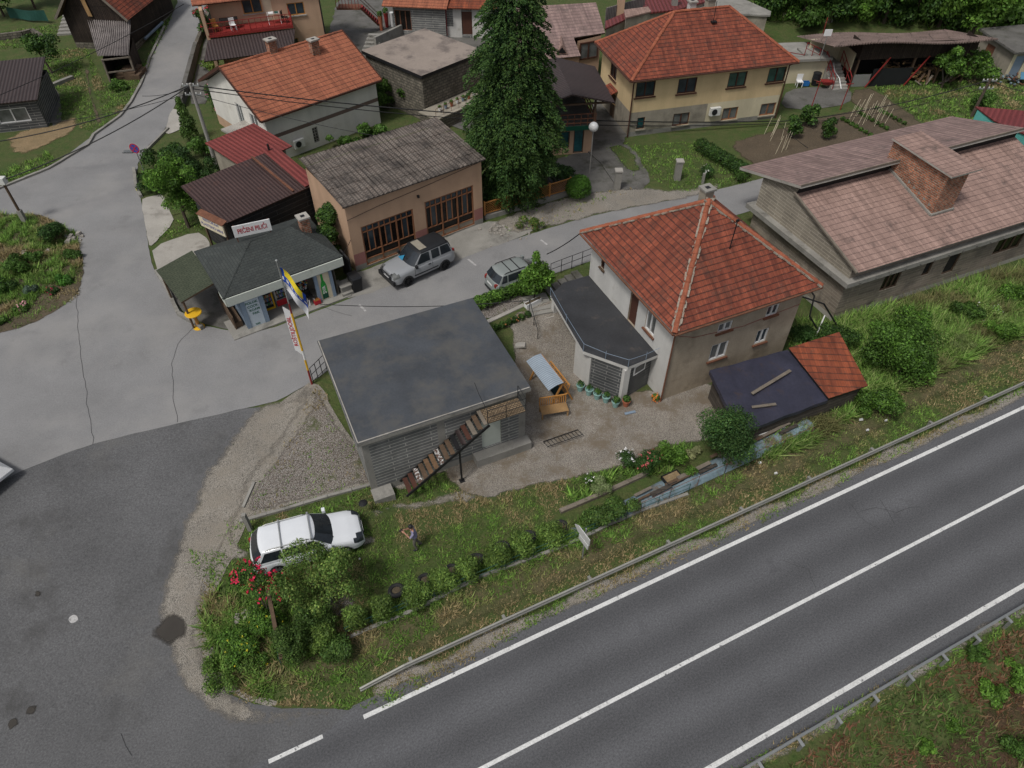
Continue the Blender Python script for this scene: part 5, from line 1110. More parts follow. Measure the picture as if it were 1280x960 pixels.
    return f, W, D
KF, KW, KD = kiosk()
def local_thing(f, name, label, cat, loc, rot=0, group=None): return thing(name, label, cat, f.W(loc), f.a+rot, group)
def kiosk_goods():
    f = KF
    for x, mt, lb in ((2.2, 'yellow', 'yellow framed drinks fridge at the kiosk front'), (2.98, 'steel', 'steel drinks fridge with red base beside the yellow fridge')):
        t = local_thing(f, 'drinks_fridge', lb, 'fridge', (x, .95, .06)); mb = MB(); mb.box(-.34, .34, 0, .3, 0, 1.75); mb.build('cabinet', M['whitepaint'], t)
        mb = MB(); 
        for b in ((-.34, .34, -.06, -.0, 1.65, 1.75), (-.34, .34, -.06, 0, .0, .12 if mt == 'yellow' else .45), (-.34, -.26, -.06, 0, .12, 1.65), (.26, .34, -.06, 0, .12, 1.65)): mb.box(*b)
        fr = mb.build('door_frame', M['yellow' if mt == 'yellow' else 'steel'], t); mb = MB(); mb.box(-.26, .26, -.02, -.005, .12, 1.65); mb.build('pane', M['glass'], fr)
        mb = MB(); cl = [(.4, .05, .04), (.05, .2, .08), (.5, .4, .1), (.1, .15, .4), (.4, .4, .38), (.3, .15, .05)]; ms = [m_plain('bottles', c_, .4) for c_ in cl]
        for k in range(5):
            for j in range(7): mb.box(-.25+j*.072, -.25+j*.072+.05, -.035, -.022, .3+k*.27, .3+k*.27+random.uniform(.12, .2), random.randrange(6))
        mb.build('drinks', ms, t)
        if mt == 'steel': mb = MB(); mb.box(-.33, .33, -.075, -.061, .02, .42); mb.build('base_panel', M['redtext'], t)
    mb = MB(); mb.box(-.35, .35, 0, .05, 0, 1.75); tag(mb.build('shop_door', M['brownpaint'], None, f.W((3.75, 1.2, .06)), f.a), 'dark brown shop door behind the flag', 'door')
    t = local_thing(f, 'bar_table', 'round yellow standing table with a single post under the canopy', 'table', (-.75, .55, .0)); p = f.L(at(248, 408)); t.location = at(249, 409)
    mb = MB(); mb.lathe([(.42, .98), (.44, 1.0), (.44, 1.04), (.42, 1.06)], 24); mb.build('table_top', M['yellow'], t); mb = MB(); mb.lathe([(.1, .05), (.09, .5), (.09, .98)], 12); mb.build('post', M['wood_orange'], t); mb = MB(); mb.lathe([(.3, 0), (.3, .04), (.12, .07)], 20); mb.build('foot', M['yellow'], t)
    t = local_thing(f, 'plastic_stool', 'white plastic stool with dark seat before the kiosk display', 'stool', (4.35, .15, .06)); mb = MB(); mb.box(-.18, .18, -.18, .18, .42, .46); mb.build('seat', M['black'], t)
    for a in (-1, 1):
        for b in (-1, 1): mb = MB(); mb.bar((a*.17, b*.17, 0), (a*.13, b*.13, .42), .05); mb.build('leg', M['whitepaint'], t)
    t = local_thing(f, 'bottle_crate', 'red crate of bottles on the kiosk porch', 'crate', (4.62, -.05, .06)); mb = MB(); mb.box(-.18, .18, -.14, .14, 0, .03); mb.box(-.18, .18, -.14, -.12, 0, .26); mb.box(-.18, .18, .12, .14, 0, .26); mb.box(-.18, -.16, -.12, .12, 0, .26); mb.box(.16, .18, -.12, .12, 0, .26); mb.build('crate_box', M['redtext'], t)
    mb = MB(); 
    for a in range(4):
        for b in range(3): mb.tube([(-.12+.08*a, -.08+.08*b, .03), (-.12+.08*a, -.08+.08*b, .3)], .025, 5)
    mb.build('bottles', M['wood_orange'], t)
    t = local_thing(f, 'display_stand', 'crowded rack of small goods under the kiosk roof', 'rack', (4.25, .7, .06)); mb = MB(); mb.box(-.3, .3, 0, .3, 0, .5); mb.box(-.3, .3, .24, .3, .5, 1.5); mb.build('rack', M['blackplastic'], t)
    mb = MB(); cs = [m_plain('goods', c_, .5) for c_ in ((.1, .25, .5), (.5, .4, .1), (.5, .5, .5), (.4, .08, .06), (.08, .3, .15))]
    for k in range(60): x, z = random.uniform(-.28, .24), random.uniform(.5, 1.45); mb.box(x, x+random.uniform(.04, .1), .14, .24, z, z+random.uniform(.04, .12), random.randrange(5))
    mb.build('goods', cs, t)
    mb = MB(); mb.box(-.5, .5, 0, .06, .75, 1.3); mb.box(-.56, -.5, -.02, .08, .05, 1.4); mb.box(.5, .56, -.02, .08, .05, 1.4); mb.box(-.5, .5, -.02, .08, 1.3, 1.4); mb.box(-.5, .5, 0, .08, .05, .7)
    tag(mb.build('serving_hatch', M['whitepaint'], None, f.W((3.55, 1.1, .06)), f.a+R(8)), 'white framed serving hatch behind the flag', 'hatch')
    t = local_thing(f, 'wheelie_bin', 'black wheelie bin between kiosk and garage', 'bin', (0, 0, 0)); t.location = at(446, 362); mb = MB()
    mb.hexa([(-.24, -.28, .05), (.24, -.28, .05), (.24, .28, .05), (-.24, .28, .05), (-.3, -.36, .95), (.3, -.36, .95), (.3, .36, .95), (-.3, .36, .95)]); mb.build('body', M['blackplastic'], t)
    mb = MB(); mb.hexa([(-.32, -.38, .95), (.32, -.38, .95), (.32, .4, .97), (-.32, .4, .97), (-.28, -.3, 1.05), (.28, -.3, 1.05), (.28, .4, 1.05), (-.28, .4, 1.05)]); mb.build('lid', M['blackplastic'], t)
    mb = MB()
    for x in (-.22, .22): mb.tube([(x-.04, .32, .1), (x+.04, .32, .1)], .1, 10)
    mb.build('wheel', M['rubber'], t)
    mb = MB(); mb.box(-.3, .3, -.3, .3, 0, .5); mb.box(-.34, .34, -.34, .34, .5, .56); mb.box(-.34, .3, -.5, -.3, 0, .2); tag(mb.build('stone_box', M['concrete'], None, at(432, 364), KF.a), 'grey concrete block box beside the right kiosk pillar', 'concrete box')
    mb = MB(); mb.box(-.06, .06, -.6, .6, 0, 1.6); tag(mb.build('board_fence', M['plank_black'], None, at(436, 346), KF.a), 'dark board fence piece between kiosk and garage', 'fence')
    # roof signs
    p = f.z(318, 287, 4.6)
    t = local_thing(f, 'roof_sign', 'white sign with red letters on the kiosk roof', 'sign', (0, 0, 0)); a, b = P(291, 289, 5.4), P(338, 279, 5.4); t.location = (a+b)/2; ang = math.atan2(b.y-a.y, b.x-a.x); t.rotation_euler = (0, 0, ang); L = (b-a).length
    mb = MB(); mb.box(-L/2, L/2, -.03, .03, -.42, .28); bd = mb.build('board', M['whitepaint'], t); textobj('PEČENI PILIĆI', .40, M['redtext'], bd, (0, -.036, -.09), (R(90), 0, 0), sx=L/3.05); mb = MB()
    for x in (-L/2+.1, L/2-.1): mb.bar((x, .05, -1.2), (x, .05, .3), .05)
    mb.bar((-L/2+.1, .05, .2), (-L/2+.1, .9, -.9), .04); mb.build('post', M['rust'], t)
    a, b = P(249, 272, 4.5), P(280, 287, 4.5); t = thing('roof_sign', 'cream sign with faded blue letters and rusty top by the round tree', 'sign', (a+b)/2, math.atan2(b.y-a.y, b.x-a.x)); L = (b-a).length
    mb = MB(); mb.box(-L/2, L/2, -.04, .04, -.5, .3); bd = mb.build('board', M['cream'], t); textobj('PLASTENO MINI', .26, M['bluetext'], bd, (0, -.046, -.25), (R(90), 0, 0), sx=L/2.1); textobj('RESTORAN', .24, M['bluetext'], bd, (0, -.046, .08), (R(90), 0, 0), sx=L/1.9)
    mb = MB(); mb.slab([(-L/2-.05, -.1, .3), (L/2+.05, -.1, .3), (L/2+.05, .3, .42), (-L/2-.05, .3, .42)], .04); mb.build('cover', M['rust'], t); mb = MB()
    for x in (-L/2+.2, L/2-.05): mb.bar((x, .08, -3.0), (x, .08, .3), .1)
    mb.build('post', M['wood'], t)
kiosk_goods()
# ---- sheds behind the kiosk
def sheds():
    f, W, D = rect((285, 275, 4.6), (393, 228, 4.6), (262, 240, 4.6), 1.5); D = 4.2
    r = thing('brown_shed', 'black boarded shed with brown sheet metal roof behind the kiosk', 'shed', f.o, f.a)
    mb = MB(); walls(mb, W, D, -.3, 3.0); mb.build('wall', M['plank_black'], r)
    mb = MB(); mb.slab([(-.6, -.15, 3.05), (W+.15, -.15, 3.05), (W+.1, D, 3.75), (-.5, D, 3.75)], .07, 0); ro = mb.build('roof', M['metal_brown'], r)
    mb = MB(); mb.slab([(W-.75, -.1, 3.16), (W+.22, -.1, 3.16), (W+.18, D+.3, 3.9), (W-.75, D+.3, 3.9)], .04); mb.build('red_strip', M['metal_red'], ro)
    mb = MB(); mb.bar((W-1.5, 0, 3.14), (W-1.6, D, 3.84), .14, .05); mb.build('seam_trim', M['rust'], ro)
    mb = MB(); mb.bar((W-.05, -.2, -.2), (W-.05, -.2, 3.1), .16); mb.build('corner_post', M['wood_grey'], r)
    f, W, D = rect((305, 205, 4.9), (362, 180, 4.9), (275, 175, 4.9), 1.5)
    r = thing('red_shed', 'small shed with red metal roof beside the white house', 'shed', f.o, f.a); mb = MB(); walls(mb, W-.4, D-.4, -.3, 3.3); mb.build('wall', M['plaster_grey'], r)
    mb = MB(); mb.slab([(-.25, -.25, 3.35), (W, -.25, 3.35), (W, D, 3.6), (-.25, D, 3.6)], .07); mb.build('roof', M['metal_red'], r); mb = MB()
    for k in range(5): mb.bar((-.1+.3*k, -.1, 0), (-.1+.3*k, -.1, 3.2), .05)
    mb.build('white_post', M['whitepaint'], r)
    mb = MB(); mb.tube([(0, 0, -.2), (0, 0, .75)], .07, 8); mb.tube([(-.25, 0, .05), (.3, 0, .1)], .1, 7); tag(mb.build('stove_pipe', M['black'], None, P(338, 194, 5.0)), 'black stove pipe on the brown metal roof', 'pipe')
sheds()
def ac_unit(parent, side, s, z, W, D):
    mb = MB(); a = smap(side, s-.42, -.32, z, W, D); b = smap(side, s+.42, -.04, z, W, D)
    mb.box(min(a[0], b[0]), max(a[0], b[0]), min(a[1], b[1]), max(a[1], b[1]), z, z+.6); o = mb.build('air_conditioner', M['ac'], parent)
    c = smap(side, s-.1, -.33, z+.3, W, D); g = MB(); n = Vector(smap(side, s-.1, -.345, z+.3, W, D)); g.tube([c, n], .23, 18); g.build('fan_grille', M['blackplastic'], o)
# ---- white house with orange roof
def orange_house():
    f0, W0, D0 = rect((327, 151, 4.9), (477, 99, 4.9), (254, 99, 4.9), 1.5); i = .35; f = Fr(f0.W((i, i, 0)), f0.a); W, D = W0-2*i, 9.2-2*i
    r = thing('orange_roof_house', 'white rendered house with bright orange gable roof and brown band', 'house', f.o, f.a)
    o1 = op(f, 'f', W, D, (392, 172), (398, 157)); o1 = (o1[0], o1[0]+.45, .35, 1.5)
    ol = [(1.2, 2.3, 1.7, 3.0), (3.4, 4.3, 1.2, 3.1)]
    wallobj(r, W, D, -.3, 3.35, {'f': [o1], 'l': ol}, {'f': [(0, 99, 1.72, 2.0, 1)], 'l': [(0, 99, -1, .8, 2)]}, ['plaster_house', 'brownband', 'plaster_salmon'])
    w_ = window(r, 'f', o1, W, D, M['concrete'], M['glass_dark'], 2); g = MB()
    for k in range(1, 5): g.box(o1[0], o1[1], .02, .08, o1[2]+.23*k-.02, o1[2]+.23*k+.02)
    g.build('block_grid', M['concrete'], w_)
    for o in ol: window(r, 'l', o, W, D, M['alu'], M['glass_grey'], 2)
    zr = 5.7; ym = D/2
    mb = MB()
    for x in (0, W): mb.poly([(x, 0, 3.35), (x, D, 3.35), (x, ym, zr-.15)])
    mb.build('gable', M['plaster_house'], r)
    mb = MB(); mb.slab([(-i-.1, -i, 3.4), (W+i, -i, 3.4), (W+i, ym, zr), (-i-.1, ym, zr)], .12, 0, 1); mb.slab([(-i-.1, D+i, 3.4), (W+i, D+i, 3.4), (W+i, ym, zr), (-i-.1, ym, zr)], .12, 0, 1); ro = mb.build('roof', [M['rooftile_new'], M['brownpaint']], r)
    mb = MB(); caps(mb, (-i-.1, ym, zr), (W+i, ym, zr), .12, .4); mb.build('ridge_caps', M['rooftile_new'], ro)
    mb = MB(); 
    for x in (-i-.12, W+i+.02): mb.bar((x, -i, 3.36), (x, ym, zr), .05, .2); mb.bar((x, D+i, 3.36), (x, ym, zr), .05, .2)
    mb.bar((-i-.1, -i-.05, 3.33), (W+i, -i-.05, 3.33), .1, .12); mb.build('bargeboard', M['brownpaint'], ro)
    for px, py, zz in ((340, 60, 5.9), (393, 60, 5.5)):
        q = f.z(px, py, zz+1.5); 
        chimney(ro, q.x, q.y, zz-1.0, zz+.55, .62, .5, 'brick', 'pale_concrete')
    q = f.y(372, 178, 0); ac_unit(r, 'f', q.x, max(.4, q.z-.3), W, D)
    mb = MB(); p_ = [f.z(282, 135, 3.6), f.z(312, 132, 3.6), f.z(338, 158, 3.6), f.z(322, 165, 3.6)]
    mb.slab([(-1.6, 1.0, 2.0), (0, .2, 2.05), (0, 3.4, 2.05), (-1.9, 3.4, 2.0)], .15); mb.build('porch_slab', M['pale_concrete'], r)
orange_house()
# ---- salmon house with balcony
def salmon_house():
    # frame: facade facing the camera, its lower left corner at the balcony side
    a, b = P(292, 95, 1.5), P(405, 70, 1.5); f = Fr(P(283, 88, 1.5), R(20)); W, D = 9.5, 6.0
    q0 = f.y(277, 45, 0); q1 = f.y(405, 62, 0); W = q1.x+.3; W = min(max(W, 7.5), 11)
    r = thing('salmon_house', 'salmon house with red railed balcony under a red tile roof', 'house', f.o, f.a)
    ow = [op(f, 'f', W, D, (305, 18), (325, -2)), op(f, 'f', W, D, (361, 20), (379, 2))]
    dr = (ow[0][1]+.1, ow[0][1]+.8, ow[0][2]-.7, ow[0][3])
    zt = max(o[3] for o in ow)+.4
    low = op(f, 'f', W, D, (358, 55), (372, 47)); low = (low[0], low[0]+1.1, low[2]-.6, low[2]+.4)
    wallobj(r, W, D, -.3, zt, {'f': ow+[dr, low]}, {'f': [(0, 99, low[3]+.1, low[3]+.6, 1)]}, ['plaster_salmon', 'plaster_peach'])
    for o in ow: window(r, 'f', o, W, D, M['wood_orange'], M['glass_blue'], 2, M['pale_concrete'])
    window(r, 'f', low, W, D, M['wood_orange'], M['glass'], 2); d = backdrop_room(r, 'f', dr, W, D, .08, 'cream', 'balcony_door')
    mb = MB(); ov = .5
    mb.slab([(-1.2, -.9, zt-.1), (W*.42, -.9, zt-.1), (W*.42, D/2, zt+1.9), (-1.2, D/2, zt+1.9)], .12, 0, 1)
    mb.slab([(W*.42, -.35, zt+.05), (W+ov, -.35, zt+.05), (W+ov, D/2, zt+1.9), (W*.42, D/2, zt+1.9)], .12, 0, 1)
    mb.slab([(-1.2, D+ov, zt-.1), (W+ov, D+ov, zt-.1), (W+ov, D/2, zt+1.9), (-1.2, D/2, zt+1.9)], .12, 0, 1); mb.build('roof', [M['rooftile_new'], M['brownpaint']], r)
    zb = dr[2]; xb = dr[1]+1.3
    mb = MB(); mb.box(-.6, xb, -1.9, -.02, zb-.2, zb); bl = mb.build('balcony', M['redpaint'], r)
    mb = MB()
    for k in range(15): x = -.58+(xb+.56)*k/14; mb.tube([(x, -1.86, zb), (x, -1.86, zb+.9)], .018 if k % 7 else .04, 4)
    for z in (zb+.12, zb+.5, zb+.9): mb.bar((-.58, -1.86, z), (xb-.02, -1.86, z), .04); mb.bar((xb-.03, -1.86, z), (xb-.03, -.05, z), .04); mb.bar((-.58, -1.86, z), (-.58, -.05, z), .04)
    mb.build('railing', M['redpaint'], bl)
    mb = MB(); mb.box(-.75, -.5, -1.9, .0, -.3, zt-.25); mb.build('side_wall', M['plaster_salmon'], r)
    mb = MB(); mb.slab([(-1.4, -4.2, zb-1.15), (xb-.5, -4.2, zb-1.15), (xb+.1, -1.8, zb-.3), (-.7, -1.8, zb-.3)], .08); mb.build('awning_roof', M['metal_dark'], r)
    mb = MB(); mb.tube([(W+.05, -.06, zt-.1), (W+.05, -.06, 0)], .06, 6); mb.build('drainpipe', M['black'], r)
    # balcony furniture
    def chair(x, y, mat, lb, rot):
        t = thing('balcony_chair', lb, 'chair', f.W((x, y, zb)), f.a+rot); m = MB(); m.box(-.22, .22, -.22, .22, .42, .46); m.build('seat', M[mat], t); m = MB(); m.box(-.22, .22, .19, .23, .46, .95); m.build('backrest', M[mat], t)
        for a_ in (-.19, .19):
            for b_ in (-.19, .19): m = MB(); m.bar((a_, b_, 0), (a_, b_, .42), .05); m.build('leg', M[mat], t)
    chair(.15, -1.2, 'wood_orange', 'brown wooden chair at the left of the red balcony', .4); chair(1.55, -1.45, 'whitepaint', 'white plastic chair in the middle of the red balcony', .2); chair(xb-.5, -1.0, 'black', 'black draped chair at the right of the red balcony', 1.2)
    t = thing('balcony_table', 'dark table with folded things on the red balcony', 'table', f.W((1.3, -.75, zb)), f.a); m = MB(); m.box(-.75, .75, -.35, .35, .7, .75); m.build('table_top', M['black'], t)
    for a_ in (-.7, .7):
        for b_ in (-.3, .3): m = MB(); m.bar((a_, b_, 0), (a_, b_, .7), .06); m.build('leg', M['wood'], t)
    t = thing('drying_rack', 'white laundry rack with cloths on the red balcony', 'rack', f.W((xb-1.35, -.9, zb)), f.a); m = MB()
    for x in (-.5, .5):
        m.tube([(x, -.3, 0), (x, .3, .85)], .015, 4); m.tube([(x, .3, 0), (x, -.3, .85)], .015, 4)
    for y in (-.3, -.1, .1, .3): m.tube([(-.5, y, .85), (.5, y, .85)], .01, 4)
    m.build('rack_frame', M['whitepaint'], t); m = MB(); m.box(-.4, .0, -.25, .25, .86, .88); m.box(.1, .4, -.3, .2, .86, .89, 1); m.build('laundry', [M['whitepaint'], M['tarp_green']], t)
salmon_house()
# ---- yellow house
def yellow_house():
    f0, W0, D0 = rect((789, 101, 6), (999, 77, 6), (747, 52, 6), 1.5); i = .5; f = Fr(f0.W((i, i, 0)), f0.a); W, D = W0-2*i, D0-2*i
    r = thing('yellow_house', 'two storey yellow and grey house with red hip roof and brown windows', 'house', f.o, f.a)
    up = [op(f, 'f', W, D, a, b) for a, b in (((795, 121), (819, 102)), ((848, 117), (870, 97)), ((911, 108), (932.5, 91)), ((959.5, 102), (982.5, 85)))]
    lo = [op(f, 'f', W, D, a, b) for a, b in (((796, 161), (806, 147)), ((840, 157), (862.5, 141)), ((902, 149), (922.5, 135)), ((949, 144), (970, 129)))]
    fix = lambda o, w_, hh: ((o[0]+o[1]-w_)/2, (o[0]+o[1]+w_)/2, (o[2]+o[3]-hh)/2, (o[2]+o[3]+hh)/2)
    up = [fix(o, 1.5, 1.12) for o in up]; lo = [fix(o, *s) for o, s in zip(lo, ((.62, .9), (1.35, .95), (1.3, .95), (1.3, .95)))]
    zs = f.y(791, 141, 0).z; xs = f.y(881, 150, 0).x
    ol = [op(f, 'l', W, D, (762, 97), (772, 80))]; ol = [fix(ol[0], 1.3, 1.15)]
    wallobj(r, W, D, -.4, 4.45, {'f': up+lo, 'l': ol}, {'f': [(0, 99, -1, .35, 3), (0, xs, .35, zs, 1), (xs, 99, .35, zs, 2)], 'l': [(0, 99, -1, zs, 1)], 'r': [(0, 99, -1, zs, 2)]}, ['plaster_yellow', 'plaster_grey', 'plaster_cream', 'concrete'])
    for k, o in enumerate(up): window(r, 'f', o, W, D, M['brownpaint'], M[['glass_blue', 'glass_blue', 'glass_green', 'glass_green'][k]], 2, M['brownpaint'])
    for k, o in enumerate(lo): window(r, 'f', o, W, D, M['brownpaint' if k < 2 else 'doorframe'], M['glass_teal' if k == 0 else 'glass_grey'], 1 if k == 0 else 2, M['plaster_grey'])
    window(r, 'l', ol[0], W, D, M['brownpaint'], M['glass'], 2, M['brownpaint'])
    q = f.y(890, 139, 0); ac_unit(r, 'f', q.x+.15, q.z-.25, W, D)
    mb, (A, B, Cq, Dq, p, q) = hip(W, D, 4.5, 7.55, (4.0, D/2), (W-4.0, D/2), i); ro = mb.build('roof', [M['rooftile'], M['brownpaint']], r)
    mb = MB()
    for a, b in ((A, p), (B, q), (Dq, p), (Cq, q), (p, q)): caps(mb, a, b, .13, .4)
    mb.build('ridge_caps', M['ridge'], ro)
    cx = (4.0+W-4.0)/2+.4; chimney(r, cx+.3, D/2+.25, 6.6, 8.1, .6, .55, 'plaster_grey'); chimney(r, cx-.7, D/2+1.1, 6.2, 7.7, .5, .5, 'plaster_white')
    mb = MB(); mb.tube([(cx+.2, D/2-.9, 6.9), (cx+.15, D/2-.95, 8.3)], .025, 5); mb.box(cx, cx+.4, D/2-1.1, D/2-.8, 6.85, 6.95); mb.build('roof_aerial', M['black'], ro)
    mb = MB(); gutter(mb, (-i, -i-.05, 4.42), (W+i, -i-.05, 4.42)); gutter(mb, (-i-.05, -i, 4.42), (-i-.05, D+i, 4.42)); mb.build('gutter', M['brownpaint'], r)
    for x in (-.07, W+.07):
        mb = MB(); mb.tube([(x, -i, 4.4), (x, -.08, 4.1), (x, -.08, 0)], .05, 6); mb.build('drainpipe', M['brownpaint'], r)
    mb = MB(); mb.slab([(-1.1, D*.42, 1.95), (-.02, D*.42, 2.35), (-.02, D*.42+1.6, 2.35), (-1.1, D*.42+1.6, 1.95)], .06); mb.bar((-1.0, D*.42+.1, 1.9), (-.05, D*.42+.1, 1.2), .05, m=1); mb.build('door_awning', [M['rooftile'], M['wood_pale']], r)
    mb = MB(); mb.box(-.02, .01, D*.42+.3, D*.42+1.2, .0, 1.85); mb.build('side_door', M['wood'], r)
    return f, W, D
YH = yellow_house()
def plane_px(p0, n, pts):
    out = []
    for q in pts:
        d = ray(*q); o = Vector((0, 0, CAMH)); out.append(o + d*((p0-o).dot(n)/d.dot(n)))
    return out
def slope(A, B, Cq):
    a, b, c = P(*A), P(*B), P(*Cq); return a, (b-a).cross(c-a).normalized()
def pink_house():
    p0, n = slope((650, 77, 4.9), (727, 69, 4.9), (745, 3, 6.9)); pts = plane_px(p0, n, [(640, 78), (726, 70), (717, 47), (756.5, 41), (745, 3), (640, 9)])
    o = P(650, 77, 4.9); o.z = 1.5; r = thing('pink_tiled_house', 'house with pale pink tile roof between spruce and yellow house', 'house', o)
    L = [p-o for p in pts]; mb = MB(); mb.slab(L, .12, 0, 1); ro = mb.build('roof', [M['rooftile_grey'], M['wood']], r)
    mb = MB(); ins = lambda p, k=.35: p + ((L[0]+L[1]+L[3]+L[4])/4 - p).normalized()*k
    q = [ins(p) for p in L]
    for k in range(6):
        a, b = q[k], q[(k+1) % 6]; mb.poly([(a.x, a.y, -.3), (b.x, b.y, -.3), (b.x, b.y, b.z-.15), (a.x, a.y, a.z-.15)])
    mb.build('wall', M['plaster_salmon'], r)
    a, b = q[2], q[3]; c = (a+b)/2; d = (b-a); d.z = 0; d.normalize(); nn = Vector((d.y, -d.x, 0))
    w_ = MB(); s = c+nn*.06
    for t0, t1, z0, z1 in ((-.85, .85, -1.75, -1.65), (-.85, .85, -.5, -.4), (-.85, -.76, -1.65, -.5), (.76, .85, -1.65, -.5), (-.1, .0, -1.65, -.5)):
        e, g = s+d*t0, s+d*t1; w_.bar((e.x, e.y, c.z+(z0+z1)/2), (g.x, g.y, c.z+(z0+z1)/2), .1, z1-z0)
    wo_ = w_.build('window', M['brownpaint'], r); g = MB(); e, h_ = s-d*.8-nn*.02, s+d*.8-nn*.02; g.bar((e.x, e.y, c.z-1.07), (h_.x, h_.y, c.z-1.07), .03, 1.2); g.build('pane', M['glass_grey'], wo_)
    v = plane_px(p0, n, [(702, 64)])[0]-o; mb = MB(); mb.hexa([v+Vector((-.5, -.35, -.1)), v+Vector((.5, -.35, -.1)), v+Vector((.1, 1.6, .1)), v+Vector((-.1, 1.6, .1)), v+Vector((-.02, -.45, .62)), v+Vector((.02, -.45, .62)), v+Vector((.02, 1.6, .62)), v+Vector((-.02, 1.6, .62))]); dm = mb.build('dormer', M['rooftile_pink'], ro)
    mb = MB(); mb.poly([v+Vector((-.36, -.46, .02)), v+Vector((.36, -.46, .02)), v+Vector((0, -.52, .5))]); mb.build('vent', M['black'], dm)
pink_house()
def gazebo():
    f = Fr(P(690, 194, 1.5), R(8)); W = f.y(735, 188, 0).x; W = max(W, 2.9); D = 5.0
    r = thing('terrace_house', 'two level garden house with black roof over an open upper terrace', 'building', f.o, f.a)
    ops = [(.5, 1.25, .5, 1.75), (1.55, 2.3, .05, 1.9)]
    wallobj(r, W, D, -.3, 2.1, {'f': ops}, {'f': [(1.25, 1.55, 0, 2, 1), (W-.5, W, 0, 2.1, 1)]}, ['plaster_salmon', 'plaster_peach'])
    window(r, 'f', ops[0], W, D, M['wood'], M['glass_teal'], 1); window(r, 'f', ops[1], W, D, M['wood'], M['glass_teal'], 1, name='door')
    mb = MB(); mb.box(-.3, W+.2, -.35, D, 2.1, 2.25); mb.build('terrace_floor', M['dark_concrete'], r)
    mb = MB(); mb.box(-.3, W+.2, -.40, -.36, 1.98, 2.3); mb.build('fascia', M['green_sign'], r)
    for x, y in ((0, -.2), (W, -.2), (W, D-.2), (0, D-.2)):
        mb = MB(); mb.bar((x, y, 2.25), (x, y, 4.0), .14); mb.build('post', M['wood'], r)
    for a, b in (((0, -.25), (W, -.25)), ((W+.1, -.25), (W+.1, D))):
        mb = MB()
        for z in (2.45, 2.75, 3.1): mb.bar((*a, z), (*b, z), .06)
        for k in range(7): t = k/6; x, y = a[0]+(b[0]-a[0])*t, a[1]+(b[1]-a[1])*t; mb.bar((x, y, 2.25), (x, y, 3.1), .05)
        mb.build('railing', M['rust'], r)
    mb = MB(); xm = W*.36; ze, zr = 4.0, 4.85; x1 = W+1.25; x0 = -1.3
    for xe in (x0, x1): mb.slab([(xe, -.7, ze), (xm, -.9, zr), (xm, D+.6, zr), (xe, D+.6, ze)], .1)
    ro = mb.build('roof', M['metal_dark'], r)
    mb = MB()
    for k in range(5): y = -.4+k*1.2; mb.bar((x0+.3, y, ze+.02), (xm, y, zr-.13), .08); mb.bar((x1-.3, y, ze+.02), (xm, y, zr-.13), .08)
    mb.bar((x0+.3, -.4, ze-.1), (x1-.3, -.4, ze-.1), .12); mb.build('rafters', M['wood'], ro)
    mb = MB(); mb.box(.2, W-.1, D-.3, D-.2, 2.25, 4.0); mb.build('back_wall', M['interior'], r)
gazebo()
def stone_block():
    f, W, D = rect((456, 63, 5.2), (527, 93, 5.2), (520, 33, 5.2), 1.5)
    r = thing('stone_store', 'square stone store house with flat stained concrete roof', 'building', f.o, f.a)
    wallobj(r, W, D, -.5, 3.45, {}, {}, ['stone']); mb = MB(); mb.slab([(-.2, -.2, 3.7), (W+.2, -.2, 3.7), (W+.2, D+.2, 3.7), (-.2, D+.2, 3.7)], .25, 0, 1)
    mb.build('roof', [m_plain('stained_screed', (.27, .225, .19), .9, .15, .6, .1, 12, stain=((.15, .125, .11), .5, .48, .62)), M['black']], r)
    # ledge with flower pots on the right hand side
    mb = MB(); mb.box(W+.02, W+2.0, -.6, D+1.5, -.5, .95); lg = mb.build('retaining_ledge', M['stone'], None, f.o, f.a); tag(lg, 'stone ledge with a concrete top below the square store house', 'ledge'); mb = MB(); mb.box(W+.02, W+2.08, -.66, D+1.5, .95, 1.05); mb.build('ledge_top', M['plaster_grey'], lg)
    for k in range(8):
        t = thing('flower_pot', 'small pale plant pot in the row on the stone ledge', 'plant pot', f.W((W+1.2, .5+.62*k, 1.05)), 0, 'plant pots on the stone ledge'); mb = MB(); mb.lathe([(.09, 0), (.14, .28), (.15, .3)], 10); mb.build('pot', M[('whitepaint', 'bluegrey', 'pot_terra')[k % 3]], t)
        p, d, i = blobs(60, [(0, 0, .38, .16, .16, .14)], .3); ptsmesh('plant', leaves(p, .12, None, d), 4, greens(60, LG), M['leaf'], t)
    mb = MB()
    for k in range(8): mb.tube([(W+1.75, -.4+.8*k, 1.05), (W+1.75, -.4+.8*k, 1.7)], .02, 4)
    mb.tube([(W+1.75, -.4, 1.7), (W+1.75, 5.3, 1.7)], .02, 4); mb.tube([(W+1.75, -.4, 1.4), (W+1.75, 5.3, 1.4)], .015, 4); tag(mb.build('ledge_railing', M['rust'], None, f.o, f.a), 'thin rusty railing along the stone ledge', 'railing')
stone_block()
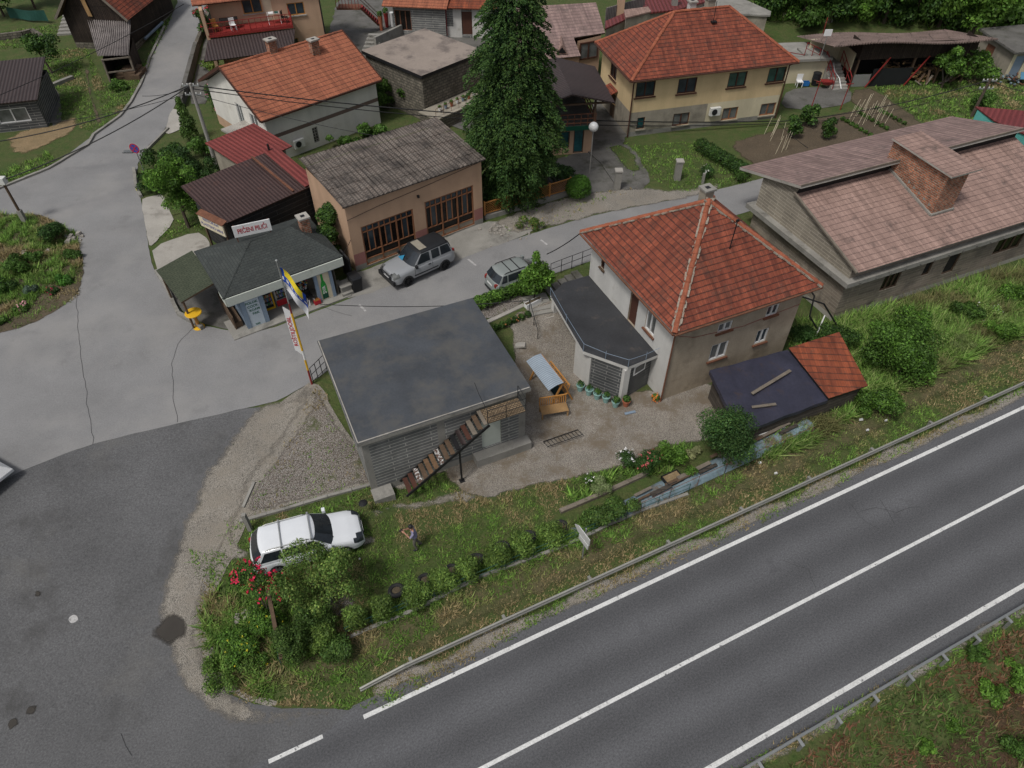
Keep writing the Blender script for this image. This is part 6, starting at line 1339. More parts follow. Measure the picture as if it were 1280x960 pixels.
def back_sheds():
    # tiled store with red door
    f = Fr(P(494, 40, 1.9), R(-8)); q = f.y(533, 38, 0); W = 5.0; D = 3.6
    r = thing('tiled_store', 'grey block store with orange tile roof and bright red side door', 'shed', f.o, f.a); zt = 2.5
    wallobj(r, W, D, -.5, zt, {'f': [(.1, 1.7, .2, 2.0)]}, {}, ['block']); window(r, 'f', (.1, 1.7, .2, 2.0), W, D, M['rust'], M['glass_dark'], 3)
    mb = MB(); mb.box(W, W+.04, .35, 1.6, -.2, 2.2); mb.build('door', M['reddoor'], r); mb = MB(); mb.slab([(-.9, -.45, zt-.05), (W+.3, -.45, zt-.05), (W+.3, D, zt+1.5), (-.9, D, zt+1.5)], .1); mb.build('roof', [M['rooftile_new']], r)
    mb = MB(); mb.poly([(W, 0, zt), (W, D, zt), (W, D, zt+1.4)]); mb.build('gable', M['plank_grey'], r)
    f = Fr(P(548, 41, 1.9), R(-4)); r = thing('white_patched_shed', 'patched grey and white shed with a brown door behind the stone store', 'shed', f.o, f.a); W = 5.5
    wallobj(r, W, 3, -.5, 2.4, {'f': [(2.3, 3.3, -.1, 1.95)]}, {'f': [(1.5, 2.3, -1, 3, 1), (3.3, 9, -1, 3, 1), (0, 1.5, -1, .6, 1)]}, ['block', 'plaster_white']); backdrop_room(r, 'f', (2.3, 3.3, -.1, 1.95), W, 3, .08, 'brownpaint', 'door')
    mb = MB(); mb.slab([(-.3, -.5, 2.4), (W+.2, -.5, 2.4), (W+.2, 3, 3.4), (-.3, 3, 3.4)], .1); mb.build('roof', M['rooftile_old'], r)
    # red steel stair and things by the stone store
    st = thing('red_steel_stair', 'dark red steel stair leading down behind the orange roofed house', 'stair', P(452, 14, 3.6)); a = Vector((0, 0, .4)); b = P(474, 30, 2.0)-P(452, 14, 3.6)
    for k in range(10): t = k/9; p = a.lerp(b, t); mb = MB(); mb.box(p.x-.12, p.x+.18, p.y-.35, p.y+.35, p.z-.03, p.z+.03); mb.build('tread', M['redpaint'], st)
    mb = MB()
    for y in (-.36, .36): mb.bar(a+Vector((0, y, 0)), b+Vector((0, y, 0)), .06, .18); mb.bar(a+Vector((0, y, .8)), b+Vector((0, y, .8)), .05)
    mb.build('stringer', M['rust'], st); mb = MB(); mb.box(-2.2, 0, -.6, .6, .3, .45); mb.build('landing', M['rust'], st)
    mb = MB()
    for k in range(8): mb.bar((-2.2+.3*k, -.6, .45), (-2.2+.3*k, -.6, 1.3), .04)
    mb.bar((-2.2, -.6, 1.3), (0, -.6, 1.3), .05); mb.build('railing', M['redpaint'], st)
    p = at(470, 62); q = at(503, 46); mb = MB(); mb.bar((0, 0, .5), ((q-p).x, (q-p).y, .5), .25, 1.2); tag(mb.build('yard_wall', M['concrete'], None, p), 'low blue grey wall beside the stone store', 'wall')
    st = thing('yard_steps', 'grey concrete steps behind the orange roofed house', 'steps', at(462, 66))
    for k in range(5): mb = MB(); mb.box(-.7+.1*k, .7+.1*k, .45*k, .45*k+.5, 0, .18*(k+1)); mb.build('step', M['concrete'], st)
    for (x, y, lb, c_) in ((477, 38, 'terracotta pot with green plant by the blue grey wall', 'pot_terra'), (484, 34, 'red pot with a leafy plant by the blue grey wall', 'redpaint'), (491, 33, 'white bucket beside the potted plants', 'whitepaint')):
        t = thing('yard_pot', lb, 'pot', at(x, y, .9)); mb = MB(); mb.lathe([(.16, -.9), (.2, .0), (.24, .4)], 12); mb.build('pot', M[c_], t)
        if 'plant' in lb and 'bucket' not in lb: p_, d, i = blobs(120, [(0, 0, .6, .3, .3, .3)], .3); ptsmesh('plant', leaves(p_, .18, None, d), 4, greens(120, LG), M['leaf'], t)
    # roofs behind the yellow house
    def roofbox(name, label, px, z, zb, mat, wall, cat='shed'):
        pts = [P(a, b, z) for a, b in px]; c = sum(pts, Vector())/len(pts); c.z = zb; r = thing(name, label, cat, c); mb = MB(); mb.slab([p-c for p in pts], .14); mb.build('roof', M[mat], r)
        mb = MB(); ins = [p-c+((c-p)*Vector((1, 1, 0))).normalized()*.3 if False else (p-c)*.94 for p in pts]; n = len(pts)
        for k in range(n):
            a, b = ins[k], ins[(k+1) % n]; mb.poly([(a.x, a.y, -.6), (b.x, b.y, -.6), (b.x, b.y, z-zb-.14), (a.x, a.y, z-zb-.14)])
        mb.build('wall', M[wall], r); return r
    roofbox('grey_flat_shed', 'low building with grey flat concrete roof behind the yellow house', [(842, 14), (963, 19), (964, 14), (924, -4), (850, -8)], 4.2, 1.5, 'concrete', 'plaster_grey')
    roofbox('maroon_lean_to', 'maroon metal roof behind the yellow house ridge', [(806, 16), (846, 12), (882, 2), (870, -12), (800, -10)], 4.6, 1.5, 'metal_maroon', 'plaster_grey')
    roofbox('maroon_lean_to', 'narrow maroon roof between pink and yellow houses', [(756, 36), (782, 24), (812, 14), (790, 12), (757, 26)], 5.2, 1.5, 'metal_maroon', 'plaster_grey')
    roofbox('small_tiled_roof', 'small pale tiled roof behind the left end of the yellow house', [(782, 22), (814, 14), (810, 8), (780, 12)], 5.6, 1.5, 'rooftile_pink', 'plaster_grey')
    p = P(774, 25, 4.0); mb = MB(); mb.box(-.32, .32, -.25, .25, -2.5, 3.6); tag(mb.build('tall_chimney', M['plaster_peach'], None, p), 'tall peach rendered chimney stack behind the yellow house', 'chimney')
    p = P(842, 12, 4.2); mb = MB(); mb.box(-.25, .25, -.25, .25, 0, 1.8); tag(mb.build('concrete_chimney', M['concrete'], None, p), 'grey concrete chimney on the maroon roof', 'chimney')
    a, b = P(757, 22, 4.5), P(805, 8, 4.5); mb = MB(); d = b-a; mb.bar((0, 0, 0), d, .1, 1.6); tag(mb.build('sheet_metal_wall', M['corr_pale'], None, a), 'pale corrugated metal wall beside the tall chimney', 'wall')
back_sheds()
def barn():
    f = Fr(P(1062, 108, 1.5), R(5)); W, D = 10.0, 5.5; zt = f.y(1074, 50, 0).z; zt = min(zt, 4.3)
    r = thing('timber_barn', 'long dark timber barn with corrugated roof and open wood store', 'barn', f.o, f.a); zm = zt-1.6
    mb = MB(); walls(mb, W, D*.35, zm, zt-.25, {}, {}, sides='flr'); walls(mb, W, D, -.3, zt-1.75, sides='blr'); mb.build('board_wall', M['plank_dark'], r)
    mb = MB(); n = 56; x0, x1 = -3.0, W+.8; y0, y1 = -.9, D+.6
    wav = lambda x: .04*math.sin(x*26) + .12*math.sin(x*.55+1)
    for k in range(n*4):
        a, b = x0+(x1-x0)*k/(n*4), x0+(x1-x0)*(k+1)/(n*4)
        mb.poly([(a, y0, zt+wav(a)), (b, y0, zt+wav(b)), (b, y1, zt-1.7+wav(b)), (a, y1, zt-1.7+wav(a))]); mb.poly([(a, y0, zt+wav(a)), (b, y0, zt+wav(b)), (b, y0, zt+wav(b)-.1), (a, y0, zt+wav(a)-.1)])
    mb.build('roof', M['corr_barn'], r)
    for k in range(5): x = .1+(W-.2)*k/4; mb = MB(); mb.bar((x, .1, -.2), (x, .1, zm+.1), .16); mb.build('post', M['wood'], r)
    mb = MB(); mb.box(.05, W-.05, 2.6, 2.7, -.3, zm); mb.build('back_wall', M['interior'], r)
    mb = MB(); mb.box(1.6, 5.0, -.12, -.06, .0, 1.45); mb.build('black_panel', M['blackplastic'], r); mb = MB(); mb.box(.05, 1.5, -.1, -.04, .0, 1.0); mb.build('grey_panel', M['steel'], r)
    for a, b in (((1.2, -.3, .0), (2.6, -.2, 2.4)), ((4.6, -.3, 0), (6.0, -.2, 2.4))): mb = MB(); mb.bar(a, b, .08); mb.build('brace', M['redpaint'], r)
    fw = thing('firewood_pile', 'heap of split firewood inside the open barn bay', 'firewood', f.W((5.2, 1.2, 0)), f.a); mb = MB()
    for k in range(110):
        x, y, z = random.uniform(-1.6, 2.6), random.uniform(-.9, .9), random.uniform(0, 1.5)*(1-abs(random.random()-.5)); a = random.uniform(0, 3.1); d = Vector((math.cos(a), math.sin(a), random.uniform(-.3, .3)))*.28; mb.bar(Vector((x, y, z+.08))-d, Vector((x, y, z+.08))+d, .12, .1, random.randrange(2))
    tag(mb.build('split_logs', [M['wood_pale'], M['wood']], fw), kind='stuff')
    fw = thing('scrap_boards', 'tangle of leaning boards at the right end of the barn bay', 'boards', f.W((7.6, -.2, 0)), f.a)
    for k in range(9): mb = MB(); a = Vector((random.uniform(-1.6, 1.4), random.uniform(-.3, .6), .05)); mb.bar(a, a+Vector((random.uniform(-1, 1.6), random.uniform(.1, .6), random.uniform(.1, 1.2))), .18, .04); mb.build('board', M['wood' if k % 2 else 'wood_grey'], fw)
    # pale wall left of the barn and its upper landing
    mb = MB(); mb.box(-2.9, -.05, 3.2, 3.35, -.2, zt-1.05); mb.box(-.12, -.02, .6, 3.2, 1.0, 2.5); tag(mb.build('landing_wall', M['plaster_cream'], None, f.o, f.a), 'cream rendered wall at the stair landing left of the barn', 'wall')
    # terrace block and stairs
    tb = thing('terrace_block', 'stained cream terrace wall with concrete slab right of the yellow house', 'terrace', at(986, 104), R(6)); mb = MB(); mb.box(-.5, 3.0, 0, 3.2, -.2, 1.9); mb.build('wall', M['plaster_cream'], tb); mb = MB(); mb.box(-.8, 3.1, -.35, 3.4, 1.9, 2.1); mb.build('slab', M['concrete'], tb)
    st = thing('red_railed_stair', 'concrete garden stair with red steel railings', 'stair', at(1054, 114), R(8))
    for k in range(8): mb = MB(); mb.box(-1.0, .45, .32*k, .32*k+.36, -.2, .17*(k+1)); mb.build('step', M['pale_concrete' if k % 2 else 'concrete'], st)
    mb = MB(); mb.box(-1.0, .45, 2.56, 4.0, -.2, 1.36); mb.build('landing', M['concrete'], st)
    for k in range(6): mb = MB(); mb.box(-1.0-.34*(k+1), -1.0-.34*k, 2.5, 3.9, -.2, 1.36+.15*(k+1)); mb.build('step', M['concrete'], st)
    mb = MB(); mb.tube([(-.25, .0, .2), (-.15, .9, .72), (-.35, 1.6, 1.05), (-.2, 2.4, 1.42)], .05, 5); mb.build('white_splash', M['whitepaint'], st)
    for x in (-1.0, .45):
        mb = MB()
        for k in range(4): mb.bar((x, .1+.8*k, .17+.42*k), (x, .1+.8*k, 1.15+.42*k), .045)
        mb.bar((x, .1, 1.1), (x, 2.5, 2.38), .05); mb.bar((x, .1, .65), (x, 2.5, 1.93), .035); mb.build('railing', M['redpaint'], st)
    mb = MB()
    for k in range(4): mb.bar((-1.0-.68*k, 2.45, 1.36+.3*k), (-1.0-.68*k, 2.45, 2.3+.3*k), .045)
    mb.bar((-1.0, 2.45, 2.3), (-3.04, 2.45, 3.2), .05); mb.bar((-1.0, 2.45, 1.85), (-3.04, 2.45, 2.75), .035); mb.bar((-3.04, 2.45, 2.2), (-6.0, 2.2, 2.9), .05); mb.build('railing', M['redpaint'], st)
    for (a, b, lb) in (((1014, 134), .0, 'left red washing line post at the courtyard edge'), ((1050, 137), .0, 'right red washing line post at the courtyard edge')):
        p = at(*a); mb = MB(); mb.tube([(0, 0, -.2), (.1, 0, 2.1)], .04, 6); mb.bar((-.2, 0, 2.05), (.4, 0, 2.1), .05); tag(mb.build('washing_line_post', M['redpaint'], None, p), lb, 'post')
    mb = MB(); mb.tube([(0, 0, 0), (0, 0, 2.2)], .035, 6); tag(mb.build('flag_post', M['redpaint'], None, at(1021, 68)+Vector((0, 0, 1.0))), 'tall thin red post above the terrace railing', 'post')
    t = thing('satellite_dish', 'white satellite dish at the left end of the barn roof', 'satellite dish', f.W((-3.2, .3, zt-.2))); mb = MB(); mb.tube([(0, 0, -1.5), (0, 0, .5)], .03, 5); mb.build('mast', M['steel'], t); mb = MB(); mb.box(-.3, .3, -.05, .0, .5, 1.0); mb.build('dish', M['whitepaint'], t)
    t = thing('garden_chair', 'white plastic chair against the terrace wall', 'chair', at(998, 108)); mb = MB(); mb.box(-.25, .25, -.25, .25, .4, .46); mb.build('seat', M['whitepaint'], t); mb = MB(); mb.box(-.25, .25, .22, .27, .46, .95); mb.build('backrest', M['whitepaint'], t)
    for a in (-.21, .21):
        for b in (-.21, .21): mb = MB(); mb.bar((a, b, 0), (a, b, .4), .05); mb.build('leg', M['whitepaint'], t)
    mb = MB(); mb.box(-.3, .3, -.2, .2, 0, .04); mb.box(-.3, .3, -.2, -.17, 0, .35); mb.box(-.3, .3, .17, .2, 0, .35); mb.box(-.3, -.27, -.2, .2, 0, .35); mb.box(.27, .3, -.2, .2, 0, .35); tag(mb.build('blue_crate', m_plain('blue_plastic', (.02, .13, .36), .5), None, at(1006, 107)), 'blue plastic crate between chair and black barrel', 'crate')
    mb = MB(); mb.lathe([(.28, 0), (.34, .5), (.34, .95), (.36, .98), (.36, 1.02), (.2, 1.05)], 14); tag(mb.build('black_barrel', M['blackplastic'], None, at(1018, 106)), 'black barrel standing at the terrace wall', 'barrel')
    t = thing('wheelbarrow', 'red wheelbarrow parked below the terrace stair', 'wheelbarrow', at(1031, 110)); mb = MB(); mb.hexa([(-.3, -.25, .35), (.3, -.25, .35), (.3, .25, .35), (-.3, .25, .35), (-.5, -.35, .62), (.55, -.35, .62), (.55, .35, .62), (-.5, .35, .62)]); mb.build('tray', M['redpaint'], t)
    mb = MB(); 
    for y in (-.25, .25): mb.tube([(.6, y*.3, .2), (0, y, .33), (-1.0, y*1.2, .55)], .025, 5)
    mb.build('handles', M['rust'], t); mb = MB(); mb.tube([(.6, -.05, .2), (.6, .05, .2)], .2, 12); mb.build('wheel', M['rubber'], t)
    # shed on the right
    f = Fr(P(1253, 99, 1.5), R(12)); r = thing('grey_hut', 'small grey rendered hut with flat roof and blue door', 'shed', f.o, f.a); W, D = 4.5, 4.2
    wallobj(r, W, D, -.4, 2.4, {'f': [(.35, 1.35, 0, 1.9)], 'l': [(2.2, 3.2, 1.1, 1.9)]}, {'f': [(0, .35, -1, 3, 1), (1.35, 9, -1, 3, 1)]}, ['plaster_grey', 'plaster_cream']); backdrop_room(r, 'f', (.35, 1.35, 0, 1.9), W, D, .08, 'bluegrey', 'door'); backdrop_room(r, 'l', (2.2, 3.2, 1.1, 1.9), W, D, .05, 'rust', 'shutter')
    mb = MB(); mb.slab([(-.35, -.4, 2.4), (W, -.4, 2.4), (W, D+.3, 2.7), (-.35, D+.3, 2.7)], .16); mb.build('roof', M['dark_concrete'], r)
    sp = thing('junk_heap', 'heap of scrap and blue sheeting before the small hut', 'scrap heap', at(1266, 104)); mb = MB()
    for k in range(60): x, y, z = random.gauss(0, .7), random.gauss(0, .4), random.uniform(0, .4); d = Vector(random.choice(((1, .2, .1), (.4, 1, .2), (-.7, .5, .3))))*random.uniform(.1, .35); mb.bar((x, y, z), Vector((x, y, z))+d, random.uniform(.05, .2), random.uniform(.03, .1), random.randrange(3))
    tag(mb.build('scrap', [M['rust'], M['black'], M['tarp_light']], sp), kind='stuff'); mb = MB(); mb.slab([(.2, -.4, .5), (1.4, -.5, .55), (1.5, .5, .75), (.5, .4, .8)], .03); mb.build('sheeting', m_plain('blue_sheet', (.08, .2, .3), .6), sp)
    pz = 4.0; pts = [P(1219, 133, pz), P(1300, 140, pz), P(1300, 176, pz-.5), P(1243, 151, pz-.5)]; c = pts[0].copy(); c.z = 1.3; r = thing('turquoise_shed', 'turquoise walled shed with maroon metal roof behind the block building', 'shed', c); L = [p-c for p in pts]
    mb = MB(); mb.slab(L, .08); mb.build('roof', M['metal_maroon'], r); mb = MB(); m_ = sum(L, Vector())/4; q = [p+(m_-p).normalized()*.25 for p in L]
    for k in range(4): a, b = q[k], q[(k+1) % 4]; mb.poly([(a.x, a.y, -.3), (b.x, b.y, -.3), (b.x, b.y, b.z-.1), (a.x, a.y, a.z-.1)])
    mb.build('wall', m_plain('turquoise_render', (.10, .36, .33), .8), r)
barn()
def left_side():
    # old timber barn with lean-to
    a, b = P(78, 16, 4.9), P(165, 15, 4.9); f = Fr((a.x, a.y, 1.5), math.atan2(b.y-a.y, b.x-a.x)-R(6)); W = (b-a).length; D = 9.0; i = .5
    r = thing('old_wooden_house', 'old dark timber house with orange tile roof beside the lane', 'house', f.o, f.a)
    mb = MB(); walls(mb, W-i, D, .9, 3.3); 
    for y in (.0, D): mb.poly([(0, y, 3.3), (W-i, y, 3.3), ((W-i)/2, y, 6.6)])
    mb.build('wall', M['plank_dark'], r); mb = MB(); walls(mb, W-i+.06, D, -.5, .9); mb.build('stone_base', M['stone'], r)
    mb = MB(); xm = (W-i)/2
    for xe in (-i, W): mb.slab([(xe, -.6, 3.1), (xm, -.6, 6.8), (xm, D+.4, 6.8), (xe, D+.4, 3.1)], .1, 0, 1)
    ro = mb.build('roof', [M['rooftile'], M['wood']], r); mb = MB(); mb.bar((-i, -.62, 3.05), (xm, -.62, 6.75), .06, .2); mb.bar((W, -.62, 3.05), (xm, -.62, 6.75), .06, .2); mb.build('bargeboard', M['wood_grey'], ro)
    mb = MB(); 
    for k in range(4): mb.bar((2.4+.1*k, -.08-.02*k, 3.2), (2.2+.1*k, -.08-.02*k, 5.2), .12, .03)
    mb.build('leaning_boards', M['wood_pale'], r)
    mb = MB(); mb.tube([(W-i+.3, 1.5, .8), (W-i+.3, 5.5, .9)], .12, 6); mb.build('drain_trough', M['bluegrey'], r)
    pts = dict(a=(122, 70), b=(161, 69), c=(163.5, 22.5), d=(109, 24)); z = dict(a=3.45, b=3.45, c=4.4, d=4.4); w_ = {k: P(*pts[k], z[k]) for k in pts}; o = P(138, 102, 1.5)
    r = thing('lean_to_shed', 'open timber lean-to with pale corrugated roof before the old house', 'shed', o); L = {k: w_[k]-o for k in w_}
    mb = MB(); n = 60
    for k in range(n):
        t0, t1 = k/n, (k+1)/n; zz = lambda t: .05*math.sin(t*20*6.283); A, B, Cq, Dq = L['a'].lerp(L['b'], t0), L['a'].lerp(L['b'], t1), L['d'].lerp(L['c'], t1), L['d'].lerp(L['c'], t0)
        if t0 < .12: Dq = Dq.lerp(A, .15*(k % 3)); Cq = Cq.lerp(B, .15*((k+1) % 3))
        mb.poly([A+Vector((0, 0, zz(t0))), B+Vector((0, 0, zz(t1))), Cq+Vector((0, 0, zz(t1))), Dq+Vector((0, 0, zz(t0)))])
    mb.build('roof', M['corr_pale'], r)
    e = P(171, 98, 1.5)-o; bk = Vector((-.6, 3.0, 0))
    for p in (Vector((0, 0, 0)), e): mb = MB(); mb.bar(p+Vector((0, 0, -.2)), p+Vector((0, .1, 1.85)), .14); mb.build('post', M['wood_grey'], r)
    for zz in (.75, 1.8): mb = MB(); mb.bar(Vector((0, 0, zz)), e+Vector((0, 0, zz)), .1); mb.build('rail', M['wood_grey'], r)
    mb = MB(); mb.poly([bk+Vector((0, 0, -.3)), e+bk+Vector((0, 0, -.3)), e+bk+Vector((0, 0, 2.25)), bk+Vector((0, 0, 2.25))]); mb.poly([e+Vector((0, 0, -.3)), e+bk+Vector((0, 0, -.3)), e+bk+Vector((0, 0, 2.25)), e+Vector((0, 0, 1.75))]); mb.poly([Vector((0, 0, -.3)), bk+Vector((0, 0, -.3)), bk+Vector((0, 0, 2.25)), Vector((0, 0, 1.75))]); mb.build('board_wall', M['plank_dark'], r)
    mb = MB()
    for k in range(12): mb.box(random.uniform(.1, 1.8), random.uniform(1.9, 2.6), random.uniform(.2, 1.2), random.uniform(1.3, 2), 0, random.uniform(.2, .7))
    tag(mb.build('stored_junk', M['wood'], r), kind='stuff')
    mb = MB(); a = at(80, 28); mb.poly([(0, 0, .1), (2.2, -2.2, .1), (3.0, -1.0, .1), (1.2, 1.4, .1)]); mb.poly([(0, 0, .06), (2.2, -2.2, .06), (3.0, -1.0, .06), (1.2, 1.4, .06)]); tag(mb.build('red_paving', M['pinkish'], None, a), kind='structure')
    # slate house
    z = 3.5; f = Fr(P(60, 159, 1.5), 0); bR = P(60, 159, 1.5); bL = P(-20, 168, 1.5); d = bR-bL; ang = math.atan2(d.y, d.x); W = 7.5; f = Fr(bR-Vector((math.cos(ang), math.sin(ang), 0))*W, ang); D = 5.5
    r = thing('slate_cottage', 'small dark stone clad cottage with brown ribbed roof and white window', 'house', f.o, f.a)
    wn = op(f, 'f', W, D, (1, 156), (31, 133)); wn = (wn[0], wn[1], wn[2]+.05, wn[3]-.05)
    wallobj(r, W, D, -.4, 2.3, {'f': [wn]}, {}, ['block_dark']); window(r, 'f', wn, W, D, M['alu'], M['glass_grey'], 2)
    mb = MB(); mb.slab([(-.3, -.35, 2.3), (W+.3, -.35, 2.3), (W+.3, D, 3.3), (-.3, D, 3.3)], .1); mb.build('roof', M['metal_dark'], r)
    a, b = at(14, 25), at(62, 30); mb = MB(); n = 14; d = b-a
    for k in range(n):
        t0, t1 = k/n, (k+1)/n; p, q = d*t0, d*t1; w0, w1 = .12*math.sin(t0*9), .12*math.sin(t1*9); mb.poly([(p.x, p.y+w0, .15), (q.x, q.y+w1, .15), (q.x, q.y+w1*.4, 1.2-.15*math.sin(t1*3.1)), (p.x, p.y+w0*.4, 1.2-.15*math.sin(t0*3.1))])
    tag(mb.build('green_tarp', M['tarp_green'], None, a), 'green tarpaulin fence hanging at the top left', 'tarpaulin')
    st = thing('garden_steps', 'long stone steps climbing beside the old timber house', 'steps', at(80, 44), R(8))
    for k in range(9): mb = MB(); mb.box(-.6, .7, .55*k, .55*k+.6, -.2, .14*(k+1)); mb.build('step', M['concrete'], st)
    mb = MB(); pts = densify([tuple(at(x, y)[:2]) for x, y in ((0, 50), (30, 46), (42, 42), (56, 52))], 1.0, .05, closed=False); o = pts[0]
    for k in range(len(pts)-1): p, q = pts[k]-o, pts[k+1]-o; mb.bar((p.x, p.y, .4), (q.x, q.y, .4), .35, 1.0)
    tag(mb.build('garden_wall', M['stone'], None, (o.x, o.y, 1.6)), 'low rough stone wall below the green tarpaulin', 'wall')
    mb = MB(); a, b = at(228, 134), at(247, 62); d = b-a; mb.bar((0, 0, 0), d, .35, 1.4); tag(mb.build('stream_wall', M['dark_concrete'], None, a), 'concrete wall between the lane and the stream', 'wall')
    mb = MB(); a, b = at(247, 62), at(268, 8); d = b-a; mb.bar((0, 0, 0), d, .3, 1.2); tag(mb.build('stream_wall', M['stone'], None, a), 'stone wall along the upper lane by the rose bushes', 'wall')
    sheet('stream_bed', [(234, 130), (252, 62), (268, 20), (278, 22), (268, 70), (262, 130)], M['dark_concrete'], .03, .1)
    mb = MB(); c = at(161, 190); mb.box(-.38, .38, -.2, .2, 0, .04); 
    for k in range(7): mb.box(-.34+.1*k, -.28+.1*k, -.17, .17, .04, .05, 1)
    tag(mb.build('drain_grate', [M['black'], M['steel']], None, c), 'dark iron drain grate in the lane surface', 'drain')
left_side()
# ------------------------------------------------------------------ vehicles
def car(name, label, cat, loc, rot, S):
    t = thing(name, label, cat, loc, rot); L, Wd = S['L'], S['W']; hw = Wd/2; paint = S['paint']
    wx, wr = S['wheels'], S['wr']; xs = sorted(set([round(x, 3) for x in np.linspace(-L/2, L/2, 61)]))
    zt = lambda x: float(np.interp(x/(L/2), *S['top'])); sill = S['sill']
    def wd(x):
        a = abs(x)/(L/2); return hw*(1 - .02*a - .22*max(0, (a-.8)/.2)**2.2)
    def bot(x):
        z = sill + (.10*max(0, (abs(x)/(L/2)-.9)/.1))
        for q in wx:
            d = abs(x-q)
            if d < wr+.07: z = max(z, wr*.55 + math.sqrt(max(0, (wr+.07)**2-d*d))*.98 + .0)
        return z
    mb = MB(); rings = []
    for x in xs:
        b = bot(x); w_ = wd(x); top = zt(x); a = abs(x)/(L/2); sh = top - .07 - .03*a
        half = [(0, min(b, sill+.1) if b < sill+.12 else b), (w_*.8, b), (w_*.985, max(b, sill+.03)), (w_, max(b, sill+.18)), (w_*1.005, max(b, (sill+sh)*.52)), (w_*.99, max(b, sh-.12)), (w_*.955, max(b, sh-.02)), (w_*.85, top-.025), (w_*.45, top+.012), (0, top+.025)]
        ring = [(x, -y, z) for y, z in half] + [(x, y, z) for y, z in reversed(half[1:-1])]
        k = len(mb.v); mb.v += ring; rings.append(k); n = len(ring)
    for i in range(len(rings)-1):
        for j in range(n):
            mb.f.append((rings[i]+j, rings[i]+(j+1) % n, rings[i+1]+(j+1) % n, rings[i+1]+j)); mb.m.append(0)
    for k in (rings[0], rings[-1]): mb.f.append(tuple(k+j for j in range(n))); mb.m.append(0)
    # greenhouse
    xA, xB, xC, xD = S['cab']; zb, zr = S['belt'], S['roof']; wb, wt = hw*.93, hw*S.get('tum', .74)
    def ring_at(tt, shrink=0.0, dz=0.0):
        tq = max(0, tt); xf, xr = xA+(xB-xA)*tq**.92, xD+(xC-xD)*tq**.9; w_ = wb+(wt-wb)*tt - shrink; z = zb+(zr-zb)*tt+dz; xf -= shrink; xr += shrink
        out = []
        for k in range(9): y = -w_+2*w_*k/8; out.append((xf+.13*(1-(y/w_)**2)*(1-.35*tt)-.05*abs(y/w_)**6, y, z))
        for k in range(9): y = w_-2*w_*k/8; out.append((xr-.08*(1-(y/w_)**2)+.03*abs(y/w_)**6, y, z))
        return out
    rr = []
    for tt, sh_, dz in ((-.08, 0, 0), (.3, 0, 0), (.65, 0, 0), (.92, 0, 0), (1, .03, .005), (1, .12, .03), (1, .35, .05)):
        k = len(mb.v); mb.v += ring_at(tt, sh_, dz); rr.append(k)
    for i in range(len(rr)-1):
        for j in range(18): mb.f.append((rr[i]+j, rr[i]+(j+1) % 18, rr[i+1]+(j+1) % 18, rr[i+1]+j)); mb.m.append(1 if S.get('blackroof') and i >= 3 else 0)
    mb.f.append(tuple(rr[-1]+j for j in range(18))); mb.m.append(1 if S.get('blackroof') else 0)
    mb.build('body', [paint, M['blackplastic']], t, smooth=True, merge=True)
    gl = M['glass']
    def panel(front, t0, t1, k0, k1, nm, off=.012):
        m = MB(); ts = [t0+(t1-t0)*i/4 for i in range(5)]; R_ = [ring_at(q) for q in ts]; o = 0 if front else 9; s = off if front else -off
        for i in range(4):
            for k in range(k0, k1):
                m.poly([(R_[a][o+b][0]+s, R_[a][o+b][1]*(.97), R_[a][o+b][2]+off*.8) for a, b in ((i, k), (i, k+1), (i+1, k+1), (i+1, k))])
        return m.build(nm, gl, t, smooth=True, merge=True)
    panel(True, .04, .93, 0, 8, 'windscreen'); panel(False, .12, .9, 0, 8, 'rear_window')
    for sgn in (-1, 1):
        for (a, b) in S['side']:
            m = MB(); pts = []
            for tt, xx in ((.1, a[0]), (.1, b[0]), (.88, b[1]), (.88, a[1])):
                w_ = wb+(wt-wb)*tt+.012; pts.append((xx, sgn*w_, zb+(zr-zb)*tt))
            m.poly(pts); m.poly([(x, y-sgn*.01, z) for x, y, z in reversed(pts)]); m.build('side_window', gl, t)
    for q in wx:
        for sgn in (-1, 1):
            y0 = sgn*(hw-.20); y1 = sgn*(hw+.005); m = MB(); k = len(m.v)
            prof = [(wr*.62, 0), (wr*.97, 0), (wr, .03), (wr, .17), (wr*.97, .2), (wr*.66, .205)]; N = 24
            for r_, d in prof:
                for j in range(N): a = 6.2832*j/N; m.v.append((q+r_*math.cos(a), y0+sgn*d, wr+r_*math.sin(a)))
            for i in range(len(prof)-1):
                for j in range(N): m.f.append((k+i*N+j, k+i*N+(j+1) % N, k+(i+1)*N+(j+1) % N, k+(i+1)*N+j)); m.m.append(0)
            wh = m.build('wheel', M['rubber'], t, smooth=True); m = MB()
            m.tube([(q, y0+sgn*.10, wr), (q, y0+sgn*.13, wr)], wr*.64, 20, 1)
            for s in range(S.get('spokes', 5)):
                a = 6.2832*s/S.get('spokes', 5); m.bar((q, y0+sgn*.165, wr), (q+wr*.63*math.cos(a), y0+sgn*.185, wr+wr*.63*math.sin(a)), .075, .03)
            m.tube([(q, y0+sgn*.15, wr), (q, y0+sgn*.19, wr)], .07, 10)
            m.build('rim', [S.get('rim', M['steel']), M['black']], wh)
    def patch(nm, pts, mat, d=(0, 0, 0)):
        m = MB(); m.poly(pts); m.poly([tuple(Vector(p)-Vector(d)*.02) for p in reversed(pts)]); return m.build(nm, mat, t)
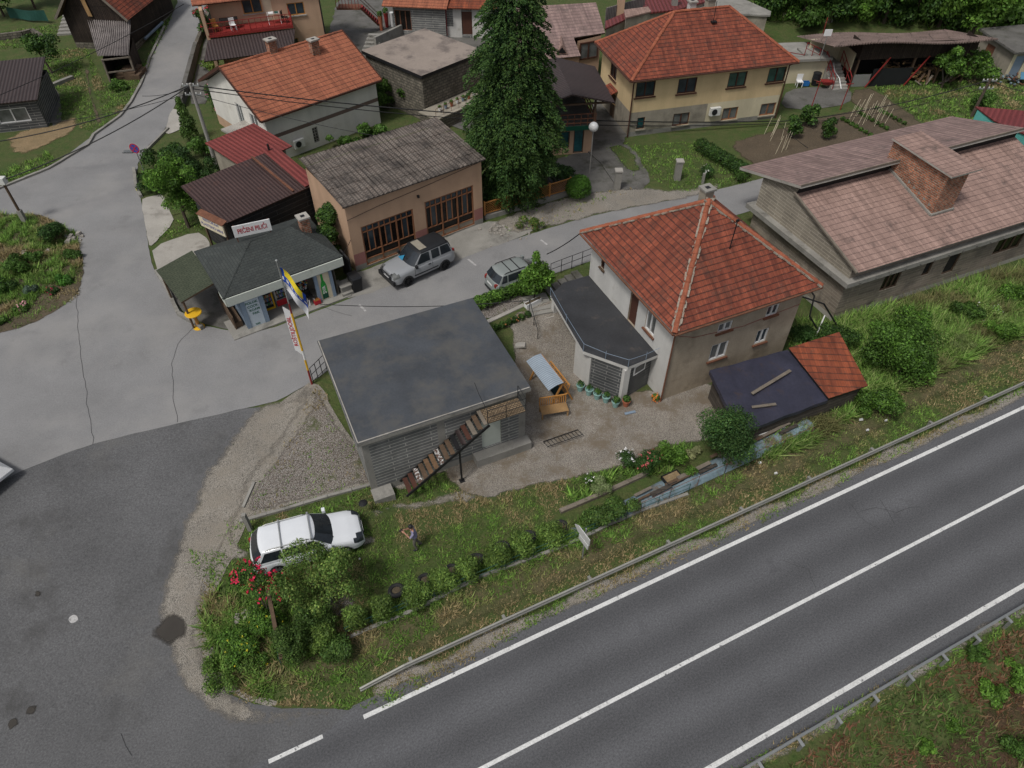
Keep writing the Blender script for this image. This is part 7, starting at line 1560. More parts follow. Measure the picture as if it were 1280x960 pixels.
    for sgn in (-1, 1):
        x = L/2; f = lambda q: wd(q)
        m = MB(); gx = [x*q_ for q_ in (.80, .86, .91, .95, .98)]; gf = (.56, .70, .82, .92, .985)
        def sp(xx, ff):
            tp = zt(xx); sh_ = tp-.07-.03*abs(xx)/(L/2); return (xx+.012, sgn*f(xx)*ff*1.012, float(np.interp(ff, (0, .45, .85, .955, .99, 1), (tp+.025, tp+.012, tp-.025, sh_-.02, sh_-.12, sh_-.16)))+.014)
        for a_ in range(4):
            for b_ in range(4):
                if a_ == 0 and b_ < 2: continue
                m.poly([sp(gx[a_], gf[b_]), sp(gx[a_+1], gf[b_]), sp(gx[a_+1], gf[b_+1]), sp(gx[a_], gf[b_+1])])
        m.build('headlight', S.get('lamp', M['glass']), t)
        xr = -L/2; m = MB(); za = S['taillz']; ya, yb = sgn*f(xr)*.80, sgn*(f(xr*.96)*.985); m.hexa([(xr-.012, ya, za-.1), (xr-.012, sgn*f(xr)*.97, za-.1), (xr+.2, yb+sgn*.012, za-.08), (xr+.1, ya, za-.1), (xr-.004, ya, za+.09), (xr-.004, sgn*f(xr)*.97, za+.09), (xr+.22, yb+sgn*.006, za+.1), (xr+.1, ya, za+.09)]); m.build('tail_light', M['redpaint'], t)
        m = MB(); mx = xA-.12; m.box(mx-.09, mx+.05, min(sgn*(hw-.02), sgn*(hw+.17)), max(sgn*(hw-.02), sgn*(hw+.17)), zb+.0, zb+.15); m.build('wing_mirror', [S.get('mirror', paint)], t)
        for hx in S['handles']: m = MB(); m.box(hx-.09, hx+.09, min(sgn*hw*.985, sgn*(hw*.985+.035)), max(sgn*hw*.985, sgn*(hw*.985+.035)), zb-.16, zb-.12); m.build('door_handle', S.get('mirror', paint), t)
        m = MB()
        for hx in S['seams']: m.bar((hx, sgn*(hw*1.002), sill+.18), (hx, sgn*(hw*.985), zb-.06), .012, .012)
        m.bar((wx[0]+wr+.1, sgn*hw*1.006, sill+.2), (wx[1]-wr-.1, sgn*hw*1.006, sill+.2), .03, .05); m.build('trim', M['black'], t)
        if S.get('rails'):
            m = MB(); m.tube([(xB-.15, sgn*wt*.93, zr+.02), (xB-.25, sgn*wt*.93, zr+.07), (xC+.3, sgn*wt*.93, zr+.07), (xC+.15, sgn*wt*.93, zr+.02)], .022, 6); m.build('roof_rail', S['rails'], t)
    for xx in S.get('bars', []):
        m = MB(); m.box(xx-.022, xx+.022, -wt*1.02, wt*1.02, zr+.085, zr+.11)
        for sgn in (-1, 1): m.box(xx-.04, xx+.04, sgn*wt*.97-.03, sgn*wt*.97+.03, zr+.0, zr+.09)
        m.build('cross_bar', M['steel'], t)
    m = MB(); x = L/2; m.box(x-.08, x+.012, -hw*.5, hw*.5, sill+.18, sill+.34); m.box(x-.06, x+.008, -hw*.42, hw*.42, zt(x)-.16, zt(x)-.06); m.build('grille', M['black'], t)
    m = MB(); m.box(x+.012, x+.025, -.26, .26, sill+.22, sill+.33); m.box(-x-.025, -x-.012, -.26, .26, S['taillz']-.2, S['taillz']-.09); m.build('number_plate', M['whitepaint'], t)
    m = MB(); m.box(-L/2-.03, -L/2+.2, -hw*.7, hw*.7, sill, sill+.14); m.build('rear_bumper', S.get('bumper', M['blackplastic']), t)
    m = MB(); m.bar((xA+.08, -.5, zb+.03), (xA-.35, .05, zb+.22), .02); m.bar((xA+.08, .05, zb+.03), (xA-.32, .55, zb+.22), .02); m.build('wiper', M['black'], t)
    return t
wagon = dict(L=4.6, W=1.78, paint=m_paint('white_car_paint', (.70, .72, .74)), wheels=(-1.38, 1.38), wr=.32, sill=.22, spokes=7, rails=M['steel'], bars=[.25, -.95],
    top=([-1, -.985, -.9, .3, .42, .75, .92, .985, 1], [.62, .84, .92, .94, .96, .86, .76, .68, .5]), cab=(1.02, .30, -1.75, -2.2), belt=.92, roof=1.46, tum=.76,
    side=[((.72, .30), (.02, .02)), ((-.04, -.04), (-.95, -.95)), ((-1.02, -1.02), (-1.92, -1.65))], taillz=.80, handles=[.1, -.85], seams=[.95, .0, -1.0], bumper=m_paint('white_bumper', (.66, .68, .70)))
c = at(388, 684); car('station_wagon', 'white station wagon with roof bars parked by the gravel lot', 'car', (c.x, c.y, c.z+.02), R(19), wagon)
b = P(452, 631, .98); mb = MB(); mb.lathe([(.02, 0), (.16, .02), (.2, .07), (.15, .12), (.03, .14)], 14); o = mb.build('black_bag', M['black'], None, b); o.location = P(454, 630, 1.0)
tag(o, 'black bag lying at the base of the white wagon windscreen', 'bag')
suv = dict(L=4.3, W=1.80, paint=m_paint('silver_car_paint', (.27, .28, .29), .32), wheels=(-1.28, 1.28), wr=.37, sill=.34, spokes=8, rim=M['black'], blackroof=True, mirror=M['blackplastic'],
    top=([-1, -.985, -.9, .3, .42, .8, .93, .985, 1], [.75, 1.02, 1.08, 1.08, 1.08, 1.0, .95, .86, .6]), cab=(.82, .18, -1.7, -1.95), belt=1.06, roof=1.72, tum=.78,
    side=[((.55, .16), (-.35, -.35)), ((-.5, -.5), (-1.02, -1.02)), ((-1.12, -1.12), (-1.82, -1.66))], taillz=.95, handles=[-.25], seams=[.75, -.45], lamp=M['glass_grey'])
c = at(524, 339); s_ = car('off_road_car', 'silver three door off road car with black roof before the garage', 'car', (c.x, c.y, c.z+.03), R(218), suv)
mb = MB(); mb.box(-2.02, -1.95, -.3, .34, .62, 1.25); mb.tube([(-2.1, 0, .95), (-2.0, 0, .95)], .33, 20); mb.build('spare_wheel', M['rubber'], s_)
mb = MB(); mb.box(2.08, 2.22, -.84, .84, .36, .62); 
for y in (-.5, .5): mb.tube([(2.16, y, .5), (2.2, y, .95), (2.05, y, 1.0)], .035, 6)
mb.tube([(2.2, -.5, .9), (2.2, .5, .9)], .035, 6); mb.build('bull_bar', M['blackplastic'], s_)
mb = MB(); mb.box(-.38, .1, -.5, .5, 1.775, 1.79); mb.build('sunroof', M['plaster_grey'], s_)
mb = MB(); mb.poly([(.93, -.58, 1.12), (.93, -.1, 1.1), (.68, -.2, 1.33)]); o = mb.build('sunshade', m_plain('blue_sunshade', (.03, .2, .34), .4), s_); o.location = (.04, 0, .02)
mini = dict(L=3.7, W=1.62, paint=m_paint('grey_green_car_paint', (.22, .24, .23), .32), wheels=(-1.15, 1.15), wr=.29, sill=.22, spokes=6, rails=M['black'], bars=[],
    top=([-1, -.98, -.9, .3, .45, .8, .93, .985, 1], [.65, .9, .96, .97, .97, .86, .76, .66, .5]), cab=(1.0, .35, -1.35, -1.72), belt=.92, roof=1.40, tum=.74,
    side=[((.75, .36), (-.1, -.1)), ((-.17, -.17), (-1.05, -1.0)), ((-1.12, -1.07), (-1.5, -1.3))], taillz=.85, handles=[-.05, -.95], seams=[.85, -.13])
c = at(647, 354); m_ = car('small_car', 'small silver green hatchback half hidden behind the sapling', 'car', (c.x, c.y, c.z+.02), R(31), mini)
mb = MB()
for xx in (-.75, -.2): mb.box(xx-.03, xx+.03, -.58, .58, 1.445, 1.46)
mb.build('roof_strip', M['black'], m_)
# ------------------------------------------------------------------ the man with the camera
def man():
    t = thing('person', 'man in lilac shirt and grey trousers holding a camera to his face', 'person', at(521, 685), R(186))
    V, E, Rd = [], [], []
    def v(p, r, par=None): V.append(p); Rd.append(r if isinstance(r, tuple) else (r, r)); (E.append((par, len(V)-1)) if par is not None else None); return len(V)-1
    pel = v((0, 0, .95), (.15, .115)); sp = v((.0, 0, 1.12), (.15, .11), pel); ch = v((.03, 0, 1.33), (.17, .12), sp); nk = v((.06, 0, 1.48), .062, ch); hd = v((.11, 0, 1.58), (.085, .092), nk); ht = v((.13, 0, 1.69), (.08, .09), hd)
    hands = []
    for s in (-1, 1):
        sh = v((.03, s*.185, 1.40), .062, ch); el = v((.16, s*.25, 1.17), .047, sh); wr = v((.37, s*.11, 1.40 if s > 0 else 1.34), .032, el); hn = v((.43, s*.075, 1.45 if s > 0 else 1.38), (.038, .024), wr); hands.append((hn, s))
    for s, kx, ax, ay in ((1, .07, -.02, .12), (-1, .0, -.22, .15)):
        hp = v((0, s*.09, .86), .098, pel); kn = v((kx, s*.11, .48), .064, hp); an = v((ax, s*ay, .09), .045, kn); he = v((ax+.03, s*ay, .045), .045, an); v((ax+.18, s*(ay+.02), .035), .036, he)
    for hn, s in hands:
        b = Vector(V[hn])
        for k in range(4):
            q = v(tuple(b+Vector((.03, -s*(.02-.018*k)*1, .03-.012*k))), .010, hn); q2 = v(tuple(b+Vector((.062-.004*abs(k-1), -s*(.03-.008*k), .028-.02*k))), .009, q); v(tuple(b+Vector((.068, -s*(.06-.004*k), .018-.02*k))), .008, q2)
        q = v(tuple(b+Vector((-.012, -s*.035, .02))), .011, hn); v(tuple(b+Vector((.018, -s*.06, .025))), .010, q)
    me = bpy.data.meshes.new('body'); me.from_pydata(V, E, []); o = bpy.data.objects.new('body', me); C.objects.link(o)
    sk = o.modifiers.new('s', 'SKIN'); o.modifiers.new('u', 'SUBSURF').levels = 2
    for i, d in enumerate(me.skin_vertices[0].data): d.radius = Rd[i]; d.use_root = (i == 0)
    o.modifiers['u'].render_levels = 2
    dg = bpy.context.evaluated_depsgraph_get(); nm = bpy.data.meshes.new_from_object(o.evaluated_get(dg)); bpy.data.objects.remove(o)
    skin = m_plain('skin', (.42, .22, .15), .6, .08, 6); shirt = m_plain('lilac_shirt', (.24, .23, .34), .9, .15, 6); trs = m_plain('grey_trousers', (.13, .12, .105), .9, .15, 6); shoe = m_plain('dark_shoes', (.02, .02, .025), .7)
    nm.materials.clear()
    for m_ in (skin, shirt, trs, shoe): nm.materials.append(m_)
    for p in nm.polygons:
        c = p.center; p.use_smooth = True
        if c.z < .085: p.material_index = 3
        elif c.z < .97: p.material_index = 2
        elif c.x > .19 or c.z > 1.47: p.material_index = 0
        elif abs(c.y) > .19 and c.z < 1.22: p.material_index = 0
        else: p.material_index = 1
    o = bpy.data.objects.new('body', nm); C.objects.link(o); o.parent = t
    mb = MB(); mb.lathe([(.05, -.02), (.098, .0), (.104, .05), (.085, .1), (.04, .125)], 14, 0, (.105, 0, 1.655)); mb.build('hair', M['black'], t, smooth=True)
    mb = MB(); mb.tube([(.19, -.03, 1.62), (.215, 0, 1.575), (.19, .0, 1.60)], .012, 5); 
    for s in (-1, 1): mb.tube([(.10, s*.085, 1.6), (.10, s*.1, 1.62)], .02, 6)
    mb.build('face', skin, t)
    cm = thing('handheld_camera', 'black camera held up by the man on the lawn', 'camera', t.location+Vector((-.5, -.03, 1.40)), R(186)); mb = MB(); mb.box(-.035, .035, -.065, .065, -.04, .05); mb.box(-.03, .02, -.03, .03, .05, .075); mb.build('camera_body', M['blackplastic'], cm); mb = MB(); mb.tube([(.035, 0, 0), (.12, 0, 0)], .036, 12); mb.build('lens', M['black'], cm)
man()
# ------------------------------------------------------------------ guard rails, sign, poles, cables
def guard(name, label, path, mat, post_uv, side, zt=.72, slope=None):
    pts = path; t = thing(name, label, 'guard rail', pts[0].copy()); o = pts[0]
    prof = [(0, -.155), (.05, -.13), (.05, -.06), (-.0, -.02), (-.0, .02), (.05, .06), (.05, .13), (0, .155)]
    mb = MB(); rows = []
    for i, p in enumerate(pts):
        d = (pts[min(i+1, len(pts)-1)]-pts[max(i-1, 0)]); d.z = 0; d.normalize(); nn = Vector((-d.y, d.x, 0))*side
        rows.append([p-o+nn*a+Vector((0, 0, b)) for a, b in prof] + [p-o+nn*(a-.012)+Vector((0, 0, b)) for a, b in reversed(prof)])
    for i in range(len(rows)-1):
        n = len(rows[i])
        for j in range(n): mb.poly([rows[i][j], rows[i+1][j], rows[i+1][(j+1) % n], rows[i][(j+1) % n]])
    mb.build('rail', M[mat], t)
    for (p, off) in post_uv:
        mb = MB(); q = p-o; z = hz(p.x, p.y); d = off; mb.box(q.x+d.x-.05, q.x+d.x+.05, q.y+d.y-.04, q.y+d.y+.04, z-.3-o.z, p.z-o.z-.02); mb.bar(q+Vector((0, 0, .0)), q+d*1.25+Vector((0, 0, -.03)), .12, .04); mb.build('post', M[mat], t)
VG = (RV(720, 747) + RV(1280, 489))/2 ; 
def gpt(u, v, z): p = uvr(u, v); return Vector((p.x, p.y, z))
def solve_v(px, py, z): p = P(px, py, z); return NU[0]*p.x+NU[1]*p.y, NV[0]*p.x+NV[1]*p.y
u0, v0 = solve_v(505, 832, .68); u1, v1 = solve_v(1280, 478, .68); ue, ve = solve_v(450, 862, .12)
ups = [gpt(ue, ve, .12), gpt((ue+u0)/2, (ve+v0)/2, .38)] + [gpt(u0+(u1-u0)*1.6*k/24, v0+(v1-v0)*1.6*k/24, .62) for k in range(25)]
guard('guard_rail', 'dull weathered guard rail along the upper edge of the main road', ups, 'rail_old', [(gpt(u0+.3+3.9*k, v0+(v1-v0)*(3.9*k)/(u1-u0), .62), Vector((NV[0], NV[1], 0))*.2) for k in range(11)], -1)
u0, v0 = solve_v(930, 962, .6); u1, v1 = solve_v(1280, 757, .6)
guard('guard_rail', 'shiny grey guard rail along the lower edge of the main road', [gpt(u0+(u1-u0)*(-.6+2.4*k/20), v0+(v1-v0)*(-.6+2.4*k/20), .6) for k in range(21)], 'steel', [(gpt(u0+.6+1.75*k, v0+(v1-v0)*(1.75*k)/(u1-u0), .6), Vector((-NV[0], -NV[1], 0))*.24) for k in range(-3, 16)], 1)
def road_sign():
    t = thing('road_sign', 'grey backed arrow road sign on a post at the verge', 'sign', at(728, 697)); o = t.location
    mb = MB(); mb.tube([(0, 0, -.2), (0, 0, 2.25)], .035, 8); mb.build('post', M['steel'], t)
    for nm, (pa, pb), z, hh in (('board', ((719, 655), (737, 679)), 1.95, .42), ('board', ((724, 670), (735, 685)), 1.45, .28)):
        a, b = P(*pa, z)-o, P(*pb, z)-o; d = (b-a).normalized(); n = Vector((d.y, -d.x, 0)).normalized()*.02; up = Vector((0, 0, hh/2)); mb = MB()
        prof = [a-up*.6, b-up, b+d*.18, b+up, a+up*.6]; prof = [a+d*.0-up, b-up, b+up, a+up] if hh < .4 else [a-d*.0-up*.0, a+d*.25-up, b-up, b+up, a+d*.25+up]
        mb.poly([p+n for p in prof]); mb.poly([p-n for p in reversed(prof)])
        for k in range(len(prof)): p, q = prof[k], prof[(k+1) % len(prof)]; mb.poly([p-n, q-n, q+n, p+n])
        mb.build(nm, m_plain('sign_back', (.48, .48, .46), .5, .1), t)
road_sign()
def flagpole():
    o = at(390, 480); t = thing('flag_pole', 'red and yellow striped flag pole beside the flat roofed house', 'flag pole', o); H = 7.5
    for z0, z1, m in ((-.2, 1.0, 'redpaint'), (1.0, 1.7, 'yellow'), (1.7, 2.3, 'whitepaint'), (2.3, 4.6, 'yellow'), (4.6, 5.2, 'redpaint'), (5.2, H, 'steel')): mb = MB(); mb.tube([(0, 0, z0), (0, 0, z1)], .055 if z1 < 5 else .035, 8); mb.build('pole_section', M[m], t)
    mb = MB(); mb.lathe([(.02, 0), (.06, .05), (.02, .1)], 10, 0, (0, 0, H)); mb.build('finial', M['steel'], t)
    b = thing('vertical_banner', 'narrow white banner with red vertical letters hung on the flag pole', 'banner', o); mb = MB(); mb.hexa([(-.33, -.02, 2.35), (-.05, -.02, 2.05), (-.05, .02, 2.05), (-.33, .02, 2.35), (-.33, -.02, 5.0), (-.05, -.02, 4.75), (-.05, .02, 4.75), (-.33, .02, 5.0)]); bd = mb.build('banner_board', M['whitepaint'], b)
    textobj('ROŠTILJDOBL', .25, M['redtext'], bd, (-.19, -.026, 3.52), (R(90), R(-90), 0), sx=1.2)
    fl = thing('national_flag', 'blue and yellow flag with white stars drooping from the flag pole', 'flag', o+Vector((0, 0, 0))); N = 22; K = 16
    def fp(s, q):                                             # s across the fly, q down the hoist
        z = 7.2-1.25*q*(1-.1*s) - 1.6*s**1.1 - .25*s*q; x = .05+.78*s**.85 - .12*q*s; y = .10*math.sin(s*7+q*2.2)*(.3+s) + .05*math.sin(q*9+s*3); return (x, y, z)
    mb = MB()
    for i in range(N):
        for j in range(K):
            s, q = (i+.5)/N, (j+.5)/K; m = 0
            if q > .62: m = 2
            elif q < .30 - 0*s and s > .08 and not (s > .88): m = 1
            if .30 <= q <= .56 and (i+1) % 4 < 2 and 6 <= j <= 7: m = 2
            mb.poly([fp(i/N, j/K), fp((i+1)/N, j/K), fp((i+1)/N, (j+1)/K), fp(i/N, (j+1)/K)], m)
    mb.build('flag_cloth', [m_plain('flag_blue', (.02, .07, .36), .8), m_plain('flag_yellow', (.75, .58, .03), .8), m_plain('flag_white', (.66, .66, .66), .8)], fl, smooth=True, merge=True)
flagpole()
def sag(a, b, s, n=14): return [a.lerp(b, k/n) - Vector((0, 0, 4*s*(k/n)*(1-k/n))) for k in range(n+1)]
UP = at(272, 211)
def upole(base, H, label, mat, r0, r1, arms=True, lean=(0, 0)):
    t = thing('utility_pole', label, 'utility pole', base); mb = MB(); mb.tube([(0, 0, -.3), (lean[0]*.5, lean[1]*.5, H*.5), (*lean, H)], [r0, (r0+r1)/2, r1], 9); mb.build('pole', M[mat], t)
    if arms:
        for z in (H-.15, H-.75):
            mb = MB(); mb.bar((lean[0]-.55, lean[1], z), (lean[0]+.55, lean[1], z), .07); ca = mb.build('cross_arm', M['steel'], t)
            for x in (-.5, -.2, .2, .5): mb = MB(); mb.lathe([(.03, 0), (.05, .05), (.035, .12)], 8, 0, (lean[0]+x, lean[1], z+.03)); mb.build('insulator', M['ac'], ca)
    return t
upole(UP, 6.1, 'tall pale grey utility pole at the head of the side lane', 'pole', .15, .1)
LP = at(32, 278); t = upole(LP, 3.0, 'short brown pole with grey box and concrete foot on the island', 'wood', .09, .08, False)
mb = MB(); mb.box(-.14, .14, -.12, .12, -.2, .9); mb.build('concrete_foot', M['concrete'], t); mb = MB(); mb.box(-.38, .22, -.2, .2, 2.8, 3.2); mb.build('meter_box', M['ac'], t)
RP = at(1214, 146); upole(RP, 3.0, 'short leaning dark timber pole with insulators before the hut', 'bark', .13, .1, True, (.1, 0))
top = UP + Vector((0, 0, 6.0)); YC = P(972, 152, 1.8); BR = Fr.W(BH[0], (-.5, BH[2]+.5, 5.1))
CB = [('thick black cable from the tall pole to the short island pole', top, LP+Vector((0, 0, 3.0)), .45, .035), ('thick black cable from the tall pole leaving the picture on the left', top, P(-30, 181, 4.2), .5, .035),
      ('thin cable from the tall pole to the old timber house', top+Vector((0, 0, -.1)), P(178, 120, 3.2), .2, .018), ('thin cable from the tall pole across the lane to the left', top+Vector((0, 0, -.5)), P(-30, 160, 3.5), .5, .018), ('cable crossing before the lean-to shed roof', P(230, 5, 6.5), P(-30, 131, 4.2), .3, .025),
      ('upper thick cable from the tall pole towards the yellow house', top, YC+Vector((0, 0, .05)), .9, .04), ('lower thick cable from the tall pole towards the yellow house', top+Vector((0, 0, -.25)), YC+Vector((0, 0, -.15)), 1.05, .03), ('thin cable from the tall pole over the garage roof', top+Vector((0, 0, -.6)), P(560, 185, 4.5), .3, .018),
      ('thick cable from the yellow house corner to the leaning pole', YC, RP+Vector((0, 0, 2.9)), .5, .035), ('thin cable below the thick one towards the leaning pole', YC+Vector((0, 0, -.2)), RP+Vector((0, 0, 2.3)), .55, .018), ('cable from the leaning pole leaving on the right', RP+Vector((0, 0, 2.9)), P(1310, 118, 4.2), .2, .022), ('thin cable from yellow house over the pink roof ridge', YC, P(1010, 185, 4.5), .1, .02),
      ('cable hanging over the street and the dark flat roof', P(398, 380, 4.2), P(690, 372, 4.0), .35, .02), ('black cable from the red pyramid roof corner to the street railing', BR, at(683, 335, 1.0), .1, .03), ('thin cable on the garage front towards the kiosk', P(456, 262, 4.2), P(424, 325, 3.6), .15, .015)]
for lb, a, b, s, r_ in CB: mb = MB(); mb.tube([p-a for p in sag(a, b, s)], r_, 5); tag(mb.build('overhead_cable', M['cable'], None, a), lb, 'cable')
def no_stop():
    t = thing('no_stopping_sign', 'round blue and red no stopping sign at the lane edge', 'sign', at(180, 214), R(-10)); mb = MB(); mb.tube([(0, 0, -.2), (0, 0, 1.75)], .035, 8); mb.build('post', M['steel'], t)
    mb = MB(); mb.tube([(0, -.05, 1.75), (0, -.035, 1.75)], .36, 28); d = mb.build('sign_disc', m_plain('sign_red', (.42, .02, .03), .5), t); mb = MB(); mb.tube([(0, -.056, 1.75), (0, -.051, 1.75)], .29, 28); mb.build('blue_field', m_plain('sign_blue', (.02, .07, .32), .5), d)
    mb = MB(); mb.bar((-.2, -.062, 1.55), (.2, -.062, 1.95), .07, .008, up=(0, 1, 0)); mb.bar((-.2, -.067, 1.95), (.2, -.067, 1.55), .07, .008, up=(0, 1, 0)); mb.build('red_cross', m_plain('sign_red', (.42, .02, .03), .5), d)
no_stop()
t = thing('globe_lamp', 'white globe lamp on a thin post before the terrace house', 'street lamp', at(737, 216)); mb = MB(); mb.tube([(0, 0, -.1), (0, 0, 3.1)], .04, 8); mb.build('post', M['pole'], t)
mb = MB(); mb.lathe([(.05, -.30)]+[(.33*math.sin(a), -.33*math.cos(a)) for a in np.linspace(.3, 3.0, 12)], 20, 0, (0, 0, 3.4)); mb.build('globe', M['globe'], t, smooth=True)
# ------------------------------------------------------------------ fences, posts, small walls
def cpost(x, y, H, w_, lb, cap=True):
    t = thing('concrete_post', lb, 'post', at(x, y)); mb = MB(); mb.box(-w_/2, w_/2, -w_/2, w_/2, -.2, H); mb.build('shaft', M['concrete'], t)
    if cap: mb = MB(); mb.box(-w_/2-.05, w_/2+.05, -w_/2-.05, w_/2+.05, H, H+.09); mb.build('cap', M['pale_concrete'], t)
cpost(846, 224, 1.35, .42, 'square concrete gate post at the lawn corner of the yellow house'); cpost(771, 236, 1.35, .42, 'square concrete gate post beside the driveway'); cpost(878, 229, .75, .16, 'thin broken concrete post in the lawn border', False); cpost(313, 662, 1.15, .17, 'slim leaning concrete post by the gravel lot', False)
def lattice():
    a, b = at(606, 274), at(712, 243); d = (b-a); L = math.hypot(d.x, d.y); t = thing('lattice_fence', 'orange wooden lattice fence on a low wall by the spruce', 'fence', a, math.atan2(d.y, d.x))
    mb = MB(); mb.box(0, L, -.12, .12, -.2, .3); mb.build('base_wall', M['concrete'], t); n = 4
    for k in range(n+1): x = L*k/n; mb = MB(); mb.bar((x, 0, .3), (x, 0, 1.3), .1); mb.build('post', M['lattice'], t)
    for k in range(n):
        x0, x1 = L*k/n+.06, L*(k+1)/n-.06; mb = MB(); mb.bar((x0, 0, 1.2), (x1, 0, 1.2), .06); mb.bar((x0, 0, .42), (x1, 0, .42), .06)
        for s in np.arange(-.8, x1-x0, .17):
            for sg in (1, -1):
                xa, xb = max(0, s), min(x1-x0, s+.78); za, zb_ = .42+(xa-s), .42+(xb-s)
                if xb <= xa: continue
                if sg < 0: za, zb_ = 1.62-za, 1.62-zb_
                mb.bar((x0+xa, .015*sg, za), (x0+xb, .015*sg, zb_), .03, .012)
        mb.build('lattice_panel', M['lattice'], t)
lattice()
def railing(name, label, px, H, n, mat='black', bars=2, r_=.018, z=None):
    pts = [at(*p) for p in px]; t = thing(name, label, 'railing', pts[0]); o = pts[0]
    for i in range(len(pts)-1):
        for k in range(n+1):
            p = pts[i].lerp(pts[i+1], k/n); p.z = hz(p.x, p.y); mb = MB(); mb.tube([p-o+Vector((0, 0, -.2)), p-o+Vector((0, 0, H))], r_*1.2, 5); mb.build('post', M[mat], t)
        mb = MB()
        for q in range(bars): zz = H*(1-.45*q); mb.tube([pts[i]-o+Vector((0, 0, zz)), pts[i+1]-o+Vector((0, 0, zz))], r_, 5)
        mb.build('rail', M[mat], t)
railing('street_railing', 'black railing along the street edge above the terrace annex', [(688, 346), (740, 326)], .95, 4)
railing('street_railing', 'short black railing at the street edge behind the flag pole', [(392, 478), (414, 456)], 1.0, 4, bars=3)
railing('wire_fence', 'low wire fence with thin posts below the row of tyres', [(434, 795), (560, 742), (700, 683), (860, 616)], .7, 4, 'tarp_green', 2, .012)
railing('wire_fence', 'thin rusty posts and wire along the blue covered timber', [(800, 640), (905, 592), (1012, 546)], .75, 3, 'rust', 1, .012)
def timber_rail():
    a, b = P(352, 824, .55), P(335, 738, 1.05); t = thing('timber_rail', 'sloping timber rail with green mesh fence at the lot corner', 'fence', (a.x, a.y, 0)); o = t.location; mb = MB(); mb.bar(a-o, b-o, .15, .13); mb.build('rail', M['wood'], t)
    for k in (.08, .5, .95): p = a.lerp(b, k)-o; mb = MB(); mb.bar((p.x-.05, p.y, -.2), (p.x-.05, p.y, p.z), .06); mb.build('post', M['tarp_green'], t)
    mb = MB(); d = (b-a)
    for k in range(26): p = (a+d*(k/25))-o; mb.bar((p.x-.12, p.y, 0), (p.x-.12, p.y, p.z-.1), .012)
    for zz in (.15, .35, .55): p, q = a-o, b-o; mb.bar((p.x-.12, p.y, zz), (q.x-.12, q.y, zz), .012)
    mb.build('mesh', M['tarp_green'], t)
timber_rail()
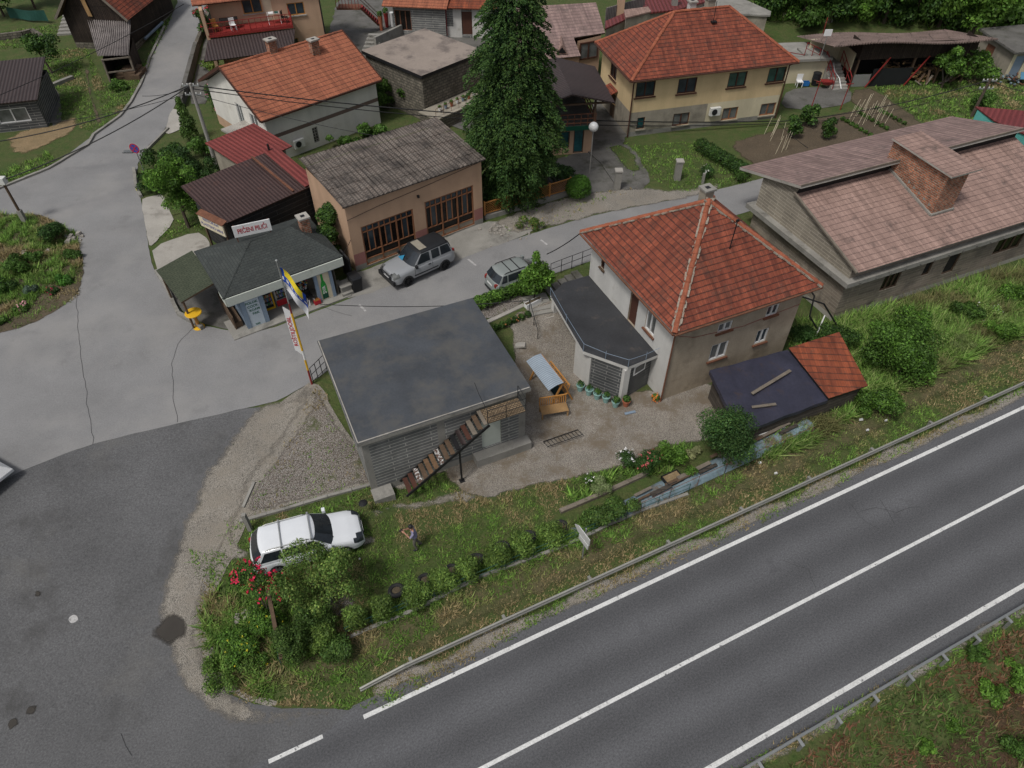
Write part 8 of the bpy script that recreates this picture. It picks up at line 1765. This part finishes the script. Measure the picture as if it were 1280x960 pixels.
def courtyard():
    a, b, c = at(606, 404), at(655, 381), at(668, 396); mb = MB(); zt = 1.42
    t = thing('retaining_wall', 'concrete retaining wall with planting bed above the yard', 'wall', (a.x, a.y, 0)); o = t.location
    for p, q in ((a, b), (b, c)): mb.bar((p.x-o.x, p.y-o.y, .6), (q.x-o.x, q.y-o.y, .6), .2, 1.75)
    mb.build('wall', M['concrete'], t); mb = MB(); mb.bar((a.x-o.x, a.y-o.y, 1.5), (b.x-o.x, b.y-o.y, 1.5), .26, .07); mb.build('coping', M['pale_concrete'], t)
    sheet('planting_bed', [(606, 402), (655, 379), (650, 368), (600, 386)], M['pebble'], .1, .04)
    mb = MB(); p, q = P(657, 383, 1.6), P(675, 374, 1.6); d = q-p; mb.bar((0, 0, 0), d, .28, .3); mb.bar(Vector((0, 0, .16)), d+Vector((0, 0, .16)), .18, .02, 1); tag(mb.build('plant_trough', [M['whitepaint'], M['soil']], None, p), 'white plant trough on the wall above the yard steps', 'planter')
    s, e = P(676, 388, 1.45), P(690, 440, .12); d = e-s; L = math.hypot(d.x, d.y); st = thing('yard_steps', 'worn concrete steps leading from the street down into the yard', 'steps', (s.x, s.y, 0), math.atan2(d.y, d.x)); n = 8
    for k in range(n): mb = MB(); mb.box(L*k/n, L*(k+1)/n+.03, -.62, .62, -.2, s.z-(s.z-e.z)*k/n); mb.build('step', M['pale_concrete' if k % 2 else 'concrete'], st)
    mb = MB(); mb.box(-1.4, .0, -.75, .75, .5, 1.5); mb.build('landing', M['concrete'], st); mb = MB(); mb.tube([(.0, -.68, 1.4), (.0, -.68, 2.35), (L*.75, -.68, 1.4), (L*.75, -.68, .5)], .022, 6); mb.tube([(L*.4, -.68, .8), (L*.4, -.68, 1.85)], .02, 6); mb.build('handrail', M['black'], st)
    # swing
    a, b = P(679, 466, .5), P(699, 492, .5); d = b-a; ang = math.atan2(d.y, d.x); c = (a+b)/2; c.z = hz(c.x, c.y); t = thing('garden_swing', 'pine garden swing seat with pale striped canopy in the yard', 'swing', c, ang); h_ = 1.0
    mb = MB(); mb.box(-h_, h_, -.25, .25, .44, .52); mb.build('seat', m_plain('dark_green_cushion', (.012, .03, .03), .8), t)
    mb = MB()
    for k in range(13): x = -h_+2*h_*k/12; mb.bar((x, .32, .42), (x, .5, 1.0), .07, .025)
    mb.bar((-h_, .5, 1.02), (h_, .5, 1.02), .08, .04); mb.bar((-h_, .32, .42), (h_, .32, .42), .08, .04); mb.build('backrest', M['wood_orange'], t)
    for x in (-h_-.12, h_+.12):
        for y in (-.65, .65): mb = MB(); mb.bar((x, y, 0), (x, 0, 1.55), .08); mb.build('leg', M['wood_orange'], t)
        mb = MB(); mb.bar((x, -.3, .6), (x, .35, .6), .07, .04); mb.build('armrest', M['wood_orange'], t)
    mb = MB(); mb.bar((-h_-.15, 0, 1.55), (h_+.15, 0, 1.55), .09); mb.build('top_beam', M['wood_orange'], t)
    nt_ = m_corr('striped_canvas', (.29, .345, .40), .12, .22, .1, 2); mb = MB(); k8 = 10
    for k in range(k8):
        y0, y1 = -.85+.85*k/k8, -.85+.85*(k+1)/k8; zc = lambda y: 1.62-.45*max(0, (-y-.35))**1.3
        mb.poly([(-h_-.2, y0, zc(y0)), (h_+.2, y0, zc(y0)), (h_+.2, y1, zc(y1)), (-h_-.2, y1, zc(y1))]); mb.poly([(-h_-.2, y0, zc(y0)-.02), (h_+.2, y0, zc(y0)-.02), (h_+.2, y1, zc(y1)-.02), (-h_-.2, y1, zc(y1)-.02)])
    mb.build('canopy', nt_, t)
    t = thing('wooden_bench', 'pale wooden slatted bench beside the flat roofed house', 'bench', at(692, 517), R(12)); mb = MB()
    for k in range(8): mb.bar((-.7, -.3+.075*k, .42), (.7, -.3+.075*k, .42), .06, .03)
    mb.build('seat', M['wood_pale'], t); mb = MB()
    for k in range(13): x = -.68+1.36*k/12; mb.bar((x, .28, .45), (x, .33, .95), .06, .02)
    mb.bar((-.7, .33, .95), (.7, .33, .95), .07, .03); mb.build('backrest', M['wood_orange'], t)
    for x in (-.66, .66):
        for y in (-.27, .27): mb = MB(); mb.bar((x, y, 0), (x, y, .42), .07); mb.build('leg', M['wood_pale'], t)
    PL = [(725, 488, 'pot_teal', 'mint green flower pot standing nearest the white wall end'), (736, 493, 'pot_teal', 'mint pot, second from the white wall end in the row'), (746, 498, 'pot_teal', 'mint pot in the middle of the row below the dark block wall'), (757, 502, 'pot_teal', 'mint pot with pale blossoms below the dark block wall'), (769, 508, 'pot_teal', 'mint pot with bushy plant left of the terracotta pot'), (782, 507, 'pot_terra', 'terracotta pot with plant at the white corner post')]
    for k, (x, y, m, lb) in enumerate(PL):
        t = thing('flower_pot', lb, 'plant pot', at(x, y), 0, 'pots along the annex wall'); mb = MB(); mb.lathe([(.13, 0), (.2, .36), (.225, .38), (.225, .42), (.19, .42), (.18, .36)], 16); mb.build('pot', M[m], t); n = (90, 60, 130, 90, 260, 260)[k]
        p, d, i = blobs(n, [(0, 0, .5, .22, .22, .2)], .2); ptsmesh('plant', leaves(p, .11, None, d), 4, greens(n, LG + LDK), M['leaf'], t)
    for x, y, c_ in ((819, 500, (.5, .16, .03)),):
        shrub('marigold', 'small orange flowering plant at the foot of the brown house', 'flower', at(x, y), [(0, 0, .2, .22, .22, .2)], 220, .1, LG, flowers=([c_], 12, .06))
    # lying railing panel, gutter piece
    a, b, c = P(679, 552, .1), P(722, 537, .1), P(728, 545, .1); t = thing('railing_panel', 'black steel railing panel lying on the yard paving', 'railing panel', a); L_, W_ = b-a, c-b; mb = MB()
    for k in range(11): p = L_*(k/10); mb.tube([p, p+W_+Vector((0, 0, .12))], .015, 5)
    for q in (0, 1): mb.tube([W_*q+Vector((0, 0, .12*q)), L_+W_*q+Vector((0, 0, .12*q))], .02, 5)
    mb.build('panel', M['black'], t)
    a, b = at(781, 518, .04), at(794, 515, .04); mb = MB(); mb.bar((0, 0, 0), b-a, .14, .05); tag(mb.build('gutter_piece', M['bluegrey'], None, a), 'short grey gutter piece lying on the yard', 'gutter piece')
    mb = MB(); mb.hexa([(-.3, -.2, 0), (.3, -.2, 0), (.35, .2, 0), (-.3, .2, 0), (-.25, -.15, .12), (.25, -.2, .1), (.3, .15, .12), (-.25, .18, .1)]); tag(mb.build('pale_stone', M['pale_concrete'], None, at(650, 432)), 'pale flat stone beside the flat roofed house', 'stone')
courtyard()
def tyre(x, y, lb):
    t = thing('tyre', lb, 'tyre', at(x, y), random.uniform(0, 6), 'tyres along the lawn edge'); mb = MB(); N, Kk = 22, 8
    for i in range(N):
        for j in range(Kk):
            f = lambda i, j: ((.27+.095*math.cos(6.2832*j/Kk))*math.cos(6.2832*i/N), (.27+.095*math.cos(6.2832*j/Kk))*math.sin(6.2832*i/N), .10+.095*math.sin(6.2832*j/Kk))
            mb.poly([f(i, j), f(i+1, j), f(i+1, j+1), f(i, j+1)])
    mb.build('rubber_ring', M['rubber'], t, smooth=True, merge=True); mb = MB(); mb.lathe([(.24, 0), (.24, .1), (.1, .13)], 16); mb.build('soil_filling', M['soil'], t)
    t.rotation_euler = (R(random.uniform(-25, 5)), R(random.uniform(-8, 8)), t.rotation_euler[2]*0)
TL = ['leftmost black tyre in the row along the lawn', 'second black tyre from the left along the lawn', 'third black tyre from the left along the lawn', 'fourth black tyre from the left along the lawn', 'fifth black tyre, half hidden behind a shrub', 'sixth black tyre, half hidden behind the tall shrub', 'rightmost tyre with a red flower near the road sign']
for (x, y), lb in zip(((496, 740), (532, 727), (565, 715), (596, 701), (628, 686), (661, 673), (701, 660)), TL): tyre(x, y, lb)
for k, (x, y) in enumerate(((512, 752), (575, 722), (716, 664), (545, 740))):
    c = at(x, y); sheet('blue_foil', [(c.x+.35*math.cos(a)*random.uniform(.6, 1.3), c.y+.22*math.sin(a)) for a in np.arange(0, 6.28, .9)], M['tarp_light'], .05, .05, .2, .2, kind=None, label=('scrap of pale blue foil between the leftmost tyres', 'scrap of pale blue foil by the third and fourth tyre', 'scrap of pale blue foil by the tyre with the red flower', 'scrap of pale blue foil by the second tyre')[k], cat='foil', world=True)
def timber_pile():
    a, b = at(768, 650), at(1014, 537); d = b-a; L = math.hypot(d.x, d.y); ang = math.atan2(d.y, d.x); t = thing('covered_timber', 'long low timber pile covered with pale blue tarpaulin', 'timber pile', a, ang); N = 60; K = 9; mb = MB()
    def q(i, j):
        x = L*i/N; s = j/(K-1); w_ = 1.15*(.8+.25*mnoise.noise(Vector((x*.5, 2, 0)))); y = -.1+w_*s-.1; zz = math.sin(math.pi*min(1, max(0, s)))**.5*(.22+.2*(x/L)) + .07*mnoise.noise(Vector((x*1.6, y*2.2, 4))); return (x, y, max(.02, zz))
    for i in range(N):
        for j in range(K-1): mb.poly([q(i, j), q(i+1, j), q(i+1, j+1), q(i, j+1)])
    mb.build('tarpaulin', M['tarp_light'], t, smooth=True, merge=True)
    for k in range(12):
        x = 1.2+(L-2.6)*k/11+random.uniform(-.3, .3); y = random.uniform(.1, .8); l_ = random.uniform(.7, 2.2); f = Fr(a, ang); z0 = .36+.2*x/L; p = f.W((x, y, z0)); tag((lambda m: (m.bar((-l_/2*math.cos(ang), -l_/2*math.sin(ang), .02), (l_/2*math.cos(ang+.05), l_/2*math.sin(ang+.05), .05), random.uniform(.1, .22), .05), m)[1])(MB()).build('plank', M[('wood', 'wood_grey', 'plank_grey')[k % 3]], None, p), 'weathered plank weighing down the pale blue tarpaulin', 'plank', 'planks on the blue tarpaulin')
    tr = thing('planting_tray', 'black tray of earth at the left end of the blue tarpaulin', 'tray', at(839, 604, .28), ang); mb = MB(); 
    for bx in ((-.45, .45, -.3, .3, 0, .03), (-.45, .45, -.3, -.26, 0, .2), (-.45, .45, .26, .3, 0, .2), (-.45, -.41, -.3, .3, 0, .2), (.41, .45, -.3, .3, 0, .2)): mb.box(*bx)
    mb.build('tray', M['black'], tr); mb = MB(); mb.box(-.41, .41, -.26, .26, .03, .14); mb.build('earth', M['sand'], tr)
    shrub('seedling', 'small green plant beside the black tray on the tarpaulin', 'plant', at(860, 600, .2), rblobs(5, .22, .22, .15, .5, .15, .25), 420, .1, LB)
    a, b = at(930, 556), at(1082, 497); d = b-a; L = math.hypot(d.x, d.y); ang = math.atan2(d.y, d.x); t = thing('plank_stack', 'stack of long weathered planks along the foot of the tarp shed', 'planks', a, ang)
    for k in range(16): x0 = random.uniform(0, L*.35); l_ = random.uniform(2.5, L-x0); y = random.uniform(.1, .9); z = .1+.45*y*random.uniform(.5, 1.1); mb = MB(); mb.bar((x0, y, z), (x0+l_, y+random.uniform(-.12, .12), z+random.uniform(-.08, .1)), random.uniform(.1, .2), .05); mb.build('board', M[('wood', 'wood_grey', 'plank_grey')[k % 3]], t)
    a, b = at(898, 566, .5), at(978, 541, .45); mb = MB(); mb.bar((0, 0, 0), b-a, .08, .05); tag(mb.build('white_lath', M['whitepaint'], None, a), 'white painted lath lying along the pale blue tarpaulin', 'lath')
timber_pile()
for k, (x, y, s) in enumerate(((1075, 527, .16), (1083, 540, .12), (949, 580, .15), (969, 593, .13), (1188, 424, .12), (1152, 451, .14), (1106, 528, .1), (450, 700, .07), (540, 560, 0), (1234, 372, .1))):
    s *= .6
    if s: mb = MB(); mb.hexa([(-s, -s*.6, 0), (s, -s*.5, .02), (s*.8, s*.7, .0), (-s*.9, s*.5, .02), (-s*.8, -s*.5, .09), (s*.7, -s*.4, .12), (s*.6, s*.5, .1), (-s*.7, s*.4, .07)]); tag(mb.build('litter', M['whitepaint'], None, at(x, y, .12 if y < 560 and x > 1000 else .06)), 'scrap of white litter lying in the grass', 'litter', 'litter in the grass')
def rocks(name, label, x, y, n, spread, size, mat='rock'):
    t = thing(name, label, 'stones', at(x, y)); mb = MB()
    for k in range(n):
        px, py = random.gauss(0, spread), random.gauss(0, spread*.7); s = size*random.uniform(.5, 1.3); z = max(0, .5*size*(2-math.hypot(px, py)/spread)); nv = [(px+s*random.uniform(.6, 1)*a, py+s*random.uniform(.6, 1)*b, z+s*.7*random.uniform(.6, 1)*c) for a, b, c in ((-1, -1, -1), (1, -1, -1), (1, 1, -1), (-1, 1, -1), (-.7, -.7, 1), (.7, -.7, 1), (.7, .7, 1), (-.7, .7, 1))]; mb.hexa(nv)
    tag(mb.build('stones', M[mat], t), kind='stuff')
rocks('rubble_heap', 'heap of pale rubble stones at the right end of the garage', 622, 288, 40, .38, .13); rocks('rubble_heap', 'scattered building rubble along the garage verge', 640, 292, 18, .9, .08); rocks('stone_edge', 'pale flat stones at the tip of the road island', 92, 298, 9, .35, .2); rocks('stone_edge', 'few pale stones in the weeds at the lot corner', 304, 768, 7, .25, .12); rocks('stone_edge', 'single grey boulders on the road island grass', 40, 316, 4, .4, .2); rocks('rubble_heap', 'bright rubble stones on the slope behind the yellow house', 1005, 20, 12, .8, .4)
k = 0
for (cx, cy, n, dx, dy) in ((1082, 148, 20, 26, 10), (968, 180, 10, 14, 14)):
    for j in range(n):
        p = at(cx+random.uniform(-dx, dx), cy+random.uniform(-dy, dy)); mb = MB(); a, b = random.uniform(.05, .35), random.uniform(.0, .2); mb.tube([(0, 0, -.1), (a, b, 1.35)], .015, 4); tag(mb.build('bean_pole', M['cream'], None, p), 'thin white bean pole leaning in the vegetable bed', 'pole', 'bean poles in the vegetable bed')
for j in range(7):
    for i in range(2): pass
for (j, (x, y)) in enumerate(((1070, 160), (1090, 152), (1112, 146))):
    a = at(x, y); tag(shrub('vegetable_row', ('left row of low vegetables in the bed', 'middle row of low vegetables in the bed', 'right row of low vegetables in the bed')[j], 'vegetables', a, [(-.2*q, .45*q, .1, .2, .2, .18) for q in range(-3, 4)], 700, .14, LG, stems=1))
t = thing('parasol', 'white parasol corner reaching in at the left picture edge', 'parasol', at(-46, 612)); c = P(16, 586, 2.1)-t.location; mb = MB(); s = math.hypot(c.x, c.y); ang = math.atan2(c.y, c.x)
tip = Vector((0, 0, 2.75)); cs = [Vector((s*math.cos(ang+k*math.pi/2), s*math.sin(ang+k*math.pi/2), c.z)) for k in range(4)]
for k in range(4): mb.poly([cs[k], cs[(k+1) % 4], tip]); a_, b_ = cs[k], cs[(k+1) % 4]; mb.poly([a_, b_, b_-Vector((0, 0, .14)), a_-Vector((0, 0, .14))])
mb.build('canopy', M['whitepaint'], t); mb = MB(); mb.tube([(0, 0, 0), (0, 0, 2.75)], .03, 8); mb.build('pole', M['steel'], t); mb = MB(); mb.box(-.3, .3, -.3, .3, 0, .1); mb.build('base', M['concrete'], t)
for o in bpy.data.objects:
    if o.parent and o.type == 'MESH' and o.name.split('.')[0] in ('flowers', 'drinks', 'goods'): o['kind'] = 'stuff'
